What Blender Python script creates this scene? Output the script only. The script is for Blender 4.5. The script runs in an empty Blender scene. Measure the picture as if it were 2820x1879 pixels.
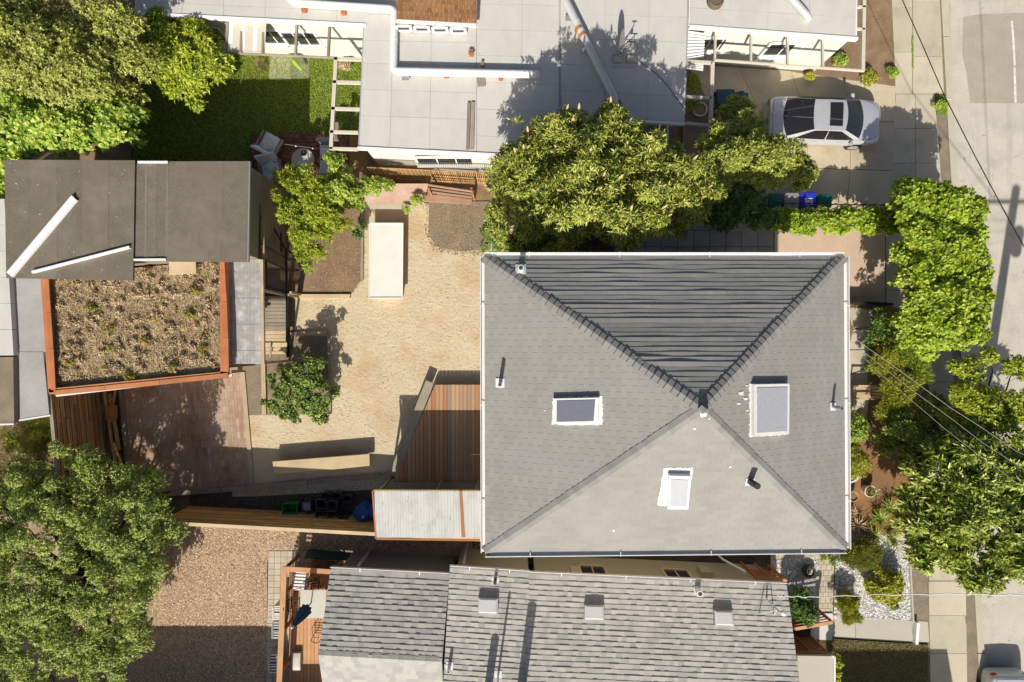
import bpy, math, random
import numpy as np
from mathutils import Vector, noise
R = math.radians
sc = bpy.context.scene
COL = sc.collection
# ------------------------------------------------------------------ camera, sky, sun, exposure
H, F, CX, CY = 21.0, 1410.0, 1410.0, 939.5      # camera height (m), focal length and centre in photo pixels
cam_d = bpy.data.cameras.new('camera'); cam = bpy.data.objects.new('camera', cam_d); COL.objects.link(cam)
cam.location = (0, 0, H); cam.rotation_euler = (0, 0, 0)
cam_d.sensor_width = 36.0; cam_d.lens = 36.0 * F / 2820.0
cam_d.clip_start = 0.1; cam_d.clip_end = 1000
sc.camera = cam
SUN = Vector((-0.2, -1.333, 1.0)).normalized()
w = bpy.data.worlds.new('World'); sc.world = w; w.use_nodes = True
nt = w.node_tree; bg = nt.nodes['Background']
sky = nt.nodes.new('ShaderNodeTexSky'); sky.sky_type = 'NISHITA'; sky.sun_disc = False
sky.sun_elevation = math.asin(SUN.z); sky.sun_rotation = math.atan2(SUN.x, SUN.y)
sky.air_density = 1.0; sky.dust_density = 3.0; sky.ozone_density = 0.6
nt.links.new(sky.outputs[0], bg.inputs[0]); bg.inputs[1].default_value = 0.07
sl = bpy.data.lights.new('sun', 'SUN'); sl.energy = 5.0; sl.angle = R(0.5); sl.color = (1.0, 0.94, 0.835)
so = bpy.data.objects.new('sun', sl); COL.objects.link(so); so.location = (-5, -30, 30)
so.rotation_euler = SUN.to_track_quat('Z', 'Y').to_euler()
vs = sc.view_settings; vs.view_transform = 'Standard'; vs.look = 'None'; vs.gamma = 1.0; vs.use_curve_mapping = False
vs.exposure = 0.27
sc.cycles.max_bounces = 6; sc.cycles.transparent_max_bounces = 8

# ------------------------------------------------------------------ helpers
def P(x, y, z=0.0):
    "the point at height z that stands at this place of the plan"
    k = (H - z) / F
    return Vector(((x - CX) * k, (CY - y) * k, z))
def PP(x, y, plane):
    "the point of a sloping plane (point, normal) above this place"
    p0, n = plane
    d = Vector(((x - CX) / F, (CY - y) / F, -1.0)); o = Vector((0, 0, H))
    return o + d * ((p0 - o).dot(n) / d.dot(n))
WL = {}
def wl(o):
    return WL.get(o.name, Vector((0, 0, 0))) if o else Vector((0, 0, 0))
def tag(o, label=None, cat=None, group=None, kind=None):
    if label: o['label'] = label
    if cat: o['category'] = cat
    if group: o['group'] = group
    if kind: o['kind'] = kind
    return o
def thing(name, loc, label, cat, group=None):
    o = bpy.data.objects.new(name, None); COL.objects.link(o); o.empty_display_size = 0.2
    o.location = loc; WL[o.name] = Vector(loc)
    return tag(o, label, cat, group)
def link(name, me, loc, parent=None, rot=None):
    "link a mesh whose local origin is at the world point loc"
    o = bpy.data.objects.new(name, me); COL.objects.link(o)
    o.location = Vector(loc) - wl(parent); WL[o.name] = Vector(loc)
    if rot is not None: o.rotation_euler = rot
    if parent: o.parent = parent
    return o
def np_mesh(name, V, Fc, m, smooth=False):
    "V (n,3) float array, Fc (k,m) int array of equal-sized faces"
    V = np.asarray(V, dtype=np.float32); Fc = np.asarray(Fc, dtype=np.int32)
    me = bpy.data.meshes.new(name); me.vertices.add(len(V)); me.vertices.foreach_set('co', V.ravel())
    k = Fc.shape[1]; me.loops.add(Fc.size); me.loops.foreach_set('vertex_index', Fc.ravel())
    me.polygons.add(len(Fc)); me.polygons.foreach_set('loop_start', np.arange(0, Fc.size, k, dtype=np.int32))
    me.polygons.foreach_set('loop_total', np.full(len(Fc), k, dtype=np.int32))
    if smooth: me.polygons.foreach_set('use_smooth', np.ones(len(Fc), dtype=bool))
    me.update(calc_edges=True); me.materials.append(m)
    return me
class MB:
    def __init__(s): s.v = []; s.f = []
    def add(s, vs_, fs):
        n = len(s.v); s.v += [Vector(p) for p in vs_]; s.f += [tuple(i + n for i in f) for f in fs]; return s
    def prism(s, top, t):
        "polygon (counter-clockwise from above) extruded straight down by t"
        n = len(top); top = [Vector(p) for p in top]
        a = sum((top[i].x * top[(i + 1) % n].y - top[(i + 1) % n].x * top[i].y) for i in range(n))
        if a < 0: top = top[::-1]
        bot = [p - Vector((0, 0, t)) for p in top]
        return s.add(top + bot, [tuple(range(n)), tuple(range(2 * n - 1, n - 1, -1))] + [(i, n + i, n + (i + 1) % n, (i + 1) % n) for i in range(n)])
    def bar(s, A, B, wd, ht, up=Vector((0, 0, 1))):
        "beam of width wd and height ht centred on A-B"
        A, B = Vector(A), Vector(B); d = (B - A).normalized()
        u = d.cross(up)
        u = Vector((1, 0, 0)) if u.length < 1e-4 else u.normalized()
        v = u.cross(d).normalized(); c = []
        for p in (A, B):
            c += [p - u * wd / 2 - v * ht / 2, p + u * wd / 2 - v * ht / 2, p + u * wd / 2 + v * ht / 2, p - u * wd / 2 + v * ht / 2]
        return s.add(c, [(0, 1, 2, 3), (7, 6, 5, 4), (0, 4, 5, 1), (1, 5, 6, 2), (2, 6, 7, 3), (3, 7, 4, 0)])
    def box(s, c, dx, dy, dz, rz=0.0):
        "box whose bottom centre is c"
        c = Vector(c); ca, sa = math.cos(rz), math.sin(rz); p = []
        for z in (0, dz):
            for x, y in ((-1, -1), (1, -1), (1, 1), (-1, 1)):
                X, Y = x * dx / 2, y * dy / 2
                p.append(c + Vector((X * ca - Y * sa, X * sa + Y * ca, z)))
        return s.add(p, [(3, 2, 1, 0), (4, 5, 6, 7), (0, 1, 5, 4), (1, 2, 6, 5), (2, 3, 7, 6), (3, 0, 4, 7)])
    def hexa(s, b4, t4):
        return s.add(list(b4) + list(t4), [(3, 2, 1, 0), (4, 5, 6, 7), (0, 1, 5, 4), (1, 2, 6, 5), (2, 3, 7, 6), (3, 0, 4, 7)])
    def tube(s, pts, r, n=8, cap=True):
        pts = [Vector(p) for p in pts]; rs = r if isinstance(r, (list, tuple)) else [r] * len(pts)
        base = len(s.v); ref = Vector((0, 0, 1)); vs_, fs = [], []
        for i, p in enumerate(pts):
            d = (pts[min(i + 1, len(pts) - 1)] - pts[max(i - 1, 0)]).normalized()
            u = d.cross(ref)
            if u.length < 0.05: u = d.cross(Vector((1, 0, 0)))
            u.normalize(); v = u.cross(d)
            vs_ += [p + (u * math.cos(2 * math.pi * k / n) + v * math.sin(2 * math.pi * k / n)) * rs[i] for k in range(n)]
        for i in range(len(pts) - 1):
            for k in range(n):
                a, b = i * n + k, i * n + (k + 1) % n; fs.append((a, b, b + n, a + n))
        if cap: fs += [tuple(range(n - 1, -1, -1)), tuple(range((len(pts) - 1) * n, len(pts) * n))]
        return s.add(vs_, fs)
    def lathe(s, c, prof, n=20, sx=1.0, sy=1.0):
        c = Vector(c); vs_, fs = [], []
        for r, z in prof:
            vs_ += [c + Vector((r * sx * math.cos(2 * math.pi * k / n), r * sy * math.sin(2 * math.pi * k / n), z)) for k in range(n)]
        for i in range(len(prof) - 1):
            for k in range(n):
                a, b = i * n + k, i * n + (k + 1) % n; fs.append((a, b, b + n, a + n))
        fs.append(tuple(range((len(prof) - 1) * n, len(prof) * n)))
        return s.add(vs_, fs)
    def grid(s, fn, nu, nv):
        s.add([fn(i / nu, j / nv) for j in range(nv + 1) for i in range(nu + 1)],
              [(j * (nu + 1) + i, j * (nu + 1) + i + 1, (j + 1) * (nu + 1) + i + 1, (j + 1) * (nu + 1) + i) for j in range(nv) for i in range(nu)])
        return s
    def build(s, name, m, parent=None, smooth=False, origin=None):
        mn = Vector([min(p[i] for p in s.v) for i in range(3)]); mx = Vector([max(p[i] for p in s.v) for i in range(3)])
        c = Vector(((mn.x + mx.x) / 2, (mn.y + mx.y) / 2, mn.z)) if origin is None else Vector(origin)
        me = bpy.data.meshes.new(name); me.from_pydata([p - c for p in s.v], [], s.f); me.materials.append(m)
        if smooth:
            me.polygons.foreach_set('use_smooth', [True] * len(me.polygons))
            try: me.set_sharp_from_angle(angle=R(40))
            except Exception: pass
        me.update()
        return link(name, me, c, parent)
def struct(name, mb, m, **k): return tag(mb.build(name, m, **k), kind='structure')
def sheet(name, px, z, m, t=0.05, kind='structure'):
    return tag(MB().prism([P(x, y, z) for x, y in px], t).build(name, m), kind=kind)
def hexcol(h):
    h = h.lstrip('#'); c = [int(h[i:i + 2], 16) / 255 for i in (0, 2, 4)]
    return tuple(x / 12.92 if x <= 0.04045 else ((x + 0.055) / 1.055) ** 2.4 for x in c)

# ------------------------------------------------------------------ procedural materials
class N:
    "small node-tree writer"
    def __init__(s, name):
        s.m = bpy.data.materials.new(name); s.m.use_nodes = True; s.t = s.m.node_tree; s.t.nodes.clear()
        s.out = s.t.nodes.new('ShaderNodeOutputMaterial'); s.geo = s.t.nodes.new('ShaderNodeNewGeometry')
        s.pos = s.geo.outputs['Position']
    def n(s, typ, **k):
        x = s.t.nodes.new(typ)
        for a, v in k.items(): setattr(x, a, v)
        return x
    def set(s, sock, v):
        if isinstance(v, bpy.types.NodeSocket): s.t.links.new(v, sock)
        else: sock.default_value = v
    def vec(s, scale, loc=(0, 0, 0), rot=(0, 0, 0)):
        x = s.n('ShaderNodeMapping'); s.set(x.inputs[0], s.pos); x.inputs['Scale'].default_value = scale
        x.inputs['Location'].default_value = loc; x.inputs['Rotation'].default_value = rot
        return x.outputs[0]
    def noise(s, scale, detail=4, rough=0.55, vec=None, out=0):
        x = s.n('ShaderNodeTexNoise'); s.set(x.inputs['Vector'], vec or s.pos)
        x.inputs['Scale'].default_value = scale; x.inputs['Detail'].default_value = detail; x.inputs['Roughness'].default_value = rough
        return x.outputs[out]
    def vor(s, scale, feature='F1', out=0, vec=None):
        x = s.n('ShaderNodeTexVoronoi', feature=feature); s.set(x.inputs['Vector'], vec or s.pos); x.inputs['Scale'].default_value = scale
        return x.outputs[out]
    def ramp(s, fac, stops):
        x = s.n('ShaderNodeValToRGB'); s.set(x.inputs[0], fac); e = x.color_ramp.elements
        while len(e) < len(stops): e.new(0.5)
        for i, (p, c) in enumerate(stops): e[i].position = p; e[i].color = (c if len(c) == 4 else (*c, 1)) if isinstance(c, tuple) else (c, c, c, 1)
        return x.outputs[0]
    def mix(s, fac, a, b, mode='MIX'):
        x = s.n('ShaderNodeMix', data_type='RGBA', blend_type=mode); s.set(x.inputs[0], fac)
        for i, v in ((6, a), (7, b)): s.set(x.inputs[i], (*v, 1) if isinstance(v, tuple) and len(v) == 3 else v)
        return x.outputs[2]
    def math(s, op, a, b=0.0):
        x = s.n('ShaderNodeMath', operation=op); s.set(x.inputs[0], a); s.set(x.inputs[1], b); return x.outputs[0]
    def rnd(s):
        "random number of a piece, whether it is an object or an island of a mesh"
        oi = s.n('ShaderNodeObjectInfo')
        return s.math('FRACT', s.math('ADD', s.math('MULTIPLY', s.geo.outputs['Random Per Island'], 7.31), oi.outputs['Random']))
    def bump(s, h, strength=0.3, dist=0.01):
        x = s.n('ShaderNodeBump'); s.set(x.inputs['Height'], h); x.inputs['Strength'].default_value = strength; x.inputs['Distance'].default_value = dist
        return x.outputs[0]
    def bsdf(s, col, rough=0.8, metal=0.0, normal=None, spec=0.4, **k):
        b = s.n('ShaderNodeBsdfPrincipled'); s.set(b.inputs['Base Color'], (*col, 1) if isinstance(col, tuple) else col)
        s.set(b.inputs['Roughness'], rough); b.inputs['Metallic'].default_value = metal
        if 'Specular IOR Level' in b.inputs: b.inputs['Specular IOR Level'].default_value = spec
        if normal: s.set(b.inputs['Normal'], normal)
        for a, v in k.items(): s.set(b.inputs[a], v)
        s.t.links.new(b.outputs[0], s.out.inputs[0]); s.b = b
        return s.m
def surf(name, c1, c2, scale=2.0, rough=0.85, fine=40.0, fine_amt=0.25, bump=0.25, bdist=0.01, var=0.0, stain=None, stain_scale=0.6, vec=None, metal=0.0, spec=0.3):
    "two-tone surface with fine grain, optional per-piece value jitter and stains"
    s = N(name); v = s.vec(vec) if vec else None
    col = s.mix(s.ramp(s.noise(scale, 6, 0.62, v), [(0.32, 0.0), (0.68, 1.0)]), c1, c2)
    f = s.noise(fine, 3, 0.6, v)
    col = s.mix(fine_amt, col, s.mix(1.0, col, s.ramp(f, [(0.3, 0.35), (0.7, 1.6)]), 'MULTIPLY'))
    if stain:
        col = s.mix(s.ramp(s.noise(stain_scale, 5, 0.6), [(0.5, 0.0), (0.72, 0.8)]), col, stain)
    if var:
        r = s.rnd(); col = s.mix(1.0, col, s.ramp(r, [(0.0, 1 - var), (1.0, 1 + var)]), 'MULTIPLY')
    return s.bsdf(col, rough, metal, s.bump(f, bump, bdist) if bump else None, spec)
def wood(name, c1, c2, axis='y', var=0.2, rough=0.75):
    s = N(name); sv = {'x': (1.2, 40, 40), 'y': (40, 1.2, 40), 'z': (40, 40, 1.2)}[axis]
    oi = s.n('ShaderNodeObjectInfo')
    g = s.noise(1.0, 5, 0.65, s.vec(sv)); col = s.mix(s.ramp(g, [(0.3, 0.0), (0.7, 1.0)]), c1, c2)
    col = s.mix(s.ramp(s.noise(1.7, 4), [(0.35, 0.0), (0.75, 0.55)]), col, s.mix(1.0, col, (0.6, 0.58, 0.56), 'MULTIPLY'))
    col = s.mix(1.0, col, s.ramp(s.rnd(), [(0, 1 - var), (1, 1 + var)]), 'MULTIPLY')
    return s.bsdf(col, rough, 0, s.bump(g, 0.3, 0.004), 0.25)
def plain(name, c, rough=0.5, metal=0.0, spec=0.4, **k):
    s = N(name); n_ = s.noise(9.0, 5, 0.6)
    col = s.mix(s.ramp(n_, [(0.35, 0.0), (0.75, 0.35)]), c, tuple(x * 0.72 for x in c))
    return s.bsdf(col, rough, metal, s.bump(s.noise(60, 2), 0.06, 0.003), spec, **k)
def leaf(name, c1, c2, c3, rough=0.45, trans=0.2, clump=0.9, gain=2.85):
    lf = lambda c: (min(.55, c[0] * gain * 0.99), min(.55, c[1] * gain), c[2] * gain * .8)
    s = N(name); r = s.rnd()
    col = s.ramp(r, [(0.0, tuple(x * .55 for x in lf(c1))), (0.2, lf(c1)), (0.6, lf(c2)), (1.0, lf(c3))])  # darkest stop paints random leaves dark, like shaded gaps in the crown
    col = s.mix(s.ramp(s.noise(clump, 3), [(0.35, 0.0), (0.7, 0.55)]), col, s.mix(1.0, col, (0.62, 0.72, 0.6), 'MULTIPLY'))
    m = s.bsdf(col, rough, 0, None, 0.35)
    tr = s.n('ShaderNodeBsdfTranslucent'); s.t.links.new(s.mix(1.0, col, (1.25, 1.25, 0.6), 'MULTIPLY'), tr.inputs[0])
    mx = s.n('ShaderNodeMixShader'); mx.inputs[0].default_value = trans
    s.t.links.new(s.b.outputs[0], mx.inputs[1]); s.t.links.new(tr.outputs[0], mx.inputs[2]); s.t.links.new(mx.outputs[0], s.out.inputs[0])
    return m
M = {}
M['soil'] = surf('soil', (0.19, 0.125, 0.075), (0.30, 0.20, 0.12), 1.5, 0.95, 45, 0.6, 0.6, 0.03)
M['soil_grey'] = surf('soil_grey', (0.20, 0.17, 0.125), (0.30, 0.235, 0.16), 2.0, 0.95, 50, 0.7, 0.7, 0.03)
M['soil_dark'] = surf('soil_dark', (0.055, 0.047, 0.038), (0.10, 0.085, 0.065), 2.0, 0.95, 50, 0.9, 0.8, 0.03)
M['soil_orange'] = surf('soil_orange', (0.30, 0.15, 0.06), (0.22, 0.13, 0.07), 1.3, 0.95, 50, 0.5, 0.5, 0.03)
def road_mat():
    s = N('asphalt'); f = s.noise(70, 3, 0.6)
    col = s.mix(s.ramp(s.noise(0.7, 6, 0.62), [(0.32, 0.0), (0.68, 1.0)]), (0.47, 0.435, 0.37), (0.54, 0.50, 0.425))
    col = s.mix(s.ramp(s.noise(1.3, 5, 0.6), [(0.5, 0.0), (0.72, 0.8)]), col, (0.40, 0.37, 0.31))
    col = s.mix(s.ramp(s.noise(0.9, 5, 0.6, s.vec((2.2, 0.16, 1))), [(0.55, 0.0), (0.7, 0.5)]), col, (0.34, 0.315, 0.27))
    col = s.mix(s.ramp(s.noise(3.4, 2, 0.5), [(0.70, 0.0), (0.75, 0.75)]), col, (0.17, 0.155, 0.13))
    wv = s.n('ShaderNodeVectorMath', operation='ADD'); s.set(wv.inputs[0], s.pos); s.set(wv.inputs[1], s.noise(1.5, 4, 0.6, None, 1))
    col = s.mix(s.ramp(s.vor(0.42, 'DISTANCE_TO_EDGE', 0, wv.outputs[0]), [(0.0, 1.0), (0.010, 0.0)]) if False else s.math('MULTIPLY', s.ramp(s.vor(0.42, 'DISTANCE_TO_EDGE', 0, wv.outputs[0]), [(0.0, 0.6), (0.010, 0.0)]), s.ramp(s.noise(0.35, 2), [(0.5, 0.0), (0.62, 1.0)])), col, (0.27, 0.245, 0.205))
    col = s.mix(0.45, col, s.mix(1.0, col, s.ramp(f, [(0.3, 0.35), (0.7, 1.6)]), 'MULTIPLY'))
    return s.bsdf(col, 0.93, 0, s.bump(f, 0.35, 0.01), 0.3)
M['asphalt'] = road_mat()
M['asphalt_patch'] = surf('asphalt_patch', (0.34, 0.305, 0.25), (0.40, 0.36, 0.295), 1.2, 0.93, 70, 0.5, 0.35, 0.01)
M['concrete'] = surf('concrete', (0.54, 0.48, 0.37), (0.47, 0.415, 0.315), 1.0, 0.9, 60, 0.3, 0.25, 0.006, var=0.07, stain=(0.36, 0.32, 0.24), stain_scale=0.9)
M['concrete_drive'] = surf('concrete_drive', (0.54, 0.46, 0.33), (0.46, 0.39, 0.275), 1.0, 0.9, 60, 0.3, 0.25, 0.006, var=0.06, stain=(0.34, 0.29, 0.2), stain_scale=0.8)
M['concrete_path'] = surf('concrete_path', (0.46, 0.43, 0.36), (0.43, 0.40, 0.33), 1.0, 0.9, 60, 0.12, 0.15, 0.004, var=0.05)
M['kerb'] = surf('kerb', (0.50, 0.46, 0.37), (0.44, 0.40, 0.31), 1.5, 0.9, 60, 0.3, 0.2, 0.006)
M['lane_paint'] = surf('lane_paint', (0.75, 0.74, 0.70), (0.55, 0.53, 0.48), 6.0, 0.8, 60, 0.5, 0.2, 0.004)
def sand_mat():
    s = N('sand')
    col = s.mix(s.ramp(s.noise(0.8, 6, 0.6), [(0.35, 0.0), (0.65, 1.0)]), (0.585, 0.495, 0.345), (0.53, 0.44, 0.295))
    col = s.mix(s.ramp(s.noise(0.55, 4, 0.6, s.vec((1, 1, 1), (3.1, 7.7, 0))), [(0.49, 0.0), (0.66, 0.6)]), col, (0.47, 0.30, 0.15))
    marks = s.noise(10.0, 2, 0.45, s.vec((0.8, 1.25, 1), (0, 0, 0), (0, 0, 0.35)))
    where = s.ramp(s.noise(0.9, 2), [(0.4, 0.15), (0.65, 1.0)])
    mk = s.math('MULTIPLY', s.ramp(marks, [(0.60, 0.0), (0.66, 1.0)]), where)
    col = s.mix(s.math('MULTIPLY', mk, 0.8), col, (0.40, 0.315, 0.19))
    col = s.mix(0.3, col, s.mix(1.0, col, s.ramp(s.noise(70, 2), [(0.3, 0.5), (0.7, 1.4)]), 'MULTIPLY'))
    h = s.math('ADD', s.math('ADD', s.math('MULTIPLY', mk, -0.5), s.math('MULTIPLY', s.noise(6.5, 3, 0.55), 0.9)), s.math('MULTIPLY', s.noise(40, 3), 0.2))
    return s.bsdf(col, 0.95, 0, s.bump(h, 0.55, 0.06), 0.15)
M['sand'] = sand_mat()
M['bark'] = surf('bark', (0.50, 0.375, 0.255), (0.36, 0.25, 0.16), 1.0, 0.95, 30, 0.8, 0.8, 0.05)
M['pebble_bed'] = surf('pebble_bed', (0.34, 0.33, 0.31), (0.24, 0.235, 0.22), 4, 0.95, 25, 0.6, 0.4, 0.02)
M['white_roof'] = surf('white_roof', (0.55, 0.535, 0.50), (0.50, 0.485, 0.45), 0.8, 0.75, 25, 0.07, 0.05, 0.002, var=0.025, stain=(0.47, 0.465, 0.45), stain_scale=1.6, vec=(2.2, 0.7, 1))
M['white'] = plain('white_paint', (0.78, 0.775, 0.75), 0.5)
M['cream'] = plain('cream_wood', (0.60, 0.545, 0.44), 0.65)
M['greywood'] = wood('grey_wood', (0.36, 0.31, 0.24), (0.24, 0.205, 0.155), 'y', 0.2)
M['greywoodx'] = wood('grey_wood_x', (0.36, 0.31, 0.24), (0.24, 0.205, 0.155), 'x', 0.2)
M['palewood'] = wood('pale_wood', (0.62, 0.49, 0.31), (0.54, 0.41, 0.25), 'x', 0.08)
M['palewoody'] = wood('pale_wood_y', (0.56, 0.44, 0.29), (0.46, 0.35, 0.22), 'y', 0.08)
def deck_mat():
    s = N('deck_wood'); r = s.rnd(); g = s.noise(1.0, 5, 0.65, s.vec((40, 1.2, 40)))
    col = s.ramp(r, [(0.0, (0.36, 0.25, 0.17)), (0.3, (0.46, 0.28, 0.155)), (0.55, (0.40, 0.19, 0.09)), (0.8, (0.50, 0.33, 0.20)), (1.0, (0.33, 0.235, 0.17))])
    col = s.mix(s.ramp(g, [(0.3, 0.0), (0.75, 0.6)]), col, s.mix(1.0, col, (0.62, 0.58, 0.55), 'MULTIPLY'))
    return s.bsdf(col, 0.7, 0, s.bump(g, 0.3, 0.004), 0.3)
M['deck'] = deck_mat()
M['redwood'] = wood('redwood', (0.52, 0.20, 0.085), (0.42, 0.15, 0.065), 'y', 0.12)
M['redwoodx'] = wood('redwood_x', (0.52, 0.22, 0.10), (0.44, 0.17, 0.075), 'x', 0.12)
M['peach'] = wood('stained_deck', (0.62, 0.34, 0.17), (0.55, 0.29, 0.14), 'y', 0.07)
M['fence'] = wood('fence_wood', (0.72, 0.44, 0.17), (0.55, 0.31, 0.115), 'x', 0.3)
M['fencey'] = wood('fence_wood_y', (0.66, 0.42, 0.20), (0.48, 0.29, 0.13), 'y', 0.35)
M['cedar'] = wood('cedar_rail', (0.45, 0.29, 0.20), (0.36, 0.22, 0.15), 'x', 0.15)
M['back'] = plain('slat_gap_shade', (0.045, 0.03, 0.02), 0.9)  # near-black, puts shade into the gaps between fence slats
M['wall_white'] = plain('stucco_white', (0.62, 0.62, 0.56), 0.9)
M['wall_tan'] = plain('stucco_tan', (0.40, 0.36, 0.25), 0.9)
M['wall_main'] = plain('stucco_main', (0.45, 0.40, 0.33), 0.9)
M['wall_blue'] = plain('stucco_grey', (0.33, 0.33, 0.33), 0.9)
M['trim'] = plain('trim_tan', (0.56, 0.46, 0.30), 0.6)
M['gutter'] = plain('gutter_white', (0.74, 0.73, 0.71), 0.4)
M['dark_in'] = plain('gutter_inside', (0.05, 0.045, 0.04), 0.9)
def shingle_mat(name, c, var, rough=0.95, tint=0.0):
    s = N(name); r = s.rnd(); g = s.noise(120, 2, 0.6)
    col = s.mix(s.ramp(s.noise(0.7, 4), [(0.3, 0.0), (0.7, 1.0)]), c, tuple(x * k for x, k in zip(c, (0.88, 0.89, 0.865))))
    col = s.mix(1.0, col, s.ramp(r, [(0.0, 1 - var), (0.5, 1.0), (1.0, 1 + var)]), 'MULTIPLY')
    if tint: col = s.mix(s.ramp(r, [(0.2, 0.0), (0.9, tint)]), col, (c[0] * 1.05, c[1] * 0.98, c[2] * 0.86))
    col = s.mix(0.3, col, s.mix(1.0, col, s.ramp(g, [(0.3, 0.6), (0.7, 1.4)]), 'MULTIPLY'))
    return s.bsdf(col, rough, 0, s.bump(g, 0.35, 0.004), 0.2)
M['shingle'] = shingle_mat('shingle_grey', (0.295, 0.289, 0.274), 0.045, tint=0.2)
M['shingle_cap'] = shingle_mat('shingle_cap', (0.25, 0.246, 0.237), 0.10)
M['shingle_mix'] = shingle_mat('shingle_mixed', (0.41, 0.40, 0.38), 0.15, tint=0.3)
M['shingle_brown'] = shingle_mat('shingle_brown', (0.23, 0.115, 0.05), 0.22)
M['felt'] = surf('roof_felt', (0.14, 0.12, 0.092), (0.17, 0.145, 0.11), 2.2, 0.9, 35, 0.5, 0.3, 0.006, var=0.06, stain=(0.20, 0.175, 0.14), stain_scale=1.0)
M['felt_grey'] = surf('roof_felt_grey', (0.38, 0.375, 0.37), (0.30, 0.29, 0.275), 0.8, 0.9, 50, 0.35, 0.25, 0.006)
M['metal'] = plain('galvanised', (0.62, 0.62, 0.61), 0.45, 0.3)
M['metal_grey'] = plain('metal_grey', (0.42, 0.42, 0.43), 0.4, 0.5)
M['alu'] = plain('flashing_white', (0.80, 0.80, 0.82), 0.35, 0.1)
M['corrugated'] = surf('corrugated_white', (0.54, 0.54, 0.52), (0.45, 0.45, 0.43), 1.2, 0.5, 40, 0.15, 0.05, 0.002, stain=(0.38, 0.36, 0.32), stain_scale=1.6, vec=(4, 0.5, 1))
M['rusty'] = surf('corrugated_rust', (0.43, 0.32, 0.265), (0.37, 0.235, 0.18), 1.2, 0.7, 40, 0.3, 0.1, 0.003)
M['rust_strip'] = plain('rust_strip', (0.36, 0.15, 0.055), 0.8)
M['ochre'] = plain('ochre_sheet', (0.36, 0.28, 0.12), 0.7)
def poly_mat():
    s = N('polycarbonate')
    d = s.ramp(s.noise(2.5, 6, 0.65), [(0.48, 0.0), (0.78, 1.0)])
    col = s.mix(d, (0.44, 0.435, 0.42), (0.70, 0.70, 0.70)); m = s.bsdf(col, 0.45, 0, None, 0.4)
    tr = s.n('ShaderNodeBsdfTransparent'); tr.inputs[0].default_value = (0.85, 0.86, 0.85, 1); mx = s.n('ShaderNodeMixShader')
    s.set(mx.inputs[0], s.math('SUBTRACT', 0.30, s.math('MULTIPLY', d, 0.22)))
    s.t.links.new(s.b.outputs[0], mx.inputs[1]); s.t.links.new(tr.outputs[0], mx.inputs[2]); s.t.links.new(mx.outputs[0], s.out.inputs[0])
    return m
M['poly'] = poly_mat()
def clear_glass():
    s = N('clear_glass'); m = s.bsdf((0.8, 0.85, 0.85), 0.05, 0, None, 0.6)
    tr = s.n('ShaderNodeBsdfTransparent'); tr.inputs[0].default_value = (0.80, 0.84, 0.82, 1); mx = s.n('ShaderNodeMixShader'); mx.inputs[0].default_value = 0.93
    s.t.links.new(s.b.outputs[0], mx.inputs[1]); s.t.links.new(tr.outputs[0], mx.inputs[2]); s.t.links.new(mx.outputs[0], s.out.inputs[0]); return m
M['clear'] = clear_glass()
M['glass'] = plain('window_glass', (0.035, 0.04, 0.042), 0.06, 0, 0.7)
M['sky_glass'] = plain('skylight_glass', (0.16, 0.17, 0.215), 0.35, 0, 0.5)
M['sky_white'] = plain('skylight_acrylic', (0.40, 0.41, 0.45), 0.35, 0, 0.5)
M['sky_dome'] = plain('skylight_dome', (0.58, 0.58, 0.57), 0.35, 0, 0.5)
M['black'] = plain('black_plastic', (0.022, 0.022, 0.024), 0.45)
M['rubber'] = plain('rubber', (0.015, 0.015, 0.015), 0.8)
M['crate'] = plain('nursery_pot', (0.07, 0.072, 0.07), 0.45)
M['green_pl'] = plain('green_plastic', (0.05, 0.22, 0.06), 0.5)
M['blue_pl'] = plain('blue_plastic', (0.02, 0.075, 0.34), 0.38)
M['cart_blue'] = plain('cart_blue', (0.03, 0.05, 0.50), 0.4)
M['cart_green'] = plain('cart_green', (0.01, 0.13, 0.085), 0.4)
M['cart_grey'] = plain('cart_grey', (0.30, 0.29, 0.27), 0.5)
M['tarp'] = plain('tarp_green', (0.012, 0.085, 0.08), 0.5)
M['navy'] = plain('canvas_blue', (0.025, 0.085, 0.15), 0.8)
M['cushion'] = plain('cushion_fabric', (0.76, 0.78, 0.82), 0.9)
M['fabric'] = plain('fabric_white', (0.70, 0.68, 0.64), 0.9)
M['table'] = plain('table_grey', (0.52, 0.49, 0.43), 0.5)
M['terracotta'] = plain('terracotta', (0.46, 0.24, 0.13), 0.8)
M['ceramic'] = plain('ceramic_white', (0.70, 0.68, 0.62), 0.4)
M['pumpkin'] = plain('pumpkin', (0.62, 0.15, 0.02), 0.5)
M['red'] = plain('red_plastic', (0.55, 0.03, 0.02), 0.4)
M['steel'] = plain('dark_steel', (0.03, 0.028, 0.027), 0.5, 0.6)
M['yellow'] = leaf('yellow_flower', (0.62, 0.45, 0.02), (0.68, 0.52, 0.03), (0.55, 0.42, 0.03))
M['trunk'] = surf('bark_trunk', (0.16, 0.12, 0.085), (0.10, 0.075, 0.055), 6, 0.95, 40, 0.5, 0.6, 0.01)
M['twig'] = surf('pale_twig', (0.42, 0.36, 0.26), (0.30, 0.25, 0.17), 6, 0.95, 40, 0.3, 0.3, 0.01)
M['wire'] = plain('black_wire', (0.012, 0.012, 0.013), 0.6)
M['wire_pale'] = plain('pale_wire', (0.30, 0.29, 0.265), 0.6)
M['wire_white'] = plain('white_wire', (0.66, 0.64, 0.60), 0.5)
M['brick'] = surf('brick_paver', (0.26, 0.105, 0.07), (0.18, 0.075, 0.06), 3, 0.9, 50, 0.35, 0.2, 0.005, var=0.25)
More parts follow.
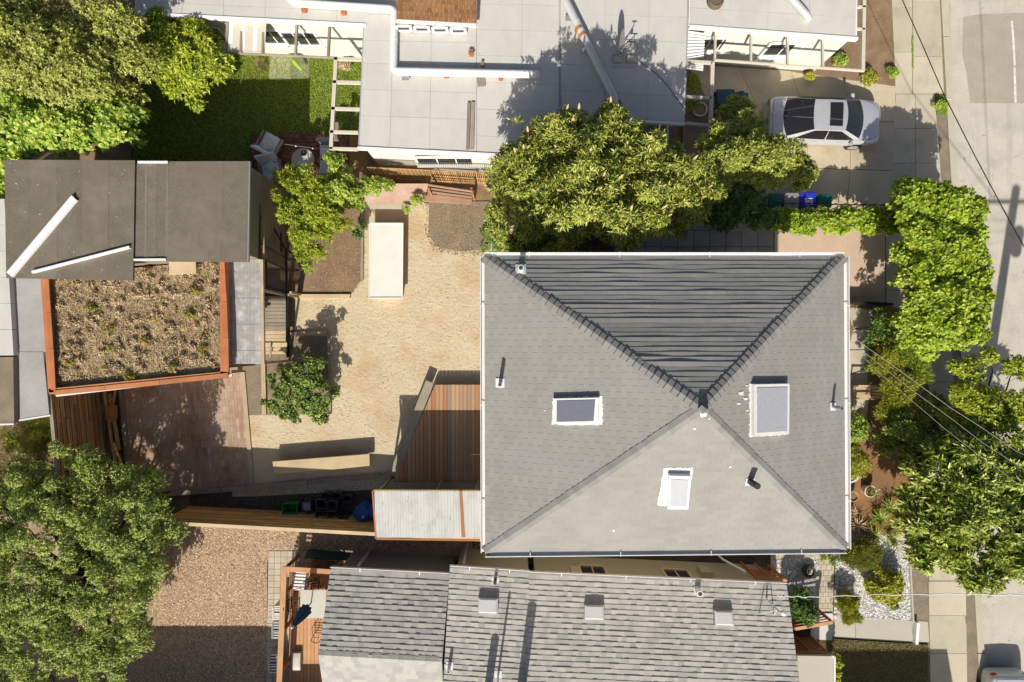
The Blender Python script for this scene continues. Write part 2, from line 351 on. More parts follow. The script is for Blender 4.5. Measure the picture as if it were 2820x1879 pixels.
M['paver_tan'] = surf('paver_tan', (0.50, 0.44, 0.34), (0.44, 0.385, 0.29), 2, 0.9, 50, 0.25, 0.2, 0.005, var=0.08)
M['paver_grey'] = surf('paver_grey', (0.29, 0.28, 0.27), (0.23, 0.23, 0.23), 2, 0.9, 50, 0.25, 0.2, 0.005, var=0.12)
def patio_mat():
    s = N('wood_block'); r = s.rnd()
    col = s.ramp(r, [(0.0, (0.28, 0.165, 0.105)), (0.5, (0.34, 0.205, 0.13)), (0.85, (0.39, 0.25, 0.165)), (0.95, (0.38, 0.27, 0.19)), (1.0, (0.50, 0.43, 0.36))])
    col = s.mix(s.ramp(s.noise(0.8, 5, 0.65), [(0.36, 0.0), (0.64, 0.7)]), col, (0.45, 0.37, 0.29))
    f = s.noise(60, 3); col = s.mix(0.35, col, s.mix(1.0, col, s.ramp(f, [(0.3, 0.5), (0.7, 1.5)]), 'MULTIPLY'))
    return s.bsdf(col, 0.9, 0, s.bump(f, 0.3, 0.005), 0.2)
M['block'] = patio_mat()
def pink_mat():
    s = N('pink_brick'); b = s.n('ShaderNodeTexBrick'); s.set(b.inputs['Vector'], s.vec((1, 1, 1), (0, 0, 0), (0, 0, R(90))))
    b.inputs['Scale'].default_value = 5.0; b.inputs['Color1'].default_value = (0.58, 0.44, 0.335, 1); b.inputs['Color2'].default_value = (0.53, 0.395, 0.295, 1); b.inputs['Mortar'].default_value = (0.46, 0.34, 0.26, 1)
    b.inputs['Mortar Size'].default_value = 0.012
    col = s.mix(s.ramp(s.noise(1.1, 5), [(0.4, 0.0), (0.75, 0.5)]), b.outputs[0], (0.46, 0.34, 0.25))
    return s.bsdf(col, 0.9, 0, s.bump(b.outputs[1], 0.15, 0.003), 0.2)
M['pink'] = pink_mat()
M['leaf_olive'] = leaf('leaf_olive', (0.075, 0.085, 0.022), (0.175, 0.185, 0.045), (0.28, 0.275, 0.075))
M['leaf_bright'] = leaf('leaf_bright', (0.075, 0.125, 0.02), (0.155, 0.215, 0.032), (0.25, 0.30, 0.06))
M['leaf_vine'] = leaf('leaf_vine', (0.10, 0.15, 0.015), (0.19, 0.25, 0.022), (0.30, 0.345, 0.05), trans=0.26, gain=2.15)
M['leaf_citrus'] = leaf('leaf_citrus', (0.085, 0.12, 0.012), (0.18, 0.21, 0.022), (0.29, 0.29, 0.03), gain=2.35)
M['leaf_buckeye'] = leaf('leaf_flowering', (0.055, 0.07, 0.014), (0.17, 0.185, 0.03), (0.30, 0.29, 0.075))
M['leaf_dark'] = leaf('leaf_dark', (0.030, 0.055, 0.016), (0.060, 0.105, 0.024), (0.12, 0.18, 0.04), 0.35, gain=2.2)
M['leaf_magnolia'] = leaf('leaf_glossy', (0.045, 0.062, 0.014), (0.13, 0.16, 0.026), (0.26, 0.285, 0.065), 0.33)
M['leaf_fine'] = leaf('leaf_fine', (0.040, 0.058, 0.016), (0.13, 0.165, 0.03), (0.31, 0.335, 0.075), gain=3.5)
M['leaf_bush'] = leaf('leaf_bush', (0.035, 0.055, 0.015), (0.085, 0.125, 0.026), (0.20, 0.24, 0.06), gain=2.3)
M['leaf_gold'] = leaf('leaf_gold', (0.10, 0.095, 0.012), (0.22, 0.20, 0.02), (0.42, 0.36, 0.05))
M['grass'] = leaf('grass_green', (0.06, 0.11, 0.012), (0.12, 0.19, 0.018), (0.20, 0.265, 0.035), trans=0.25, gain=4.2)
M['grass_dry'] = leaf('grass_dry', (0.13, 0.105, 0.05), (0.19, 0.155, 0.07), (0.27, 0.22, 0.10), trans=0.2, gain=1.9)
M['sedum'] = surf('sedum_dry', (0.56, 0.43, 0.27), (0.41, 0.29, 0.165), 2.2, 0.9, 20, 0.2, 0.0, var=0.45)
M['sedum_y'] = leaf('sedum_yellow', (0.22, 0.18, 0.05), (0.40, 0.31, 0.08), (0.30, 0.29, 0.08), 0.8, 0.1, gain=1.3)
M['spike'] = plain('flower_spike', (0.56, 0.41, 0.22), 0.9)
# ------------------------------------------------------------------ the ground and what is laid on it
rng = random.Random(7)
def lerp2(q, a, b):
    "bilinear place in a four-cornered area, corners tl tr br bl"
    (x0, y0), (x1, y1), (x2, y2), (x3, y3) = q
    return ((1 - b) * ((1 - a) * x0 + a * x1) + b * ((1 - a) * x3 + a * x2), (1 - b) * ((1 - a) * y0 + a * y1) + b * ((1 - a) * y3 + a * y2))
def slabs(parent, q, nu, nv, z, m, name='slab', gap=1.2, t=0.05, jit=0.004, us=None, vsx=None, stagger=False, limit=300, bevel=0.0):
    us = us or [i / nu for i in range(nu + 1)]; vsx = vsx or [j / nv for j in range(nv + 1)]
    cells = []
    for j in range(len(vsx) - 1):
        uu = us
        if stagger and j % 2: uu = [us[0]] + [(us[i] + us[i + 1]) / 2 for i in range(len(us) - 1)] + [us[-1]]
        for i in range(len(uu) - 1): cells.append((uu[i], uu[i + 1], vsx[j], vsx[j + 1]))
    rest = MB(); order = list(range(len(cells)))
    if len(cells) > limit: rng.shuffle(order)
    for k, idx in enumerate(order):
        a0, a1, b0, b1 = cells[idx]; c = [lerp2(q, *ab) for ab in ((a0, b0), (a1, b0), (a1, b1), (a0, b1))]
        mx, my = sum(p[0] for p in c) / 4, sum(p[1] for p in c) / 4
        cc = []
        for x, y in c:
            l = math.hypot(x - mx, y - my) or 1; cc.append((x - (1 if x > mx else -1) * gap / 2, y - (1 if y > my else -1) * gap / 2))
        zz = z + rng.uniform(-jit, jit); tp = [P(x, y, zz) for x, y in cc]
        for p in tp: p.z += rng.uniform(-jit, jit) * 0.4
        if k < limit: MB().prism(tp, t).build(name, m, parent)
        else: rest.prism(tp, t)
    if rest.v: tag(rest.build(name + 's', m, parent), kind='stuff')
struct('ground', MB().prism([Vector((-160, -160, -0.12)), Vector((160, -160, -0.12)), Vector((160, 160, -0.12)), Vector((-160, 160, -0.12))], 0.3), M['soil'])
def kx(y): return 2606 + 106 * y / 1879.0          # kerb line across the photo
sheet('road', [(kx(-900) + 4, -900), (5200, -900), (5200, 2900), (kx(2900) + 4, 2900)], -0.08, M['asphalt'])
sheet('road_patch', [(2652, 48), (2700, 40), (2990, 30), (2990, 286), (2672, 284), (2662, 200), (2650, 150)], -0.076, M['asphalt_patch'])
sheet('road_patch', [(2900, 700), (3200, 680), (3220, 1200), (2930, 1210)], -0.0755, M['asphalt_patch'])
for q in ([(2784, 58), (2789, 57), (2794, 110), (2797, 180), (2792, 181), (2787, 100)], [(2791, 186), (2797, 185), (2800, 283), (2794, 284)], [(2830, 420), (2836, 420), (2846, 640), (2840, 640)]):
    sheet('lane_line', q, -0.0715, M['lane_paint'], 0.012)
# kerb stones
kerb = MB().prism([P(kx(y) - 16, y, -0.02) for y in (-900, 2900)] + [P(kx(y) + 2, y, -0.02) for y in (2900, -900)], 0.12)
kb = struct('kerb', kerb, M['kerb'])
ys = [-260, -80, 100, 275] + [610, 780, 950, 1120, 1290, 1460, 1630, 1800, 1970]
for a, b in list(zip(ys[:-1], ys[1:])):
    low = a == 275
    MB().prism([P(kx(a + 1.5) - 14, a + 1.5, -0.012 if low else 0.02), P(kx(b - 1.5) - 14, b - 1.5, -0.012 if low else 0.02), P(kx(b - 1.5) + 4, b - 1.5, -0.03 if low else 0.015), P(kx(a + 1.5) + 4, a + 1.5, -0.03 if low else 0.015)], 0.1).build('kerb_stone', M['kerb'], kb)
# pavement
sw = sheet('sidewalk', [(2436, -900), (kx(-900) - 15, -900), (kx(2900) - 15, 2900), (2620, 2900), (2556, 1879), (2556, 900), (2436, 870)], -0.02, M['soil_grey'])
slabs(sw, [(2450, -150), (2513, -150), (2513, 258), (2466, 258)], 1, 4, 0.0, M['concrete'], vsx=[0, 0.27, 0.42, 0.72, 1.0])
slabs(sw, [(2514, -150), (2582, -150), (2600, 258), (2514, 258)], 1, 3, 0.0, M['concrete'], vsx=[0, 0.38, 0.75, 1.0])
slabs(sw, [(2467, 259), (2574, 259), (2604, 640), (2440, 640)], 2, 4, 0.0, M['concrete'])
slabs(sw, [(2440, 641), (2600, 641), (2618, 960), (2440, 960)], 2, 4, 0.0, M['concrete'])
slabs(sw, [(2558, 961), (2622, 961), (2655, 1600), (2558, 1600)], 1, 7, 0.0, M['concrete'])
slabs(sw, [(2557, 1601), (2660, 1601), (2668, 2100), (2566, 2100)], 1, 5, 0.0, M['concrete'], vsx=[0, 0.19, 0.4, 0.6, 0.8, 1.0])
sheet('verge', [(2575, 262), (kx(262) - 17, 262), (kx(318) - 17, 318), (2580, 318)], 0.004, M['soil_grey'])
sheet('verge', [(2640, 1240), (kx(1240) - 18, 1240), (kx(2100) - 18, 2100), (2674, 2100)], -0.004, M['soil_grey'])
# driveway
dv = sheet('driveway', [(1880, 130), (2474, 252), (2474, 560), (1880, 560)], -0.024, M['soil_grey'])
slabs(dv, [(1890, 176), (2468, 215), (2464, 335), (1985, 335)], 4, 1, -0.002, M['concrete_drive'])
slabs(dv, [(1985, 336), (2464, 336), (2460, 470), (1985, 455)], 4, 1, -0.002, M['concrete_drive'])
slabs(dv, [(1985, 456), (2460, 471), (2440, 640), (1985, 640)], 4, 1, -0.002, M['concrete_drive'])
sheet('front_bed', [(2150, -400), (2448, -400), (2450, 0), (2462, 120), (2466, 238), (2380, 226), (2180, 198)], 0.006, M['soil'])
# front patio, pink brick in the sun and big slabs beside the house
sheet('patio', [(2133, 600), (2437, 600), (2437, 838), (2133, 838)], 0.008, M['pink'])
fp = sheet('side_path', [(1330, 560), (2132, 560), (2132, 900), (1330, 900)], -0.012, M['soil_dark'])
slabs(fp, [(1690, 590), (2131, 590), (2131, 770), (1690, 770)], 10, 4, 0.006, M['paver_grey'], 'paver', 1.6)
# back yards
sheet('lawn', [(360, 120), (1010, 110), (1005, 420), (700, 440), (360, 460)], -0.02, surf('lawn_soil', (0.07, 0.10, 0.02), (0.11, 0.14, 0.03), 2, 0.95, 40, 0.6, 0.5, 0.03))
sheet('side_yard', [(930, 380), (1420, 390), (1420, 560), (930, 560)], -0.03, M['soil'])
sheet('sand_yard', [(640, 800), (800, 806), (998, 560), (1420, 560), (1420, 1120), (1180, 1120), (1085, 1345), (690, 1368), (640, 1368)], 0.002, M['sand'])
sheet('planting_bed', [(772, 470), (1002, 470), (1000, 640), (996, 770), (965, 812), (800, 812), (772, 800)], 0.012, M['soil'])
sheet('planting_bed', [(1182, 555), (1350, 555), (1352, 688), (1265, 692), (1200, 680), (1180, 640)], 0.010, M['soil_grey'])
sheet('planting_bed', [(660, 800), (812, 812), (812, 925), (902, 925), (902, 1140), (730, 1144), (660, 1144)], 0.011, M['soil_grey'])
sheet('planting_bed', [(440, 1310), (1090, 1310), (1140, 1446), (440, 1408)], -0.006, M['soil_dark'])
sheet('gravel_yard', [(-500, 1414), (480, 1414), (1330, 1470), (1330, 1545), (736, 1545), (736, 2400), (-500, 2400)], -0.01, M['bark'])
sheet('paved_strip', [(738, 1516), (900, 1516), (900, 2300), (738, 2300)], -0.008, M['soil_grey'])
ps = bpy.data.objects['paved_strip']
slabs(ps, [(739, 1518), (860, 1518), (850, 1950), (732, 1950)], 7, 26, 0.006, M['paver_tan'], 'paver', 1.0)
sheet('wild_bed', [(-400, 1150), (290, 1150), (290, 1412), (-400, 1412)], -0.014, M['soil'])
# brick patio with the garden chairs
bp = sheet('brick_patio', [(690, 366), (962, 366), (962, 530), (690, 530)], -0.004, M['soil_dark'])
slabs(bp, [(692, 368), (960, 372), (960, 526), (692, 528)], 18, 14, 0.012, M['brick'], 'brick', 1.6, 0.03, 0.003, stagger=True, limit=280)
sheet('soil_strip', [(962, 372), (1012, 372), (1010, 560), (962, 560)], -0.002, surf('orange_soil', (0.34, 0.20, 0.07), (0.24, 0.15, 0.07), 2, 0.95, 40, 0.5, 0.5, 0.03))
gp = sheet('garden_path', [(742, 152), (800, 152), (800, 220), (742, 220)], -0.006, M['concrete_path'])
sheet('pebble_bed', [(800, 156), (852, 160), (850, 216), (798, 218)], -0.008, M['pebble_bed'])
# wood block patio
wp = sheet('block_patio', [(310, 1000), (672, 1000), (700, 1375), (310, 1375)], -0.002, M['soil_dark'])
slabs(wp, [(322, 1040), (664, 1022), (690, 1336), (352, 1362)], 40, 17, 0.018, M['block'], 'paving_block', 0.3, 0.04, 0.0012, limit=300)
# front garden
sheet('front_garden', [(2250, 838), (2440, 838), (2556, 880), (2556, 1500), (2250, 1500)], 0.002, M['soil_orange'])
sheet('garden_path', [(2318, 842), (2402, 850), (2396, 1010), (2390, 1150), (2318, 1150)], 0.010, M['soil_grey'])
gp2 = bpy.data.objects['garden_path.001']
for q in ([(2334, 846), (2400, 852), (2398, 900), (2348, 905)], [(2350, 908), (2397, 904), (2394, 960), (2336, 962)], [(2324, 966), (2394, 964), (2390, 1010), (2340, 1030)], [(2322, 970), (2337, 1031), (2322, 1090)], [(2341, 1034), (2388, 1016), (2390, 1064), (2336, 1088)], [(2326, 1096), (2392, 1068), (2388, 1150), (2340, 1148)], [(2322, 1100), (2338, 1150), (2322, 1150)]):
    MB().prism([P(x, y, 0.028 + rng.uniform(-0.004, 0.004)) for x, y in q], 0.04).build('flagstone', M['concrete'], gp2)
sheet('dry_bed', [(2328, 855), (2348, 852), (2350, 960), (2328, 962)], 0.022, M['soil_orange'])
# neighbour's front garden with white pebbles
pb = sheet('pebble_garden', [(2302, 1470), (2504, 1470), (2514, 1712), (2296, 1706)], 0.004, M['pebble_bed'])
sheet('soil_border', [(2505, 1440), (2554, 1440), (2556, 1712), (2515, 1712)], 0.006, M['soil_grey'])
wk = sheet('paver_walk', [(2120, 1500), (2300, 1500), (2296, 1740), (2120, 1740)], -0.004, M['soil_dark'])
slabs(wk, [(2122, 1480), (2300, 1480), (2294, 1692), (2122, 1692)], 12, 14, 0.012, M['paver_tan'], 'paver', 1.0, stagger=True)
cp = sheet('concrete_path', [(2230, 1690), (2556, 1712), (2560, 1772), (2230, 1752)], 0.0, M['soil_dark'])
slabs(cp, [(2236, 1690), (2556, 1712), (2560, 1770), (2236, 1750)], 1, 1, 0.02, M['concrete_path'], 'slab', us=[0, 0.19, 0.372, 0.86, 1.0], vsx=[0, 1])
sheet('dry_lawn', [(2230, 1756), (2556, 1776), (2558, 2300), (2230, 2300)], -0.002, surf('dry_lawn_soil', (0.17, 0.14, 0.07), (0.12, 0.105, 0.055), 1.5, 0.95, 40, 0.6, 0.6, 0.03))
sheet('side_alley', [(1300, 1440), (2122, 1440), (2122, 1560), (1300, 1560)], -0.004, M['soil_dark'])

# timber edging round the beds
def timber(label, a, b, wd, ht, m, group=None, z0=0.0):
    A, B = P(*a, ht), P(*b, ht); A.z = B.z = z0 + ht / 2
    o = MB().bar(A, B, wd, ht).build('edging_timber', m); return tag(o, label, 'timber', group)
timber('pale timber edging along the front of the soil bed by the greenhouse', (800, 816), (964, 816), 0.16, 0.10, M['palewood'])
timber('weathered timber edging beside the white table', (998, 575), (996, 772), 0.10, 0.08, M['greywood'])
timber('pale timber edging at the back of the shrub bed near the steps', (798, 922), (898, 915), 0.16, 0.10, M['palewood'])
timber('weathered timber edging on the right of the shrub bed', (904, 918), (908, 1140), 0.10, 0.10, M['greywood'])
timber('pale timber edging left of the shrub bed, running down from the canopy', (724, 1003), (727, 1142), 0.17, 0.12, M['palewoody'])
timber('grey timber edging along the front of the shrub bed', (736, 1134), (900, 1126), 0.16, 0.10, M['greywoodx'])
timber('pale timber board on the right edge of the block patio', (668, 1025), (694, 1335), 0.16, 0.06, M['palewoody'])
timber('dark timber edging left of the block patio', (332, 1078), (352, 1300), 0.14, 0.10, M['greywood'])
timber('grey sleeper below the block patio', (470, 1360), (608, 1350), 0.2, 0.12, M['greywoodx'])
timber('grey sleeper between the block patio and the bench', (610, 1350), (846, 1330), 0.2, 0.14, M['greywoodx'])
timber('grey sleeper running to the foot of the deck', (848, 1330), (1046, 1312), 0.2, 0.15, M['greywoodx'])
timber('short grey sleeper at the lower corner of the deck', (1047, 1318), (1082, 1310), 0.24, 0.16, M['greywoodx'])
timber('pale concrete strip below the rusty corrugated fence', (990, 568), (1165, 570), 0.2, 0.05, M['kerb'])
timber('thin dark bench edge at the gate of the front patio', (2330, 832), (2460, 838), 0.10, 0.5, M['black'])
# ------------------------------------------------------------------ roofs made of shingles
def clip(poly, tri):
    out = poly
    for i in range(len(tri)):
        a, b = tri[i], tri[(i + 1) % len(tri)]; inp, out = out, []
        if not inp: return []
        def side(p): return (b[0] - a[0]) * (p[1] - a[1]) - (b[1] - a[1]) * (p[0] - a[0])
        for j in range(len(inp)):
            p, q = inp[j], inp[(j + 1) % len(inp)]; sp, sq = side(p), side(q)
            if sp >= 0: out.append(p)
            if (sp >= 0) != (sq >= 0):
                t = sp / (sp - sq); out.append((p[0] + (q[0] - p[0]) * t, p[1] + (q[1] - p[1]) * t))
    return out
def frame(face):
    o = face[0]; u = (face[1] - o).normalized(); n = u.cross(face[2] - o).normalized(); v = n.cross(u)
    return o, u, v, n
def shingle_tabs(face, ex, tw, th, rg, wild=0.0, gap=0.006, tuck=1.16, lift=0.0, jit=0.004, rowvar=False):
    o, u, v, n = frame(face); poly2 = [((p - o).dot(u), (p - o).dot(v)) for p in face]
    u0, u1 = min(p[0] for p in poly2), max(p[0] for p in poly2); v1 = max(p[1] for p in poly2)
    out = []; rows = int(v1 / ex) + 1
    for i in range(rows):
        rf_ = rg.choice((.45, .7, .9, 1.1, 1.5)) if rowvar else 1.0
        x = u0 - tw * (0.5 if i % 2 else 1.0) - (rg.random() * tw if wild else 0)
        while x < u1:
            wdt = tw * (1 + (rg.uniform(-wild, wild) if wild else 0))
            jv = rg.uniform(-jit, jit); t = th * rf_ * rg.uniform(0.8, 1.2)
            if rowvar: t = th * rf_ * (1 + .9 * noise.noise(Vector((x * .9, i * 3.1, 0)))); jv = .012 * noise.noise(Vector((x * .8, i * 5.7, 4)))
            if wild: t = th * (rg.choice((0.75, 0.85, 1.35)))
            a, b = i * ex + jv, i * ex + ex * tuck
            rect = [(x + gap / 2, a), (x + wdt - gap / 2, a), (x + wdt - gap / 2, b), (x + gap / 2, b)]
            c = clip(rect, poly2); full = len(c) == 4 and abs((c[1][0] - c[0][0]) * (c[2][1] - c[1][1])) > 0.96 * (wdt - gap) * (b - a)
            if len(c) >= 3:
                bot, top = [], []
                for p in c:
                    f = min(1.0, max(0.0, (p[1] - a) / (b - a))); base = o + u * p[0] + v * p[1]
                    bot.append(base + n * (lift - 0.004)); top.append(base + n * (lift + 0.002 + t * (1 - f)))
                k = len(c); fs = [tuple(range(k, 2 * k))] + [(j, (j + 1) % k, k + (j + 1) % k, k + j) for j in range(k)]
                out.append((bot + top, fs, full, sum(top, Vector()) / k))
            x += wdt
    return out
def lay(tabs, m, parent, n_obj, name='shingle', key=None):
    idx = [i for i, t in enumerate(tabs) if t[2]]
    if key: idx.sort(key=lambda i: key(tabs[i][3]))
    pick = set(idx[:n_obj]); rest = MB()
    for i, (vv, fs, full, c) in enumerate(tabs):
        if i in pick: MB().add(vv, fs).build(name, m, parent)
        else: rest.add(vv, fs)
    if rest.v: tag(rest.build('shingle_field', m, parent), kind='stuff')
def caps(A, B, nA, nB, step, half, th, m, parent, name='hip_cap', over=1.35):
    "bent cap pieces overlapping upwards from A to B along a hip or ridge"
    d = (B - A); L = d.length; d.normalize(); up = (nA + nB).normalized()
    sA = nA.cross(d); sA = sA if sA.dot(nB) < 0 else -sA
    sB = nB.cross(d); sB = sB if sB.dot(nA) < 0 else -sB
    k = int(L / step)
    for i in range(k):
        a = A + d * (i * step + rng.uniform(-0.008, 0.008)); b = A + d * min(L, i * step + step * over)
        t0, t1 = th * rng.uniform(0.85, 1.25) + 0.012, 0.010
        hw = half * rng.uniform(0.95, 1.05)
        lo = [a + sA * hw + nA * (t0), a + up * (t0 + 0.006), a + sB * hw + nB * (t0)]
        hi = [b + sA * hw * 0.97 + nA * t1, b + up * (t1 + 0.006), b + sB * hw * 0.97 + nB * t1]
        lb = [a + sA * hw - nA * 0.004, a, a + sB * hw - nB * 0.004]
        hb = [b + sA * hw * 0.97 - nA * 0.004, b, b + sB * hw * 0.97 - nB * 0.004]
        MB().add(lo + hi + lb + hb, [(0, 3, 4, 1), (1, 4, 5, 2), (6, 0, 1, 7), (7, 1, 2, 8), (6, 9, 3, 0), (8, 2, 5, 11)]).build(name, m, parent)
def gutter(pts, parent, m=None, out=0.11, closed=False):
    "open trough along an eave line, outer lip bright"
    for a, b in zip(pts[:-1], pts[1:]):
        d = (b - a).normalized(); o = Vector((d.y, -d.x, 0))
        g = MB().bar(a + o * out, b + o * out, 0.02, 0.12).bar(a + o * out / 2 - Vector((0, 0, 0.05)), b + o * out / 2 - Vector((0, 0, 0.05)), out, 0.02)
        go = g.build('gutter', M['gutter'], parent)
        L = (b - a).length; k = max(2, int(L / 2.3))
        for i in range(k):
            p = a + d * L * (i + 0.5) / k
            MB().bar(p - Vector((0, 0, -0.045)), p + o * (out + 0.02) + Vector((0, 0, 0.068)), 0.025, 0.012).build('gutter_bracket', M['gutter'], go)
def window(name, c, wdt, hgt, nrm, parent, frame_m, sash=2, depth=0.05, sill=True):
    "framed window on a wall facing nrm; c is the middle of the opening on the wall plane"
    c, nrm = Vector(c), Vector(nrm).normalized(); u = Vector((0, 0, 1)).cross(nrm)
    wn = MB()
    for a, b, ww in ((-1, -1, 0), (1, 1, 0)): wn.bar(c + u * a * wdt / 2 - Vector((0, 0, hgt / 2)) + nrm * depth / 2, c + u * a * wdt / 2 + Vector((0, 0, hgt / 2)) + nrm * depth / 2, 0.09, depth, nrm)
    for a in (-1, 1): wn.bar(c - u * (wdt / 2 - 0.046) + Vector((0, 0, a * hgt / 2)) + nrm * depth / 2, c + u * (wdt / 2 - 0.046) + Vector((0, 0, a * hgt / 2)) + nrm * depth / 2, 0.09, depth * 0.96, nrm)
    o = wn.build(name, frame_m, parent)
    for i in range(sash):
        x0 = -wdt / 2 + 0.05 + i * (wdt - 0.1) / sash; x1 = x0 + (wdt - 0.1) / sash
        MB().bar(c + u * ((x0 + x1) / 2) - Vector((0, 0, hgt / 2 - 0.05)) + nrm * 0.012, c + u * ((x0 + x1) / 2) + Vector((0, 0, hgt / 2 - 0.05)) + nrm * 0.012, x1 - x0 - 0.03, 0.015, nrm).build('pane', M['glass'], o)
        if i: MB().bar(c + u * x0 - Vector((0, 0, hgt / 2 - 0.05)) + nrm * 0.02, c + u * x0 + Vector((0, 0, hgt / 2 - 0.05)) + nrm * 0.02, 0.045, 0.03, nrm).build('mullion', frame_m, o)
    if sill: MB().bar(c - u * (wdt / 2 + 0.08) - Vector((0, 0, hgt / 2 + 0.065)) + nrm * 0.06, c + u * (wdt / 2 + 0.08) - Vector((0, 0, hgt / 2 + 0.065)) + nrm * 0.06, 0.12, 0.04).build('sill', frame_m, o)
    return o
def pipe_vent(parent, base, r, h, m, n_up, pan=0.22, collar=True, name='vent_pipe'):
    o = MB().tube([base - Vector((0, 0, 0.05)), base + Vector((0, 0, h))], r, 12).build(name, m, parent, True)
    MB().lathe(base + Vector((0, 0, h + 0.001)), [(r * 0.72, 0.0), (r * 0.72, 0.004)], 12).build('opening', M['dark_in'], o)
    if pan:
        u = Vector((1, 0, 0)); u = (u - n_up * u.dot(n_up)).normalized(); v = n_up.cross(u)
        q = [base + n_up * 0.03 + u * a * pan / 2 + v * b * pan / 2 for a, b in ((-1, -1), (1, -1), (1, 1), (-1, 1))]
        MB().add(q + [p - n_up * 0.012 for p in q], [(0, 1, 2, 3), (0, 4, 5, 1), (1, 5, 6, 2), (2, 6, 7, 3), (3, 7, 4, 0)]).build('flashing', M['alu'], o)
    return o

# ------------------------------------------------------------------ the house in the middle
EZ, AZ = 6.4, 8.2
NW, NE, SE, SW = P(1334, 708, EZ), P(2323, 708, EZ), P(2328, 1511, EZ), P(1336, 1521, EZ)
AP = P(1934, 1124, AZ)
hc = (NW + NE + SE + SW) / 4
house = thing('hip_roof_house', (hc.x, hc.y, 0), 'large grey house with four-sided shingle roof meeting in one peak', 'house')
inn = 0.45
def inset(p): return Vector((p.x + (inn if p.x < hc.x else -inn), p.y + (inn if p.y < hc.y else -inn), 0))
wc = [inset(p) for p in (NW, SW, SE, NE)]
MB().prism([Vector((p.x, p.y, EZ - 0.06)) for p in wc], EZ + 0.02).build('wall', M['wall_main'], house)
MB().prism([p + Vector((0, 0, -0.02)) for p in (NW, SW, SE, NE)], 0.09).build('soffit', M['gutter'], house)
for k, (zz) in enumerate((1.6, 4.6)):
    for i in range(3):
        f = 0.2 + 0.3 * i
        a = wc[0].lerp(wc[1], f); window('window', (a.x, a.y, zz), 1.1, 1.3, (-1, 0, 0), house, M['white'])
        a = wc[3].lerp(wc[2], f); window('window', (a.x, a.y, zz), 1.1, 1.3, (1, 0, 0), house, M['white'])
        a = wc[0].lerp(wc[3], f); window('window', (a.x, a.y, zz), 1.0, 1.2, (0, 1, 0), house, M['white'])
roof = MB().add([NW, NE, SE, SW, AP], [(1, 0, 4), (0, 3, 4), (3, 2, 4), (2, 1, 4)]).build('roof', M['shingle'], house)
faces = {'n': [NE, NW, AP], 'w': [NW, SW, AP], 's': [SW, SE, AP], 'e': [SE, NE, AP]}
nrm = {k: frame(f)[3] for k, f in faces.items()}
rg = random.Random(3); tw_tabs = shingle_tabs(faces['w'], 0.142, 0.34, 0.007, rg)
other = shingle_tabs(faces['n'], 0.140, 0.17, 0.018, rg, jit=0.006, rowvar=True, gap=0.0) + shingle_tabs(faces['s'], 0.142, 0.34, 0.006, rg) + shingle_tabs(faces['e'], 0.142, 0.34, 0.007, rg)
lay(tw_tabs, M['shingle'], roof, 300, key=lambda c: (c - P(1590, 1120, 7.5)).length)
rest = MB()
for vv, fs, full, c in other: rest.add(vv, fs)
tag(rest.build('shingle_field', M['shingle'], roof), kind='stuff')
for a, k1, k2 in ((NW, 'n', 'w'), (NE, 'n', 'e'), (SW, 'w', 's'), (SE, 's', 'e')):
    north = 'n' in (k1, k2)
    caps(a, AP, nrm[k1], nrm[k2], 0.19, 0.155 if north else 0.14, 0.030 if north else 0.012, M['shingle_cap'], roof)
gz = Vector((0, 0, 0.01))
gutter([NE + gz, NW + gz], house); gutter([NW + gz, SW + gz], house); gutter([SW + gz, SE + gz], house); gutter([SE + gz, NE + gz], house)
MB().tube([AP + Vector((-.05, .05, .0)), AP + Vector((.05, -.04, .04)), AP + Vector((.12, -.08, 0))], [.10, .13, .06], 7).build('peak_cap', M['shingle_cap'], roof, True)
def seal(face_plane, px, m, h, parent, name='sealant', wob=2.0, step=5.0):
    "uneven smear of roof sealant round a skylight"
    n = face_plane[1]; loop = []
    for i in range(len(px)):
        (x0, y0), (x1, y1) = px[i], px[(i + 1) % len(px)]; k = max(2, int(math.hypot(x1 - x0, y1 - y0) / step))
        for j in range(k): loop.append((x0 + (x1 - x0) * j / k + rng.uniform(-wob, wob), y0 + (y1 - y0) * j / k + rng.uniform(-wob, wob)))
    pts = [PP(x, y, face_plane) + n * h for x, y in loop]
    mb = MB(); c = sum(pts, Vector()) / len(pts); k = len(pts)
    mb.add(pts + [p - n * 0.02 for p in pts] + [c], [(i, (i + 1) % k, 2 * k) for i in range(k)] + [(i, k + i, k + (i + 1) % k, (i + 1) % k) for i in range(k)])
    fs = [f if len(f) == 4 else f for f in mb.f]
    o = mb.build(name, m, parent)
    return o
def skylight(parent, face, px, glass_m, ht, seal_px, frame_w=0.06):
    pl = (face[0], frame(face)[3]); n = pl[1]
    q = [PP(x, y, pl) for x, y in px]
    a = sum(((q[i].x * q[(i + 1) % 4].y - q[(i + 1) % 4].x * q[i].y) for i in range(4)))
    if a < 0: q = q[::-1]
    c = sum(q, Vector()) / 4
    o = MB().hexa([p - n * 0.03 for p in q], [p + n * ht for p in q]).build('skylight', M['gutter'], parent)
    g = [c + (p - c) * (1 - frame_w * 2 / (p - c).length) + n * (ht + 0.012) for p in q]
    MB().hexa([p - n * 0.02 for p in g], g).build('pane', glass_m, o)
    if seal_px: seal(pl, seal_px, M['white'], 0.018, o)
    return o
skylight(house, faces['w'], [(1526, 1097), (1652, 1094), (1648, 1164), (1526, 1166)], M['sky_glass'], 0.13, [(1522, 1096), (1660, 1090), (1660, 1171), (1521, 1169)])
skylight(house, faces['e'], [(2066, 1058), (2162, 1056), (2161, 1194), (2066, 1200)], M['sky_white'], 0.14, [(2063, 1056), (2163, 1056), (2163, 1198), (2063, 1204)])
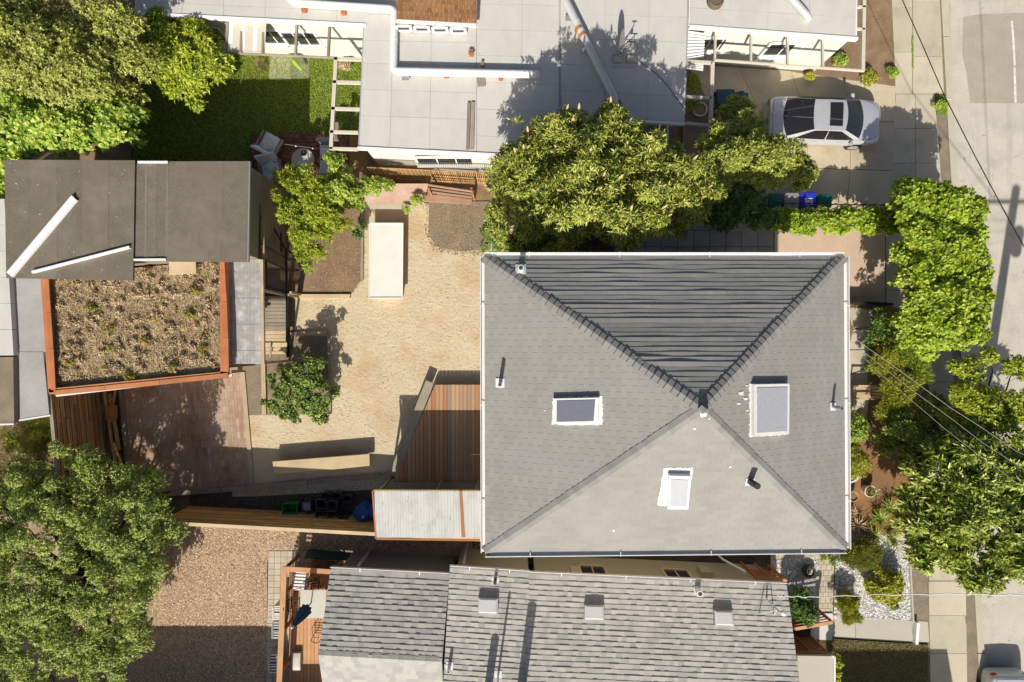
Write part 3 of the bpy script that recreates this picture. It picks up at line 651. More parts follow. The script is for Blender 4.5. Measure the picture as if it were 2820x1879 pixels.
skylight(house, faces['s'], [(1838, 1300), (1898, 1302), (1890, 1392), (1834, 1392)], M['sky_white'], 0.16, [(1828, 1288), (1908, 1288), (1892, 1394), (1810, 1392)])
for px, fk, r_, h_, m_, pan in (((1378, 1055), 'w', .055, .55, M['metal_grey'], .26), ((1434, 742), 'n', .085, .30, M['gutter'], .30), ((2064, 1326), 's', .085, .45, M['black'], .22), ((2292, 1120), 'e', .05, .42, M['metal_grey'], .22)):
    b = PP(px[0], px[1], (faces[fk][0], nrm[fk])); pipe_vent(house, b, r_, h_, m_, nrm[fk], pan)

# ------------------------------------------------------------------ shingled house below
sh = thing('gable_house', P(1500, 1800, 0), 'long tan house with mixed grey shingles, next door below the peaked roof', 'house')
def gable_section(pts_n, name='roof'):
    "pts_n: eave west, eave east, ridge east, ridge west of the slope facing the camera side"
    return pts_n
ew, ee, re_, rw = P(911, 1569, 2.15), P(1238, 1586, 2.15), P(1217, 1822, 2.95), P(877, 1803, 2.95)
mw, me_, mre, mrw = P(1239, 1565, 2.32), P(1458, 1580, 2.32), P(1446, 2010, 3.15), P(1214, 2000, 3.15)
ow, oe, ore, orw = P(1457, 1582, 2.30), P(2166, 1613, 2.30), P(2216, 1985, 3.1), P(1444, 1972, 3.1)
hdrop = lambda p, y: Vector((p.x, p.y - y, p.z))
def sec(nf, run_s, z_s, wall_in, tabs_obj, seed):
    e0, e1, r1, r0 = nf; pl_ = (e0, frame([e1, e0, r1])[3]); d_ = (r0 - Vector((0, 0, H))); r0 = Vector((0, 0, H)) + d_ * ((e0 - Vector((0, 0, H))).dot(pl_[1]) / d_.dot(pl_[1])); s0, s1 = Vector((r0.x, r0.y - run_s, r0.z - (r1.z - z_s))), Vector((r1.x, r1.y - run_s, z_s))
    rf = MB().add([e0, e1, r1, r0, s0, s1] + [p - Vector((0, 0, 0.1)) for p in (e0, e1, r1, r0, s0, s1)], [(0, 1, 2, 3), (3, 2, 5, 4), (6, 9, 8, 7), (9, 10, 11, 8), (0, 6, 7, 1), (1, 7, 8, 2), (2, 8, 11, 5), (5, 11, 10, 4), (4, 10, 9, 3), (3, 9, 6, 0)]).build('roof', M['gutter'], sh)
    rg = random.Random(seed)
    tabs = shingle_tabs([e1, e0, r0, r1], 0.178, 0.21, 0.022, rg, wild=0.35, gap=0.0, tuck=1.12, lift=0.004)
    lay(tabs, M['shingle_mix'], rf, tabs_obj, key=lambda c: abs(c.y - e0.y))
    ts = shingle_tabs([s0, s1, r1, r0], 0.185, 0.30, 0.014, rg, wild=0.45, gap=0.0, tuck=1.12, lift=0.004); mb = MB()
    for vv, fs, full, c in ts: mb.add(vv, fs)
    tag(mb.build('shingle_field', M['shingle_mix'], rf), kind='stuff')
    n1, n2 = frame([e1, e0, r0])[3], frame([s0, s1, r1])[3]
    caps(r0, r1, n1, n2, 0.235, 0.15, 0.02, M['shingle_mix'], rf, 'ridge_cap')
    i = wall_in; zt = e0.z - 0.1
    ybase = lambda x: e0.y - i
    MB().hexa([Vector((e0.x + i, e0.y - i, 0)), Vector((e0.x + i, s0.y + i, 0)), Vector((e1.x - 0.01, s1.y + i, 0)), Vector((e1.x - 0.01, e1.y - i, 0))],
              [Vector((e0.x + i, e0.y - i, zt)), Vector((e0.x + i, s0.y + i, zt)), Vector((e1.x - 0.01, s1.y + i, zt)), Vector((e1.x - 0.01, e1.y - i, zt))]).build('wall', M['wall_tan'] if seed != 21 else M['wall_blue'], sh)
    gutter([e1 + gz, e0 + gz], sh)
    return rf
sec((ew, ee, re_, rw), 2.6, 2.15, 0.18, 100, 21)
sec((mw, me_, mre, mrw), 4.0, 2.3, 0.2, 60, 22)
sec((ow, oe, ore, orw), 4.2, 2.3, 0.24, 140, 23)
for p in [(mw, me_), (ow, oe)]: pass
fN = [oe, ow, ore]; nN = frame(fN)[3]; fM = [me_, mw, mre]; nM = frame(fM)[3]; fL = [ee, ew, re_]; nL = frame(fL)[3]
def dome(face, px):
    pl = (face[0], frame(face)[3]); n = pl[1]; q = [PP(x, y, pl) for x, y in px]; c = sum(q, Vector()) / 4
    q = q[::-1] if sum(((q[i].x * q[(i + 1) % 4].y - q[(i + 1) % 4].x * q[i].y) for i in range(4))) < 0 else q
    o = MB().hexa([p - n * .02 for p in q], [p + n * .17 for p in q]).build('skylight', M['metal_grey'], sh)
    g = [c + (p - c) * 0.97 + n * .171 for p in q]; g2 = [c + (p - c) * 0.78 + n * .21 for p in q]
    MB().hexa(g, g2).build('dome', M['sky_dome'], o)
dome(fM, [(1318, 1642), (1372, 1644), (1371, 1686), (1317, 1684)]); dome(fN, [(1608, 1662), (1661, 1663), (1662, 1703), (1607, 1702)]); dome(fN, [(1962, 1677), (2012, 1678), (2017, 1719), (1964, 1718)])
for px, fc, r_, h_, m_ in (((1364, 1596), fM, .06, .30, M['black']), ((1920, 1625), fN, .11, .30, M['gutter']), ((1238, 1834), fM, .06, .35, M['gutter']), ((1372, 1858), fM, .04, 1.6, M['gutter']), ((1437, 1884), fM, .16, 1.5, M['metal_grey']), ((1345, 1888), fM, .14, .9, M['metal_grey'])):
    pl = (fc[0], frame(fc)[3]); pipe_vent(sh, PP(px[0], px[1], pl), r_, h_, m_, pl[1], .26)
def wallpt(e0, e1, x, inn_, z):   # point on the wall plane under an eave, at plan column x
    t = (x - e0.x) / (e1.x - e0.x); return Vector((x, e0.y - inn_ + t * (e1.y - e0.y), z))
for px in (1640, 1880):
    X = (px - CX) * (H - 1.9) / F; d = (oe - ow).normalized(); nn = Vector((-d.y, d.x, 0)).normalized()
    p = wallpt(ow, oe, X, 0.24, 1.35); window('window', p + nn * 0.003, 1.0, 0.95, nn, sh, M['trim'], 2, 0.06)
X = (1590 - CX) * (H - 1.9) / F; MB().box(wallpt(ow, oe, X, 0.2, 1.0), 0.35, 0.03, 0.6, math.atan2((oe - ow).y, (oe - ow).x)).build('wall_panel', M['trim'], sh)
X = (1950 - CX) * (H - 1.5) / F; MB().box(wallpt(ow, oe, X, 0.13, 0.9), 0.42, 0.25, 0.55, math.atan2((oe - ow).y, (oe - ow).x)).build('meter_box', M['wall_tan'], sh)
for x0, y0, x1, y1 in ((1018, 1516, 984, 1568), (1287, 1497, 1276, 1562)):
    MB().bar(P(x0, y0, 0.05), P(x1, y1, 2.15) + Vector((0, .06, -.1)), .08, .08, Vector((0, 1, 0))).build('downspout', M['gutter'], sh)
p = P(2072, 1608, 2.2); MB().tube([Vector((p.x - .1, p.y + .3, 1.9)), Vector((p.x - .55, p.y + .34, .9)), Vector((p.x - .6, p.y + .35, .05))], .045, 8).build('downspout', M['gutter'], sh)
# service mast on the eave corner
ms = MB(); b = PP(2110, 1650, (ow, nN))
ms.tube([b + Vector((-.35, -.55, .02)), b + Vector((0, 0, .75))], .018, 6).tube([b + Vector((.25, -.6, .02)), b + Vector((0, 0, .75))], .018, 6).tube([b + Vector((0, .02, -.1)), b + Vector((0, .02, 1.0))], .03, 8).lathe(b + Vector((.1, .02, .95)), [(.0, 0), (.09, .02), (.09, .1), (.0, .14)], 10)
tag(ms.build('service_mast', M['metal'], smooth=True), 'white electric service mast with braces on the lower shingle roof', 'mast')

for fk, pts in (('e', [(2040, 1084, 7), (2052, 1098, 5), (2034, 1112, 5), (2058, 1062, 4), (2056, 1130, 3)]), ('s', [(1936, 1142, 9), (1950, 1152, 4), (1912, 1180, 3), (2010, 1286, 3), (1690, 1460, 4)]), ('w', [(1915, 1128, 5), (1500, 1130, 3)])):
    for x, y, r_ in pts: seal((faces[fk][0], nrm[fk]), [(x - r_, y - r_ * .6), (x + r_ * .8, y - r_ * .7), (x + r_, y + r_ * .5), (x - r_ * .7, y + r_ * .7)], M['gutter'], 0.02, roof, 'sealant_smear', 1.6, 3.0)
# ------------------------------------------------------------------ flat-roofed white house above
RZ = 2.5
fh = thing('flat_roof_house', P(1500, 150, 0), 'white flat-roofed house with big white ducts across its roof', 'house')
def prism_part(name, px, z, t, m, parent): return MB().prism([P(x, y, z) for x, y in px], t).build(name, m, parent)
rA = [(372, -200), (1012, -200), (1012, 66), (372, 34)]
rB = [(1011, -200), (1899, -200), (1897, 42), (1886, 338), (1546, 318), (1540, 432), (986, 404)]
rC = [(1898, -200), (2363, -200), (2360, 104), (1896, 70)]
for q in (rA, rC): prism_part('roof', q, RZ - 0.012, 0.16, M['white'], fh)
rfB = prism_part('roof', rB, RZ - 0.012, 0.16, M['felt_grey'], fh)
def sheets_on(q, us, vs_, parent, gap=0.8):
    for j in range(len(vs_) - 1):
        off = 0.0
        for i in range(len(us) - 1):
            c = [lerp2(q, a, b) for a, b in ((us[i], vs_[j]), (us[i + 1], vs_[j]), (us[i + 1], vs_[j + 1]), (us[i], vs_[j + 1]))]
            mx, my = sum(p[0] for p in c) / 4, sum(p[1] for p in c) / 4; z = RZ + rng.uniform(0, 0.006)
            MB().prism([P(x - math.copysign(gap / 2, x - mx), y - math.copysign(gap / 2, y - my), z) for x, y in c], 0.02).build('roofing_sheet', M['white_roof'], parent)
sheets_on([(374, -198), (1010, -198), (1010, 62), (374, 31)], [0, .2, .38, .56, .72, .87, 1], [0, .3, .62, .885, 1], fh)
sheets_on([(1012, -198), (1312, -198), (1312, 416), (990, 402)], [0, .26, .6, 1], [0, .14, .27, .395, .515, .62, .74, .86, 1], rfB)
sheets_on([(1313, -198), (1540, -198), (1538, 428), (1313, 417)], [0, .55, 1], [0, .12, .23, .34, .455, .57, .69, .81, .93, 1], rfB)
sheets_on([(1541, -198), (1897, -198), (1885, 336), (1547, 316)], [0, .35, .7, 1], [0, .16, .31, .46, .59, .73, .87, 1], rfB)
sheets_on([(1900, -198), (2361, -198), (2357, 100), (1899, 66)], [0, .24, .47, .72, 1], [0, .3, .58, .83, 1], fh)
# white fascia boards
for a, b in (((374, 39), (1010, 72)), ((1897, 75), (2360, 109)), ((986, 409), (1540, 437)), ((1548, 323), (1886, 343))):
    MB().bar(P(*a, RZ - .03), P(*b, RZ - .03), 0.10, 0.14).build('fascia', M['white'], fh)
MB().bar(P(986, 412, RZ - .10), P(1540, 441, RZ - .10), 0.05, 0.05).build('gutter', M['gutter'], fh)
# walls below the eaves
def wall(px, zt, m, parent, t=0.15):
    a, b = P(*px[0], zt), P(*px[1], zt); a.z = b.z = 0
    return MB().bar(Vector((a.x, a.y, zt / 2)), Vector((b.x, b.y, zt / 2)), t, zt).build('wall', m, parent)
wt = RZ - 0.2
wall([(395, 36), (1006, 64)], wt, M['wall_white'], fh); wall([(1897, 66), (2344, 100)], wt, M['wall_white'], fh)
wall([(1006, 400), (1545, 424)], wt, M['wall_white'], fh); wall([(1548, 312), (1878, 332)], wt, M['wall_blue'], fh)
wall([(1010, 64), (1004, 398)], wt, M['wall_white'], fh); wall([(1892, 66), (1878, 330)], wt, M['wall_white'], fh)
wall([(2344, 100), (2346, -190)], wt, M['wall_white'], fh); wall([(1546, 312), (1545, 424)], wt, M['wall_white'], fh)
def wwin(px, y, z, wd, ht, sash=2, name='window', yw=None):
    p = P(px, y, z); window(name, p, wd, ht, (0, -1, 0), fh, M['white'], sash, 0.07)
def on_wall(px_a, px_b, t, z):
    a, b = P(*px_a, wt), P(*px_b, wt); p = a.lerp(b, t); return Vector((p.x, p.y - 0.082, z))
for t, wd, ht, sash in ((.22, 1.2, .9, 2), (.50, 1.5, .9, 3), (.66, 1.3, .9, 3)):
    window('window', on_wall((395, 36), (1006, 64), t, 1.3), wd, ht, (0, -1, 0), fh, M['white'], sash, 0.06)
for t, wd, sash in ((.22, 1.5, 3), (.66, 1.3, 2)):
    window('window', on_wall((1897, 66), (2344, 100), t, 1.35), wd, .85, (0, -1, 0), fh, M['white'], sash, 0.06)
window('window', on_wall((1006, 400), (1545, 424), .45, 1.35), 3.0, .8, (0, -1, 0), fh, M['white'], 4, 0.06)
window('glass_door', on_wall((1548, 312), (1878, 332), .3, 1.1), 1.5, 2.0, (0, -1, 0), fh, M['metal_grey'], 2, 0.06, False)
# ducts
def duct(pts, r, m, label=None):
    out = []
    for i, p in enumerate(pts):
        p = Vector(p)
        if 0 < i < len(pts) - 1:
            a, b = (Vector(pts[i - 1]) - p).normalized(), (Vector(pts[i + 1]) - p).normalized()
            for k in range(5):
                t = k / 4; q0, q1 = p + a * r * 1.3, p + b * r * 1.3
                out.append((q0 * (1 - t) ** 2 + p * 2 * t * (1 - t) + q1 * t ** 2))
        else: out.append(p)
    o = MB().tube(out, r, 16).build('duct', m, fh, True)
    L = 0
    for a, b in zip(pts[:-1], pts[1:]):
        a, b = Vector(a), Vector(b); n = int((b - a).length / 1.6)
        for k in range(1, n + 1):
            c = a.lerp(b, (k - 0.5) / n); d = (b - a).normalized()
            MB().tube([c - d * .02, c + d * .02], r + .006, 16).build('duct_band', m, o, True)
    return o
dz = RZ + 0.19
duct([P(770, -60, dz), P(806, 8, dz), P(1086, 26, dz), P(1084, 196, dz), P(1478, 205, dz), P(1480, 205, dz - .1)], 0.135, M['white'])
d2 = duct([P(1520, -90, RZ + .3), P(1552, -10, RZ + .3), P(1692, 272, RZ + .25), P(1697, 292, RZ + .0)], 0.135, M['metal'])
for px in ((1594, 80), (1604, 98)):
    c = P(px[0], px[1], RZ + .29); MB().tube([c - Vector((.025, -.045, 0)), c + Vector((.025, -.045, 0))], .15, 16).build('rusty_band', M['rust_strip'], d2, True)
MB().lathe(P(1694, 290, RZ - .05), [(.20, 0), (.22, .05), (.20, .12), (.16, .13)], 18).build('duct_collar', M['rubber'], fh, True)
duct([P(2120, -70, RZ + .2), P(2222, 42, RZ + .2), P(2228, 52, RZ + .05)], 0.12, M['metal'])
# duct feet and small vents
for x, y in ((840, 30), (948, 36), (1298, 150), (1230, 209), (1379, 216)):
    tag(MB().box(P(x, y, RZ), .16, .2, .14).box(P(x, y - 3, RZ + .14), .2, .06, .03).build('duct_foot', M['rust_strip'], fh))
for x, y in ((1117, 215), (1567, 52), (1611, 140)):
    MB().box(P(x, y, RZ), .22, .14, .12).box(P(x, y, RZ + .12), .26, .18, .02).build('roof_vent', M['metal_grey'], fh)
MB().lathe(P(1967, 8, RZ), [(.26, 0), (.29, .04), (.29, .16), (.22, .2), (.20, .17), (.0, .17)], 22).build('roof_vent', surf('vent_brown', (.16, .12, .09), (.12, .09, .07), 4), fh, True)
# brown shingled roof of the raised part
bz0, bz1 = 2.95, 3.6
be0, be1, br1, br0 = P(1092, 54, bz0), P(1312, 66, bz0), P(1318, -190, bz1), P(1096, -200, bz1)
bw = MB().hexa([P(1098, 60, RZ), P(1308, 70, RZ), P(1308, -190, RZ), P(1098, -190, RZ)], [P(1098, 44, bz0 - .06), P(1308, 56, bz0 - .06), P(1308, -180, bz0 - .06), P(1098, -180, bz0 - .06)]).build('monitor_wall', M['white'], fh)
for i in range(4):
    a = P(1112 + i * 50, 72 + i * 2.4, RZ + .22); window('window', a + Vector((0, -.06, 0)), .5, .28, (0, -1, 0), fh, M['white'], 1, .05, False)
bf = MB().add([be0, be1, br1, br0] + [p - Vector((0, 0, .08)) for p in (be0, be1, br1, br0)], [(0, 1, 2, 3), (7, 6, 5, 4), (0, 4, 5, 1), (1, 5, 6, 2), (3, 7, 4, 0)]).build('monitor_roof', M['white'], fh)
lay(shingle_tabs([be0, be1, br1, br0], 0.14, 0.20, 0.010, random.Random(9), wild=0.25, gap=0.006, lift=.003), M['shingle_brown'], bf, 220, key=lambda c: -c.y * -1)
MB().bar(be0 + Vector((0, -.05, -.02)), be1 + Vector((0, -.05, -.02)), .10, .08).build('monitor_gutter', M['gutter'], fh)
# planks left on the roof
tag(MB().bar(P(1292, 284, RZ + .05), P(1288, 412, RZ + .05), .12, .07).build('plank', M['greywood']), 'left of two weathered planks lying on the white flat roof', 'plank')
tag(MB().bar(P(1303, 282, RZ + .05), P(1300, 412, RZ + .05), .12, .06).build('plank', M['greywood']), 'right of two weathered planks lying on the white flat roof', 'plank')
tag(MB().bar(P(1324, 212, RZ + .05), P(1326, 238, RZ + .05), .28, .06).build('plank', M['greywood']), 'short brown board beside the white duct on the flat roof', 'plank')
tag(MB().bar(P(1329, 170, RZ + .06), P(1328, 184, RZ + .06), .10, .1).build('timber_block', M['rust_strip']), 'small rusty block above the white duct', 'block')
# satellite dish on a ballast frame
b = P(1719, 150, RZ)
dish = thing('satellite_dish', b, 'satellite dish on a white ballast frame on the flat roof', 'dish')
fr = MB(); c4 = [P(1684, 112, RZ + .02), P(1756, 113, RZ + .02), P(1757, 188, RZ + .02), P(1684, 187, RZ + .02)]
for i in range(4): fr.bar(c4[i], c4[(i + 1) % 4], .03, .04)
fr.bar((c4[0] + c4[3]) / 2, (c4[1] + c4[2]) / 2, .028, .036); fr.bar((c4[0] + c4[1]) / 2, (c4[2] + c4[3]) / 2, .03, .035)
fr.build('ballast_frame', M['metal'], dish)
for px in ((1700, 166), (1738, 166), (1738, 130)): MB().box(P(*px, RZ + .012), .34, .24, .09).build('ballast_block', M['concrete_path'], dish)
MB().tube([P(1714, 152, RZ), P(1712, 140, RZ + .55)], .028, 8).build('mast', M['metal_grey'], dish, True)
dc = P(1705, 118, RZ + .62); dn = Vector((.93, -.25, .30)).normalized(); du = dn.cross(Vector((0, 0, 1))).normalized(); dv_ = du.cross(dn)
db = MB(); db.grid(lambda a, bb: dc + (du * math.cos(2 * math.pi * a) * .40 + dv_ * math.sin(2 * math.pi * a) * .46) * bb + dn * (.09 * bb * bb), 24, 5)
db.grid(lambda a, bb: dc + (du * math.cos(-2 * math.pi * a) * .40 + dv_ * math.sin(-2 * math.pi * a) * .46) * bb + dn * (.09 * bb * bb - .012), 24, 5); db.build('dish', M['metal_grey'], dish, True)
MB().tube([dc - dv_ * .35, dc + dn * .45 - dv_ * .1], .014, 6).box(dc + dn * .45 - dv_ * .14, .08, .08, .1).build('feed_arm', M['metal_grey'], dish)
MB().tube([P(1712, 130, RZ + .04), P(1748, 100, RZ + .55), P(1748, 94, RZ + .62)], .016, 6).box(P(1749, 94, RZ + .6), .16, .03, .03).build('aerial', M['steel'], dish)
tag(MB().tube([P(1738, 152, RZ + .03), P(1770, 175, RZ + .02), P(1810, 205, RZ + .02), P(1842, 240, RZ + .02), P(1866, 275, RZ + .02), P(1884, 298, RZ + .02), P(1887, 325, RZ - .1)], .011, 6).build('cable', M['wire']), 'thin grey cable running from the satellite dish to the roof edge', 'cable')

# ------------------------------------------------------------------ pergolas and awnings round the white house
def pergola(name, label, beams, z, m, posts=(), wd=.10, ht=.10):
    (x0, y0), (x1, y1) = beams[0][0], beams[0][1]
    t = thing(name, P((x0 + x1) / 2, (y0 + y1) / 2, 0), label, 'pergola')
    for bm in beams:
        a, b = bm[0], bm[1]; w_ = bm[2] if len(bm) > 2 else wd
        MB().bar(P(*a, z), P(*b, z), w_, ht).build('beam', m, t)
    for x, y in posts:
        p = P(x, y, z - ht / 2 - .003); MB().bar(p, Vector((p.x, p.y, 0)), .09, .09).build('post', m, t)
    return t
pergola('pergola', 'cream pergola frame over the lawn beside the white house', [((926, 160), (912, 412), .13)] + [((921 - i * 4.3, 163 + dy), (1002 - i * 5, 165 + dy)) for i, dy in ((0.2, 0), (1, 64), (2, 137), (3, 201), (3.3, 247))], RZ - .12, M['cream'], [(911, 412)])
pb_ = pergola('pergola', 'long narrow pergola under the eave of the white house, above the lawn', [((395, 135), (932, 160), .04)] + [((x, 44 + (x - 450) * .055), (x - 4, 136 + (x - 450) * .045), .08) for x in (452, 550, 628, 668, 728, 818, 908)], RZ - .2, M['greywood'], [(396, 135)])
pergola('pergola', 'white pergola rafters along the side of the white house by the front garden', [((1966, 166), (2380, 196), .05), ((2382, -180), (2375, 194), .12)] + [((x, 80 + (x - 1968) * .077), (x - 2 + (x - 1968) * .012, 165 + (x - 1968) * .075), .07) for x in (1970, 2068, 2168, 2264)] + [((2360, 20), (2382, 20), .06), ((2358, 80), (2380, 82), .06)], RZ - .16, M['cream'])
pergola('pergola', 'cream pergola frame in front of the porch near the parked car', [((1962, 172), (1954, 412), .13), ((1890, 170), (1960, 174)), ((1888, 268), (1958, 271)), ((1888, 340), (1957, 347)), ((1750, 413), (1948, 430), .05), ((1838, 341), (1836, 420), .08)], RZ - .14, M['cream'], [(1953, 412), (1836, 420)])
def corrug(name, px, z, m, parent=None, amp=.018, waves=14, along='y', t=.0):
    q = [P(x, y, zz) for (x, y), zz in zip(px, z if isinstance(z, (list, tuple)) else [z] * 4)]
    def fn(a, b):
        p = (q[0] * (1 - a) + q[1] * a) * (1 - b) + (q[3] * (1 - a) + q[2] * a) * b
        ph = a if along == 'y' else b
        return p + Vector((0, 0, amp * math.sin(ph * waves * 2 * math.pi)))
    nu, nv = (waves * 6, 2) if along == 'y' else (2, waves * 6)
    return MB().grid(lambda a, b: fn(a, 1 - b), nu, nv).build(name, m, parent, True)
aw = corrug('awning', [(1892, 84), (1942, 92), (1938, 158), (1890, 168)], [2.35, 2.2, 2.2, 2.35], M['white'], None, .03, 9, 'x'); tag(aw, 'white corrugated awning sheet at the corner of the white house', 'awning')
aw = corrug('awning', [(1890, 173), (1937, 177), (1936, 196), (1890, 190)], [2.1, 2.05, 2.05, 2.1], M['white'], None, .03, 4, 'x'); tag(aw, 'small lower white corrugated awning sheet by the porch pergola', 'awning')
aw = thing('awning', P(688, 100, 2.3), 'white boarded awning between pergola rafters above the lawn', 'awning')
for i in range(9): MB().bar(P(637 + i * 11.4, 60 + i * .6, 2.36), P(634 + i * 11.2, 140 + i * .3, 2.28), .15, .03).build('board', M['cream'] if i % 3 else M['white'], aw)
tag(MB().add([P(1755, 374, 1.9), P(1836, 378, 1.9), P(1832, 412, 1.7), P(1750, 408, 1.7)] + [P(1755, 374, 1.87), P(1836, 378, 1.87), P(1832, 412, 1.67), P(1750, 408, 1.67)], [(3, 2, 1, 0), (4, 5, 6, 7), (0, 1, 5, 4), (1, 2, 6, 5), (2, 3, 7, 6), (3, 0, 4, 7)]).build('glass_canopy', plain('tinted_glass', (.02, .035, .07), .15)), 'dark blue glass canopy over the shaded porch', 'canopy')

# ------------------------------------------------------------------ dark shed, planted roof, canopy
SZ = 3.45
M['felt_seam'] = surf('felt_seam', (.20, .18, .15), (.17, .15, .12), 3, .9, 40, .4)
shed = thing('shed', P(350, 600, 0), 'shed with dark brown felt roof in sheets, beside the planted roof', 'shed')
def felt(q, n, z, parent, dz=.012):
    for i in range(n):
        a, b = i / n, (i + 1) / n
        c = [lerp2(q, a, 0), lerp2(q, b + .004, 0), lerp2(q, b + .004, 1), lerp2(q, a, 1)]
        MB().prism([P(x, y, z + (i % 2) * .005 + rng.uniform(0, .002)) for x, y in c], .04).build('felt_sheet', M['felt'], parent)
prism_part('roof', [(14, 442), (366, 444), (362, 771), (18, 764)], SZ - .03, .14, M['steel'], shed)
prism_part('roof', [(372, 449), (462, 449), (458, 714), (366, 716)], SZ - .10, .12, M['steel'], shed)
prism_part('roof', [(465, 447), (687, 447), (682, 720), (460, 719)], SZ - .03, .14, M['steel'], shed)
felt([(12, 440), (370, 442), (365, 773), (17, 766)], 5, SZ, shed); felt([(371, 450), (464, 450), (461, 713), (366, 714)], 3, SZ - .07, shed); felt([(466, 445), (688, 444), (683, 722), (459, 721)], 3, SZ, shed)
for q, z in ((((380, 447), (463, 447)), SZ - .03), (((366, 716), (458, 715)), SZ - .03)): MB().bar(P(*q[0], z), P(*q[1], z), .07, .05).build('roof_edge', M['alu'], shed)
MB().bar(P(689, 446, SZ - .02), P(684, 722, SZ - .02), .04, .08).build('roof_edge', M['metal_grey'], shed)
for x in (404, 462): MB().bar(P(x, 456, SZ - .067), P(x - 3, 708, SZ - .067), .08, .02).build('seam_strip', M['felt_seam'], shed)
for px in ([(22, 452), (678, 452), (674, 700), (24, 740)],): 
    c = [P(x, y, SZ - .16) for x, y in px]; MB().prism(c, SZ - .16).build('wall', plain('shed_wall', (.24, .19, .13), .9), shed)
MB().bar(P(206, 546, SZ + .055), P(28, 757, SZ + .05), .25, .07).bar(P(201, 541, SZ + .1), P(23, 752, SZ + .1), .05, .06).build('metal_flashing', M['alu'])
tag(bpy.data.objects['metal_flashing'], 'long wide white metal flashing lying across the dark shed roof', 'flashing')
o = MB().bar(P(90, 750, SZ + .05), P(358, 681, SZ + .05), .08, .09).build('metal_flashing', M['alu']); tag(o, 'thin white metal strip lying near the lower edge of the dark shed roof', 'flashing')
o = MB().box(P(505, 738, 2.75), .95, .46, .05, R(3)).build('wooden_board', M['palewood']); tag(o, 'pale wooden board lying at the top edge of the planted roof', 'board')

GZ = 2.65
gr = thing('green_roof_shed', P(370, 900, 0), 'low shed with a planted roof of dry sedum framed in orange redwood', 'shed')
gq = [(124, 768), (612, 716), (626, 1031), (149, 1081)]
prism_part('roof', [(126, 760), (612, 716), (624, 1028), (150, 1078)], GZ - .19, .12, M['bark'], gr)
for a, b, m, wd in (((128, 768), (149, 1080), 'redwood', .20), ((618, 716), (620, 1030), 'redwood', .20), ((143, 1078), (628, 1030), 'redwoodx', .20)):
    MB().bar(P(*a, GZ - .05), P(*b, GZ - .05), wd, .25).build('fascia_board', M[m], gr)
for i, ((x0, y0), (x1, y1)) in enumerate((((128, 768), (134, 860)), ((134.4, 861), (141, 960)), ((141.4, 961), (147.5, 1074)), ((612, 718), (618, 830)), ((618.4, 831), (622, 930)), ((622.4, 931), (624, 1024)), ((150, 1082), (290, 1069)), ((291, 1068.6), (440, 1054)), ((441, 1053.6), (628, 1034)))):
    MB().bar(P(x0, y0, GZ + .09), P(x1, y1, GZ + .09), .17, .03).build('cap_board', M['redwood'] if i < 6 else M['redwoodx'], gr)
MB().bar(P(156, 1090, GZ - .1), P(640, 1034, GZ - .1), .07, .06).build('gutter', M['gutter'], gr)
c = [P(x, y, GZ - .25) for x, y in [(140, 780), (606, 730), (612, 1015), (162, 1060)]]; MB().prism(c, GZ - .25).build('wall', plain('shed_wall_brown', (.22, .14, .08), .9), gr)

cv = thing('canopy', P(676, 860, 0), 'translucent corrugated canopy with pale dusty sheets beside the planted roof', 'canopy')
cz = 2.35
for i in range(8):
    y0, y1 = 714 + i * 36, 714 + (i + 1) * 36 + .5
    corrug('panel', [(627, y0), (722, y0), (724, y1), (629, y1)], cz + (i % 2) * .012, M['poly'], cv, .006, 10)
for y in (748, 782, 816, 850, 917, 950, 986): MB().bar(P(630, y, cz - .05), P(718, y, cz - .05), .06, .05).build('batten', M['palewood'], cv)
MB().bar(P(722, 716, cz - .04), P(726, 1003, cz - .04), .10, .1).build('edge_beam', M['palewoody'], cv)
MB().bar(P(722, 560, cz - .2), P(726, 790, cz - .2), .12, .03).build('ochre_edge', M['ochre'], cv)
for x, y in ((724, 1000), (723, 800)): p = P(x, y, cz - .1); MB().bar(p, Vector((p.x, p.y, 0)), .09, .09).build('post', M['palewoody'], cv)

# grey-roofed outbuilding at the left edge
lb = thing('outbuilding', P(40, 950, 0), 'outbuilding at the left edge with grey felt and white sheet roof', 'building')
prism_part('roof', [(-160, 560), (128, 690), (136, 968), (140, 1142), (38, 1160), (-160, 1180)], 2.2, .15, M['felt_grey'], lb)
for q, z, m in (([(14, 690), (126, 768), (137, 968), (37, 968)], 2.235, 'felt_grey'), ([(37, 970), (137, 970), (141, 1142), (40, 1158)], 2.215, 'felt_grey')): prism_part('roof_sheet', q, z, .03, M[m], lb)
for i in range(6): prism_part('roof_sheet', [(-160, 548 + i * 72), (12 + i * 4.2, 548 + i * 72), (12 + (i + 1) * 4.2, 548 + (i + 1) * 72 - .8), (-160, 548 + (i + 1) * 72 - .8)], 2.45 - i * .004, .22, M['white_roof'], lb)
prism_part('roof_sheet', [(-160, 984), (36, 984), (39, 1166), (-160, 1180)], 2.4, .18, M['soil_grey'], lb)
MB().bar(P(-120, 1172, 2.38), P(40, 1168, 2.38), .06, .07).bar(P(42, 1160, 2.2), P(140, 1144, 2.2), .06, .06).build('gutter', M['gutter'], lb)
c = [P(x, y, 2.1) for x, y in [(-160, 570), (120, 700), (132, 1130), (-160, 1150)]]; MB().prism(c, 2.1).build('wall', M['wall_white'], lb)

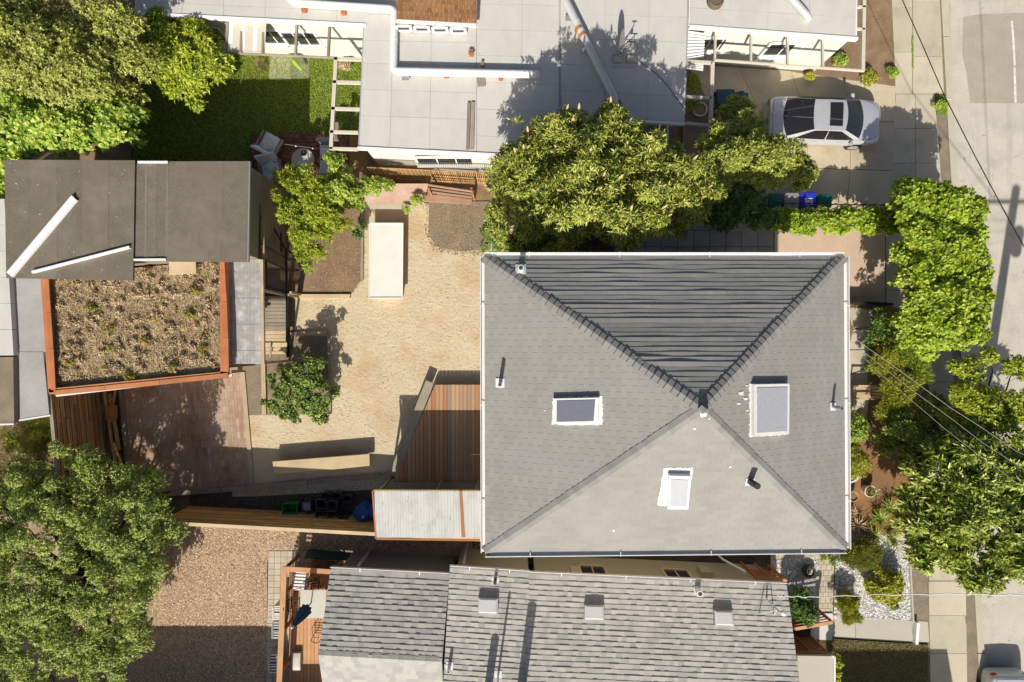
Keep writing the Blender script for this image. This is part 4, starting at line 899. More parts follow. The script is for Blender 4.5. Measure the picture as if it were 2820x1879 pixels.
# ------------------------------------------------------------------ fences
def slat_fence(label, a, b, zt, n, m, face_n, pitch, sh_=.086, zig=.010, cap=True, post_gap=2.2, cap_m=None):
    A, B = P(*a, zt), P(*b, zt); A.z = B.z = 0
    t = thing('slat_fence', (A + B) / 2, label, 'fence'); d = (B - A).normalized(); nn = Vector(face_n)
    L = (B - A).length
    for i in range(n):
        z = .06 + i * pitch; x = 0.0; k = 0
        while x < L - .05:
            l = min(L - x, rng.uniform(2.4, 3.8)); j = rng.uniform(-.006, .006) + zig * (i % 2)
            MB().bar(A + d * (x + .004) + Vector((0, 0, z)) + nn * (.045 + j), A + d * (x + l - .004) + Vector((0, 0, z)) + nn * (.045 + j), .024, sh_).build('slat', m, t); x += l
    k = int(L / post_gap) + 1
    for i in range(k + 1):
        p = A + d * (L * i / k); MB().bar(p, p + Vector((0, 0, zt - .05)), .08, .09, nn).build('post', m, t)
    MB().bar(A + Vector((0, 0, zt / 2)) - nn * .05, B + Vector((0, 0, zt / 2)) - nn * .05, .012, zt - .05).build('sun_block_board', M['back'], t)  # dark board added behind the slats to keep sun out of the gaps
    if cap:
        MB().bar(A + Vector((0, 0, zt)) + nn * .02, B + Vector((0, 0, zt)) + nn * .02, .13, .03).build('cap_rail', cap_m or M['palewood'], t)
    return t
slat_fence('golden brown horizontal slat fence behind the black crates', (440, 1441), (1345, 1489), 1.85, 17, M['fence'], (0, 1, 0), .105)
slat_fence('tall brown horizontal slat fence on the left below the planted roof', (120, 940), (168, 1420), 2.2, 21, M['fencey'], (1, 0, 0), .103, .068, cap_m=M['greywood'])
# rusty corrugated fence leaning beside the flat-roofed house
o = corrug('corrugated_fence', [(984, 506), (1180, 506), (1166, 566), (985, 562)], [1.25, 1.25, .1, .1], M['rusty'], None, .03, 34); tag(o, 'rusty pink corrugated metal fence leaning above the sand yard', 'fence')
sf = thing('slat_fence', P(1250, 545, 0), 'low fence of red-brown rails behind the bare soil bed', 'fence')
for i in range(5): MB().bar(P(1178, 510 + i * 9, 1.5 - i * .3), P(1300, 528 + i * 8, 1.5 - i * .3), .05, .09).build('rail', M['cedar'], sf)
MB().bar(P(1165, 548, .55), P(1300, 556, .55), .22, .10).build('bench_rail', M['cedar'], sf)
for x in (1180, 1298): p = P(x, 520, 1.5); MB().bar(p, Vector((p.x, p.y, 0)), .08, .08).build('post', M['redwoodx'], sf)
lf = thing('lattice_fence', P(1190, 480, 0), 'dark lattice fence between the white house and the sand yard', 'fence')
a0, b0 = P(1010, 462, 1.5), P(1345, 478, 1.5); a0.z = b0.z = 0; d = (b0 - a0)
for i in range(64): p = a0 + d * (i + .5) / 64; MB().bar(p + Vector((0, 0, .05)), p + Vector((0, 0, 1.5)), .035, .02, Vector((0, 1, 0))).build('lath', M['fencey'], lf)
for z in (.2, .75, 1.45): MB().bar(a0 + Vector((0, .025, z)), b0 + Vector((0, .025, z)), .03, .06).build('rail', M['fence'], lf)

# ------------------------------------------------------------------ deck, lean-to, benches and steps in the yard
dk = thing('deck', P(1240, 1200, 0), 'wooden deck of dark red-brown planks against the grey house', 'deck')
dzz = .42; xl, xr, n = 1078.0, 1352.0, 25; pw = (xr - xl) / n
for i in range(n):
    x0, x1 = xl + i * pw + .45, xl + (i + 1) * pw - .45
    ytop = lambda x: max(1060.0, 1060 + (1198 - x) * (1338 - 1060) / (1198 - 1080))
    MB().prism([P(x0, ytop(x0), dzz), P(x1, ytop(x1), dzz), P(x1, 1348, dzz), P(x0, 1348, dzz)], .035).build('plank', M['deck'], dk)
for y in (1072, 1150, 1230, 1320): 
    MB().bar(P(max(1084, 1198 - (y - 1060) * .424) + 8, y, dzz - .085), P(1350, y, dzz - .085), .05, .09).build('joist', M['greywoodx'], dk)
MB().bar(P(1200, 1066, .20), P(1350, 1066, .20), .04, .32).build('fascia', M['greywoodx'], dk)
for p in ((1202, 1072), (1344, 1072), (1100, 1330), (1344, 1330)): q = P(*p, dzz - .13); MB().bar(q, Vector((q.x, q.y, 0)), .09, .09).build('post', M['greywood'], dk)
st = thing('bench_board', P(1125, 1190, 0), 'long weathered board bench along the slanting edge of the deck', 'bench')
MB().bar(P(1184, 1052, .40), P(1082, 1310, .40), .34, .06).build('seat', M['greywood'], st)
for t in (.08, .5, .92): p = P(1184, 1052, .36).lerp(P(1082, 1310, .36), t); MB().bar(p, Vector((p.x, p.y, 0)), .2, .08).build('leg', M['greywood'], st)
bn = thing('bench', P(885, 1272, 0), 'tapered pale wooden bench standing on the sand', 'bench')
MB().prism([P(750, 1272, .46), P(1017, 1251, .46), P(1018, 1283, .46), P(922, 1293, .46), P(756, 1306, .46)], .13).build('seat', M['palewood'], bn)
MB().prism([P(770, 1282, .33), P(800, 1280, .33), P(800, 1298, .33), P(770, 1300, .33)], .33).build('leg', M['palewood'], bn)
MB().prism([P(975, 1260, .33), P(1005, 1258, .33), P(1005, 1280, .33), P(975, 1282, .33)], .33).build('leg', M['palewood'], bn)
tb = thing('table', P(1064, 718, 0), 'long white rectangular box table standing on the sand', 'table')
MB().prism([P(1019, 616, .5), P(1109, 616, .5), P(1107, 820, .5), P(1018, 820, .5)], .05).build('top', surf('table_white', (.72, .70, .65), (.67, .64, .58), 1.4, .6, 20, .05, .02, .001), tb)
for a, b in (((1018, 615.5), (1110, 615.5)), ((1110, 614), (1108, 822)), ((1108, 821), (1017, 821)), ((1017, 822), (1018, 614))): MB().bar(P(*a, .505), P(*b, .505), .035, .05).build('rim', M['white'], tb)
MB().prism([P(1022, 619, .448), P(1106, 619, .448), P(1104, 817, .448), P(1021, 817, .448)], .448).build('base', M['cream'], tb)

lt = thing('lean_to', P(1180, 1415, 0), 'lean-to with weathered white corrugated roof against the grey house', 'lean-to')
for i in range(4):
    x0, x1 = 1031 + i * 73.3, 1031 + (i + 1) * 73.3 + 2
    corrug('roof_sheet', [(x0, 1353), (x1, 1353), (x1 + 1, 1481), (x0 + 3, 1481)], [2.4 + .006 * (i % 2)] * 2 + [2.36 + .006 * (i % 2)] * 2, M['corrugated'], lt, .009, 9)
o = MB().prism([P(1265, 1352, 2.425), P(1272, 1352, 2.425), P(1281, 1480, 2.39), P(1271, 1480, 2.39)], .008).build('rust_strip', M['rust_strip'], lt)
MB().bar(P(1027, 1351, 2.36), P(1036, 1482, 2.32), .05, .12).build('edge_board', M['redwood'], lt); MB().bar(P(1029, 1350, 2.35), P(1323, 1351, 2.35), .05, .1).build('edge_board', M['ochre'], lt)
for i in range(5): MB().bar(P(1050 + i * 66, 1354, 2.30), P(1052 + i * 66, 1480, 2.28), .05, .09).build('rafter', M['greywood'], lt)
for p in ((1040, 1358), (1200, 1358), (1040, 1476), (1310, 1476), (1310, 1358)): q = P(*p, 2.25); MB().bar(q, Vector((q.x, q.y, 0)), .09, .09).build('post', M['greywood'], lt)
MB().bar(P(1082, 1338, .5), P(1320, 1340, .5), .30, .05).build('shelf', M['greywoodx'], lt)
MB().bar(P(1036, 1478, 2.34) - Vector((0, 0, 1.17)), P(1345, 1480, 2.34) - Vector((0, 0, 1.17)), .03, 2.34).build('sun_block_wall', M['fence'], lt)  # added under the roof to stop sun reaching the deck
o = MB().bar(P(1036, 1484, 2.1), P(1322, 1488, 2.1), .06, .05).build('back_rail', M['rust_strip'], lt)

# greenhouse of dark frames beside the shed
gh = thing('greenhouse', P(740, 640, 0), 'narrow greenhouse of dark metal frames and clear panes beside the dark shed', 'greenhouse')
z1, z0 = 2.3, 0.9
top = [(690, 480), (713, 505), (713, 660), (716, 760), (708, 800)]
base = [(700, 490), (738, 520), (790, 600), (785, 790)]
def gbar(a, za, b, zb, w_=.06): return MB().bar(P(*a, za), P(*b, zb), w_, .06).build('frame_bar', M['black'] if rng.random() < .6 else M['steel'], gh)
ridge = [(712, 506), (714, 596), (714, 676)]
gbar((693, 481), 2.3, (712, 506), 2.3, .05); gbar((712, 504), 2.3, (714, 790), 2.3, .08); gbar((690, 660), 2.3, (716, 672), 2.25)
gbar((712, 506), 2.3, (740, 528), 1.3); gbar((740, 528), 1.3, (741, 600), 1.3); gbar((714, 594), 2.3, (756, 622), .9); gbar((714, 670), 2.3, (790, 712), .9)
gbar((733, 718), 2.0, (787, 742), .9); gbar((716, 788), 2.2, (787, 808), .9); gbar((788, 690), 1.0, (790, 810), 1.0, .07); gbar((774, 640), 1.1, (775, 694), 1.1, .05); gbar((740, 602), 1.2, (788, 690), 1.0, .05)
gbar((733, 716), 2.0, (733, 790), 2.0, .05)
for q, z in (([(713, 512), (739, 532), (741, 598), (715, 588)], [2.28, 1.28, 1.28, 2.28]), ([(716, 600), (756, 626), (787, 706), (716, 668)], [2.28, .95, .95, 2.28]), ([(734, 722), (786, 744), (786, 804), (734, 786)], [2.0, .95, .95, 2.0]), ([(694, 486), (711, 508), (712, 664), (692, 656)], [2.3] * 4)):
    pts = [P(x, y, zz) for (x, y), zz in zip(q, z)]; MB().add(pts, [(3, 2, 1, 0)]).build('pane', M['clear'], gh)
for p, zz in (((790, 808), 1.0), ((788, 690), 1.0), ((712, 506), 2.3), ((716, 788), 2.3), ((741, 600), 1.3)): q = P(*p, zz); MB().bar(q, Vector((q.x, q.y, 0)), .06, .06).build('post', M['steel'], gh)
for (x, y, l, rz) in ((735, 640, .8, .1), (742, 700, .9, .2), (700, 560, 1.2, 1.5)): MB().box(P(x, y, .4), .4, l, .05, rz).bar(P(x, y, .4), P(x, y, 0.0), .25, .25).build('potting_bench', M['greywood'], gh)
sp = thing('steps', P(760, 880, 0), 'pale wooden boardwalk and steps below the greenhouse', 'steps')
ysl = [815, 828, 838, 848, 858, 868, 878, 888, 898, 912, 922, 932, 941]
for i, (y0, y1) in enumerate(zip(ysl[:-1], ysl[1:])):
    z = .50; MB().prism([P(700, y0 + .5, z), P(790, y0 + .5, z), P(790, y1 - .5, z), P(700, y1 - .5, z)], .04).build('tread', M['greywoodx'] if i < 9 else M['palewood'], sp)
for y0, y1, z in ((944, 956, .36), (957, 967, .22), (968, 976, .10)): MB().prism([P(704, y0, z), P(790, y0, z), P(790, y1, z), P(704, y1, z)], .045).build('tread', M['palewood'], sp)
MB().bar(P(793, 812, .40), P(793, 940, .40), .05, .30).bar(P(792, 941, .2), P(792, 984, .1), .05, .14).build('stringer', M['steel'], sp)
MB().bar(P(745, 942, .52), P(745, 982, .3), .05, .05).build('stringer', M['greywood'], sp)
for x, y in ((793, 812), (800, 806)): p = P(x, y, 1.0); MB().bar(p, Vector((p.x, p.y, 0)), .09, .09).build('post', M['palewoody'], sp)
# ------------------------------------------------------------------ plants
def unit(a): return a / np.maximum(np.linalg.norm(a, axis=1, keepdims=True), 1e-6)
def foliage(lobes, n_sub, sub_r, n_ros, per, L, W, seed, up=.6, el=(10, 50), inner=.45, droop=.15, low=-.15, ragged=.16):
    "leaf rosettes gathered in clumps spread through the crown lobes; each leaf is two folded faces"
    g = np.random.default_rng(seed)
    C = np.array([P(l[0], l[1], l[4]) for l in lobes]); RR = np.array([[l[2] * (H - l[4]) / F, l[3] * (H - l[4]) / F, l[5]] for l in lobes])
    wt_ = RR[:, 0] * RR[:, 1]; wt_ = wt_ / wt_.sum()
    def dirs(n):
        d = unit(g.normal(size=(n, 3))); d[:, 2] = np.where(d[:, 2] < low, -d[:, 2], d[:, 2]); return d
    i = g.choice(len(lobes), n_sub, p=wt_); d = dirs(n_sub); rad = 1 - inner * g.random(n_sub) ** 1.6
    rad *= 1 + ragged * g.normal(size=n_sub)
    SC = C[i] + d * RR[i] * rad[:, None]; SR = sub_r * g.uniform(.55, 1.35, n_sub)
    j = g.choice(n_sub, n_ros, p=SR ** 2 / (SR ** 2).sum()); d2 = dirs(n_ros)
    pos = SC[j] + d2 * (SR[j] * (1 - .5 * g.random(n_ros) ** 2))[:, None] * np.array([1, 1, .75])
    pos[:, 2] = np.maximum(pos[:, 2], .06)
    ax = unit(d2 + .5 * d[j] + np.array([0, 0, up]) + .3 * g.normal(size=(n_ros, 3)))
    N_ = n_ros * per; A = np.repeat(ax, per, 0); B = np.repeat(pos, per, 0)
    t1 = unit(np.cross(A, np.tile(np.array([.31, .52, .79]), (N_, 1)) + .01)); t2 = np.cross(A, t1)
    az = np.tile(np.arange(per) * 2 * np.pi / per, n_ros) + np.repeat(g.random(n_ros) * 6.28, per) + g.normal(size=N_) * .35
    e = np.radians(g.uniform(el[0], el[1], N_)); rdl = t1 * np.cos(az)[:, None] + t2 * np.sin(az)[:, None]
    D = rdl * np.cos(e)[:, None] + A * np.sin(e)[:, None]; NR = A * np.cos(e)[:, None] - rdl * np.sin(e)[:, None]
    Ls = (L * g.uniform(.65, 1.25, N_))[:, None]; Ws = (W * g.uniform(.75, 1.2, N_))[:, None]
    S = np.cross(D, NR); b = B + D * Ls * .06; mid = b + D * Ls * .48; tip = b + D * Ls; tip[:, 2] -= droop * Ls[:, 0]
    V = np.stack([b, mid + S * Ws / 2 + NR * Ws * .13, tip, mid - S * Ws / 2 + NR * Ws * .13], 1).reshape(-1, 3)
    k = np.arange(N_) * 4; Fc = np.stack([np.stack([k, k + 1, k + 2], 1), np.stack([k, k + 2, k + 3], 1)], 1).reshape(-1, 3)
    return V, Fc, SC, d[:, :], SR
def part_np(name, V, Fc, m, parent, kind=None):
    c = np.array(wl(parent)) if parent else np.array([V[:, 0].mean(), V[:, 1].mean(), V[:, 2].min()])
    o = link(name, np_mesh(name, V - c, Fc, m), c, parent)
    if kind: o['kind'] = kind
    return o
def limbs(parent, base, lobes, r0, seed, m='trunk', twigs=0, SC=None):
    g = random.Random(seed); b = Vector(base); mb = MB(); tops = [P(l[0], l[1], l[4]) for l in lobes]
    hub = Vector((b.x, b.y, min(1.0, .35 * max(t.z for t in tops))))
    mb.tube([b - Vector((0, 0, .1)), b.lerp(hub, .5) + Vector((g.uniform(-.05, .05), g.uniform(-.05, .05), 0)), hub], [r0 * 1.25, r0, r0 * .9], 8)
    for t in tops:
        m1 = hub.lerp(t, .4) + Vector((g.uniform(-.15, .15), g.uniform(-.15, .15), .1 * t.z)); m2 = hub.lerp(t, .75) + Vector((g.uniform(-.12, .12), g.uniform(-.12, .12), .06 * t.z))
        mb.tube([hub - Vector((0, 0, .05)), m1, m2, t], [r0 * .62, r0 * .42, r0 * .26, r0 * .1], 6)
    if SC is not None:
        for k in range(twigs):
            s = Vector(SC[g.randrange(len(SC))]); t = min(tops, key=lambda q: (q - s).length)
            a = hub.lerp(t, g.uniform(.5, 1)); mb.tube([a, a.lerp(s, .6) + Vector((0, 0, .06)), s], [r0 * .16, r0 * .09, r0 * .04], 4, False)
    return mb.build('trunk', M[m], parent, True)
def tree(name, label, cat, base, lobes, m, n_sub, sub_r, n_ros, per, L, W, seed, r0=.09, group=None, twigs=30, tm='trunk', crown='crown', **k):
    b = P(*base, 0); t = thing(name, b, label, cat, group)
    V, Fc, SC, d, SR = foliage(lobes, n_sub, sub_r, n_ros, per, L, W, seed, **k)
    part_np(crown, V, Fc, M[m], t); limbs(t, b, lobes, r0, seed, tm, twigs, SC)
    return t, SC, d, SR
def bladeset(pos, h, lean, width, seed, curl=.5):
    "arching strap leaves: five points each"
    g = np.random.default_rng(seed); n = len(pos); az = g.random(n) * 2 * np.pi
    out = np.stack([np.cos(az), np.sin(az), np.zeros(n)], 1); sd = np.stack([-np.sin(az), np.cos(az), np.zeros(n)], 1)
    hh = h * g.uniform(.6, 1.25, n); ln = lean * g.uniform(.4, 1.3, n); up = np.array([0, 0, 1.0])
    b = pos; m1 = b + out * (ln * hh * .35)[:, None] + up * (hh * .6)[:, None]; tp = b + out * (ln * hh)[:, None] + up * (hh * (1 - curl * np.minimum(1, ln)))[:, None]
    w2 = width / 2
    V = np.stack([b - sd * w2, b + sd * w2, m1 + sd * w2 * .8, m1 - sd * w2 * .8, tp], 1).reshape(-1, 3); k = np.arange(n) * 5
    Fc = np.stack([np.stack([k, k + 1, k + 2], 1), np.stack([k, k + 2, k + 3], 1), np.stack([k + 3, k + 2, k + 4], 1)], 1).reshape(-1, 3)
    return V, Fc
def strap_plant(name, label, px, n, h, lean, width, m, seed, spread=.05, group=None, z=0.0, cat='plant'):
    c = P(*px, z); g = np.random.default_rng(seed); t = thing(name, c, label, cat, group)
    pos = np.array(c) + np.concatenate([g.normal(size=(n, 2)) * spread, np.zeros((n, 1))], 1)
    V, Fc = bladeset(pos, h, lean, width, seed); part_np('leaves', V, Fc, M[m], t); return t
def inpoly(pts, poly):
    x, y = pts[:, 0], pts[:, 1]; r = np.zeros(len(pts), bool); n = len(poly)
    for i in range(n):
        (x0, y0), (x1, y1) = poly[i], poly[(i + 1) % n]
        c = ((y0 > y) != (y1 > y)) & (x < (x1 - x0) * (y - y0) / (y1 - y0 + 1e-9) + x0); r ^= c
    return r
def scatter(poly, n, z, seed, clump=None):
    g = np.random.default_rng(seed); xs = [p[0] for p in poly]; ys_ = [p[1] for p in poly]
    q = np.stack([g.uniform(min(xs), max(xs), int(n * 2.5)), g.uniform(min(ys_), max(ys_), int(n * 2.5))], 1); q = q[inpoly(q, poly)]
    if clump: q = q[np.array([noise.noise(Vector((a / 67 * clump, b / 67 * clump, seed))) + .35 * g.normal() > -.05 for a, b in q], bool)]
    q = q[:n]
    k = (H - z) / F; return np.stack([(q[:, 0] - CX) * k, (CY - q[:, 1]) * k, np.full(len(q), z)], 1)
def grass_stuff(name, label, cat, poly, n, h, m, seed, z=0.0, lean=.7, width=.014):
    pos = scatter(poly, n, z, seed); V, Fc = bladeset(pos, h, lean, width, seed)
    return tag(part_np(name, V, Fc, M[m], None), label, cat, kind='stuff')
def stones(name, label, cat, poly, n, size, m, seed, z=0.0, flat=.6):
    pos = scatter(poly, n, z, seed); g = np.random.default_rng(seed); n = len(pos)
    base = np.array([[1, 0, 0], [0, 1, 0], [-1, 0, 0], [0, -1, 0], [0, 0, 1]], float); a = g.random(n) * 6.28; s = size * g.uniform(.5, 1.4, n)
    ca, sa = np.cos(a), np.sin(a); sx = s * g.uniform(.7, 1.3, n); sy = s * g.uniform(.6, 1.0, n)
    V = np.zeros((n, 5, 3))
    for i, p in enumerate(base):
        jx, jy = p[0] * sx * g.uniform(.8, 1.2, n), p[1] * sy * g.uniform(.8, 1.2, n)
        V[:, i, 0] = pos[:, 0] + jx * ca - jy * sa + (i == 4) * s * g.normal(size=n) * .3; V[:, i, 1] = pos[:, 1] + jx * sa + jy * ca + (i == 4) * s * g.normal(size=n) * .3
        V[:, i, 2] = z + (p[2] * s * flat * g.uniform(.6, 1.3, n) if i == 4 else s * flat * .25 * g.random(n))
    k = np.arange(n) * 5; Fc = np.stack([np.stack([k + i, k + (i + 1) % 4, k + 4], 1) for i in range(4)], 1).reshape(-1, 3)
    return tag(part_np(name, V.reshape(-1, 3), Fc, m, None), label, cat, kind='stuff')

# --- top left
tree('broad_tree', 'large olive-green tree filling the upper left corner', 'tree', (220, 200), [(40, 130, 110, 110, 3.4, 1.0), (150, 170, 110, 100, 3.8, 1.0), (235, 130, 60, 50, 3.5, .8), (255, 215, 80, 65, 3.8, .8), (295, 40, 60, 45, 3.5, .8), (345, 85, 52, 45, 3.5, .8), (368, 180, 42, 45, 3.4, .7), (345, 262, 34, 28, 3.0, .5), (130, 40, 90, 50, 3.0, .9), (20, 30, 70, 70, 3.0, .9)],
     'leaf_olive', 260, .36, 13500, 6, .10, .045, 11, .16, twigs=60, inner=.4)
tree('ivy_tree', 'bright leafy ivy mass above the top left of the dark shed', 'tree', (230, 420), [(60, 335, 105, 80, 2.7, .8), (180, 350, 105, 65, 2.8, .8), (280, 375, 75, 48, 2.7, .7), (325, 335, 55, 55, 2.9, .7), (20, 425, 55, 40, 2.5, .6), (4, 510, 24, 60, 2.0, .6), (370, 392, 30, 28, 2.2, .5)],
     'leaf_bright', 170, .34, 6500, 4, .17, .11, 12, .12, twigs=30, inner=.4)
tree('citrus_tree', 'yellow-green citrus tree at the edge of the shaded lawn', 'tree', (540, 200), [(520, 130, 88, 55, 2.3, .7), (470, 180, 58, 48, 2.2, .6), (565, 185, 70, 48, 2.2, .6), (520, 248, 40, 40, 1.9, .5), (450, 95, 38, 38, 2.1, .5)],
     'leaf_citrus', 110, .27, 3600, 5, .17, .065, 13, .07, twigs=30)
# --- yard
tree('round_shrub', 'bushy shrub with starry leaf clusters beside the greenhouse', 'shrub', (880, 610), [(862, 525, 62, 56, 2.0, .6), (820, 595, 58, 60, 1.8, .6), (890, 590, 62, 64, 1.9, .6), (865, 650, 56, 48, 1.7, .5), (838, 698, 42, 30, 1.4, .4), (800, 490, 26, 26, 1.6, .35)],
     'leaf_citrus', 120, .21, 2700, 9, .15, .035, 14, .06, twigs=40, el=(15, 60), ragged=.22)
tree('slender_shrub', 'darker slender shrub leaning from the starry shrub towards the house', 'shrub', (930, 560), [(945, 520, 40, 45, 1.9, .6), (930, 465, 28, 40, 2.0, .5), (975, 545, 34, 28, 1.6, .4), (1040, 520, 42, 18, 1.5, .3)],
     'leaf_bright', 60, .18, 1500, 5, .10, .06, 15, .04, twigs=30)
tree('fig_shrub', 'small leafy shrub in the timber-edged bed on the sand', 'shrub', (845, 1085), [(855, 1022, 56, 42, 1.15, .4), (800, 1080, 52, 46, 1.0, .4), (878, 1085, 40, 60, .9, .4), (770, 1108, 36, 30, .8, .3), (885, 1140, 24, 24, .7, .25), (800, 1140, 28, 20, .6, .2), (815, 1035, 36, 30, 1.0, .3)],
     'leaf_bush', 120, .15, 2600, 5, .10, .06, 16, .035, twigs=40)
strap_plant('agave', 'spiky green agave between the garden chairs and the greenhouse', (790, 520), 70, .42, .9, .03, 'leaf_bright', 5)
tree('young_shrub', 'tiny shrub at the edge of the soil bed left of the white table', 'shrub', (985, 642), [(990, 635, 16, 18, .5, .2)], 'leaf_dark', 14, .10, 160, 5, .07, .04, 17, .015, twigs=6)
tree('vine_sprig', 'small climbing vine on the end of the rusty corrugated fence', 'vine', (1150, 560), [(1150, 552, 14, 22, .9, .3), (1120, 575, 10, 8, .4, .1)], 'leaf_bright', 16, .10, 200, 5, .08, .05, 18, .012, twigs=6)
# --- the big flowering tree
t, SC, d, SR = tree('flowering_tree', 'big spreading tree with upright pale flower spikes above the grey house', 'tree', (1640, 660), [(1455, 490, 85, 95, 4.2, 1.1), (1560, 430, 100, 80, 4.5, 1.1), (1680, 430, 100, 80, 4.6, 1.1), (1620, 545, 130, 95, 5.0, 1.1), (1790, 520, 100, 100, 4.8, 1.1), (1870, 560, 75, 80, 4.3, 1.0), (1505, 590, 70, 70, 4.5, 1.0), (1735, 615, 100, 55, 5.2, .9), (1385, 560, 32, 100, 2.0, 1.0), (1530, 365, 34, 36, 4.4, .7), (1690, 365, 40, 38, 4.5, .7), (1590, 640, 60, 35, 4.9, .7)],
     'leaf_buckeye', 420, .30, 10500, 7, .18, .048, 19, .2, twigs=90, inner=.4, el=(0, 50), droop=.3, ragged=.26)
g = random.Random(4); spm = MB().lathe((0, 0, 0), [(.006, 0), (.03, .02), (.040, .08), (.034, .16), (.018, .21), (.0, .23)], 7).build('flower_spike', M['spike'], t, True, origin=(0, 0, 0)); first = True
cand = [i for i in range(len(SC)) if SC[i][2] > 2.2 and d[i][2] > -.05]; g.shuffle(cand)
for i in cand[:210]:
    dd = Vector(d[i]) + Vector((g.uniform(-.5, .5), g.uniform(-.5, .5), .45)); dd.normalize(); p = Vector(SC[i]) + dd * SR[i] * .95
    o = spm if first else spm.copy()
    if not first: COL.objects.link(o)
    first = False; o.location = p - wl(t); o.rotation_euler = dd.to_track_quat('Z', 'Y').to_euler(); s = g.uniform(.55, 1.05); o.scale = (s, s, s)
tree('dark_shrub', 'dark shrub in the shade under the flowering tree', 'shrub', (1440, 690), [(1400, 650, 50, 50, 1.3, .6), (1470, 670, 60, 35, 1.3, .5), (1560, 690, 60, 30, 1.0, .5)], 'leaf_dark', 70, .25, 1500, 6, .14, .05, 20, .05)
# --- by the drive
tree('bushy_tree', 'fine-leaved tree overhanging the tail of the silver car', 'tree', (2060, 450), [(2020, 318, 36, 40, 2.2, .5), (2075, 440, 84, 55, 3.9, .6), (1995, 440, 60, 48, 3.8, .6), (2155, 440, 50, 40, 3.7, .5), (2195, 480, 30, 44, 3.4, .6), (2045, 370, 46, 44, 3.0, .6), (1965, 490, 45, 50, 3.6, .6), (2100, 490, 60, 34, 3.7, .5), (1960, 400, 36, 40, 3.4, .5)],
     'leaf_buckeye', 260, .22, 7600, 6, .11, .042, 21, .09, twigs=60, tm='twig')
tree('hedge', 'hedge coloured dark for the house shade, below the fine-leaved tree near the wheeled bins', 'hedge', (2060, 560), [(1980, 520, 55, 42, 1.4, .5), (2045, 535, 50, 40, 1.2, .4), (1990, 590, 60, 40, 1.3, .5), (2090, 606, 50, 24, 1.1, .35)], 'leaf_dark', 110, .22, 2800, 6, .10, .045, 22, .06)  # dark leaf colour carries the shade that the house casts here
V, Fc, SC, d, SR = foliage([(2150 + i * 30, 606 + (i % 3) * 4, 26, 24, 1.2, .3) for i in range(11)], 170, .20, 3400, 4, .13, .10, 23, inner=.3)
t = thing('vine_hedge', P(2300, 600, 0), 'long low strip of bright vine leaves on the fence behind the bins', 'hedge'); part_np('crown', V, Fc, M['leaf_vine'], t)
fm = MB()
for i in range(12): p = P(2135 + i * 28, 560, 1.2); fm.bar(p, Vector((p.x, p.y, 0)), .03, .03)
a, b = P(2130, 560, 1.2), P(2450, 566, 1.2); fm.bar(a, b, .03, .04); fm.build('fence_frame', M['steel'], t)
vl = [(2495, 555, 62, 50, 2.5, .5), (2590, 565, 75, 55, 2.6, .5), (2655, 600, 40, 50, 2.5, .5), (2520, 665, 62, 70, 2.6, .5), (2600, 690, 85, 75, 2.7, .5), (2662, 720, 36, 75, 2.5, .5), (2545, 790, 75, 75, 2.7, .5), (2620, 815, 75, 75, 2.7, .5), (2570, 885, 80, 60, 2.6, .5), (2640, 900, 60, 50, 2.5, .5), (2666, 840, 32, 65, 2.4, .5), (2500, 900, 40, 45, 2.2, .5), (2560, 945, 40, 30, 2.2, .4), (2490, 830, 25, 40, 2.4, .4)]
tree('vine_arbour', 'great bright green vine mass beside the street', 'vine', (2500, 720), vl, 'leaf_vine', 520, .25, 15000, 4, .125, .10, 24, .08, twigs=120, inner=.35, el=(-5, 55), ragged=.22)
tree('street_tree', 'sparse tree with bare branches at the right edge over the kerb', 'tree', (2660, 1120), [(2660, 1015, 40, 24, 2.2, .4), (2650, 1085, 44, 34, 2.2, .4), (2740, 1120, 75, 50, 2.4, .5), (2690, 1165, 60, 36, 2.2, .4), (2795, 1010, 36, 24, 2.3, .4), (2725, 975, 26, 14, 2.2, .3), (2800, 1150, 50, 50, 2.4, .5), (2640, 1150, 40, 30, 2.0, .4)],
     'leaf_citrus', 190, .21, 3700, 6, .11, .06, 25, .07, twigs=130)
tree('glossy_tree', 'broad tree with big glossy leaves at the lower right beside the road', 'tree', (2600, 1320), [(2505, 1400, 50, 60, 2.0, .5), (2520, 1500, 40, 50, 2.0, .5), (2560, 1290, 75, 75, 2.4, .6), (2660, 1270, 85, 75, 2.6, .6), (2765, 1290, 90, 85, 2.7, .6), (2535, 1400, 66, 70, 2.3, .6), (2640, 1400, 95, 85, 2.7, .6), (2755, 1420, 90, 90, 2.7, .6), (2590, 1505, 70, 55, 2.4, .6), (2690, 1535, 95, 55, 2.5, .6), (2790, 1530, 70, 55, 2.5, .6), (2850, 1400, 80, 120, 2.6, .6)],
     'leaf_magnolia', 300, .30, 3900, 8, .25, .085, 26, .12, twigs=60, el=(5, 50), inner=.35)
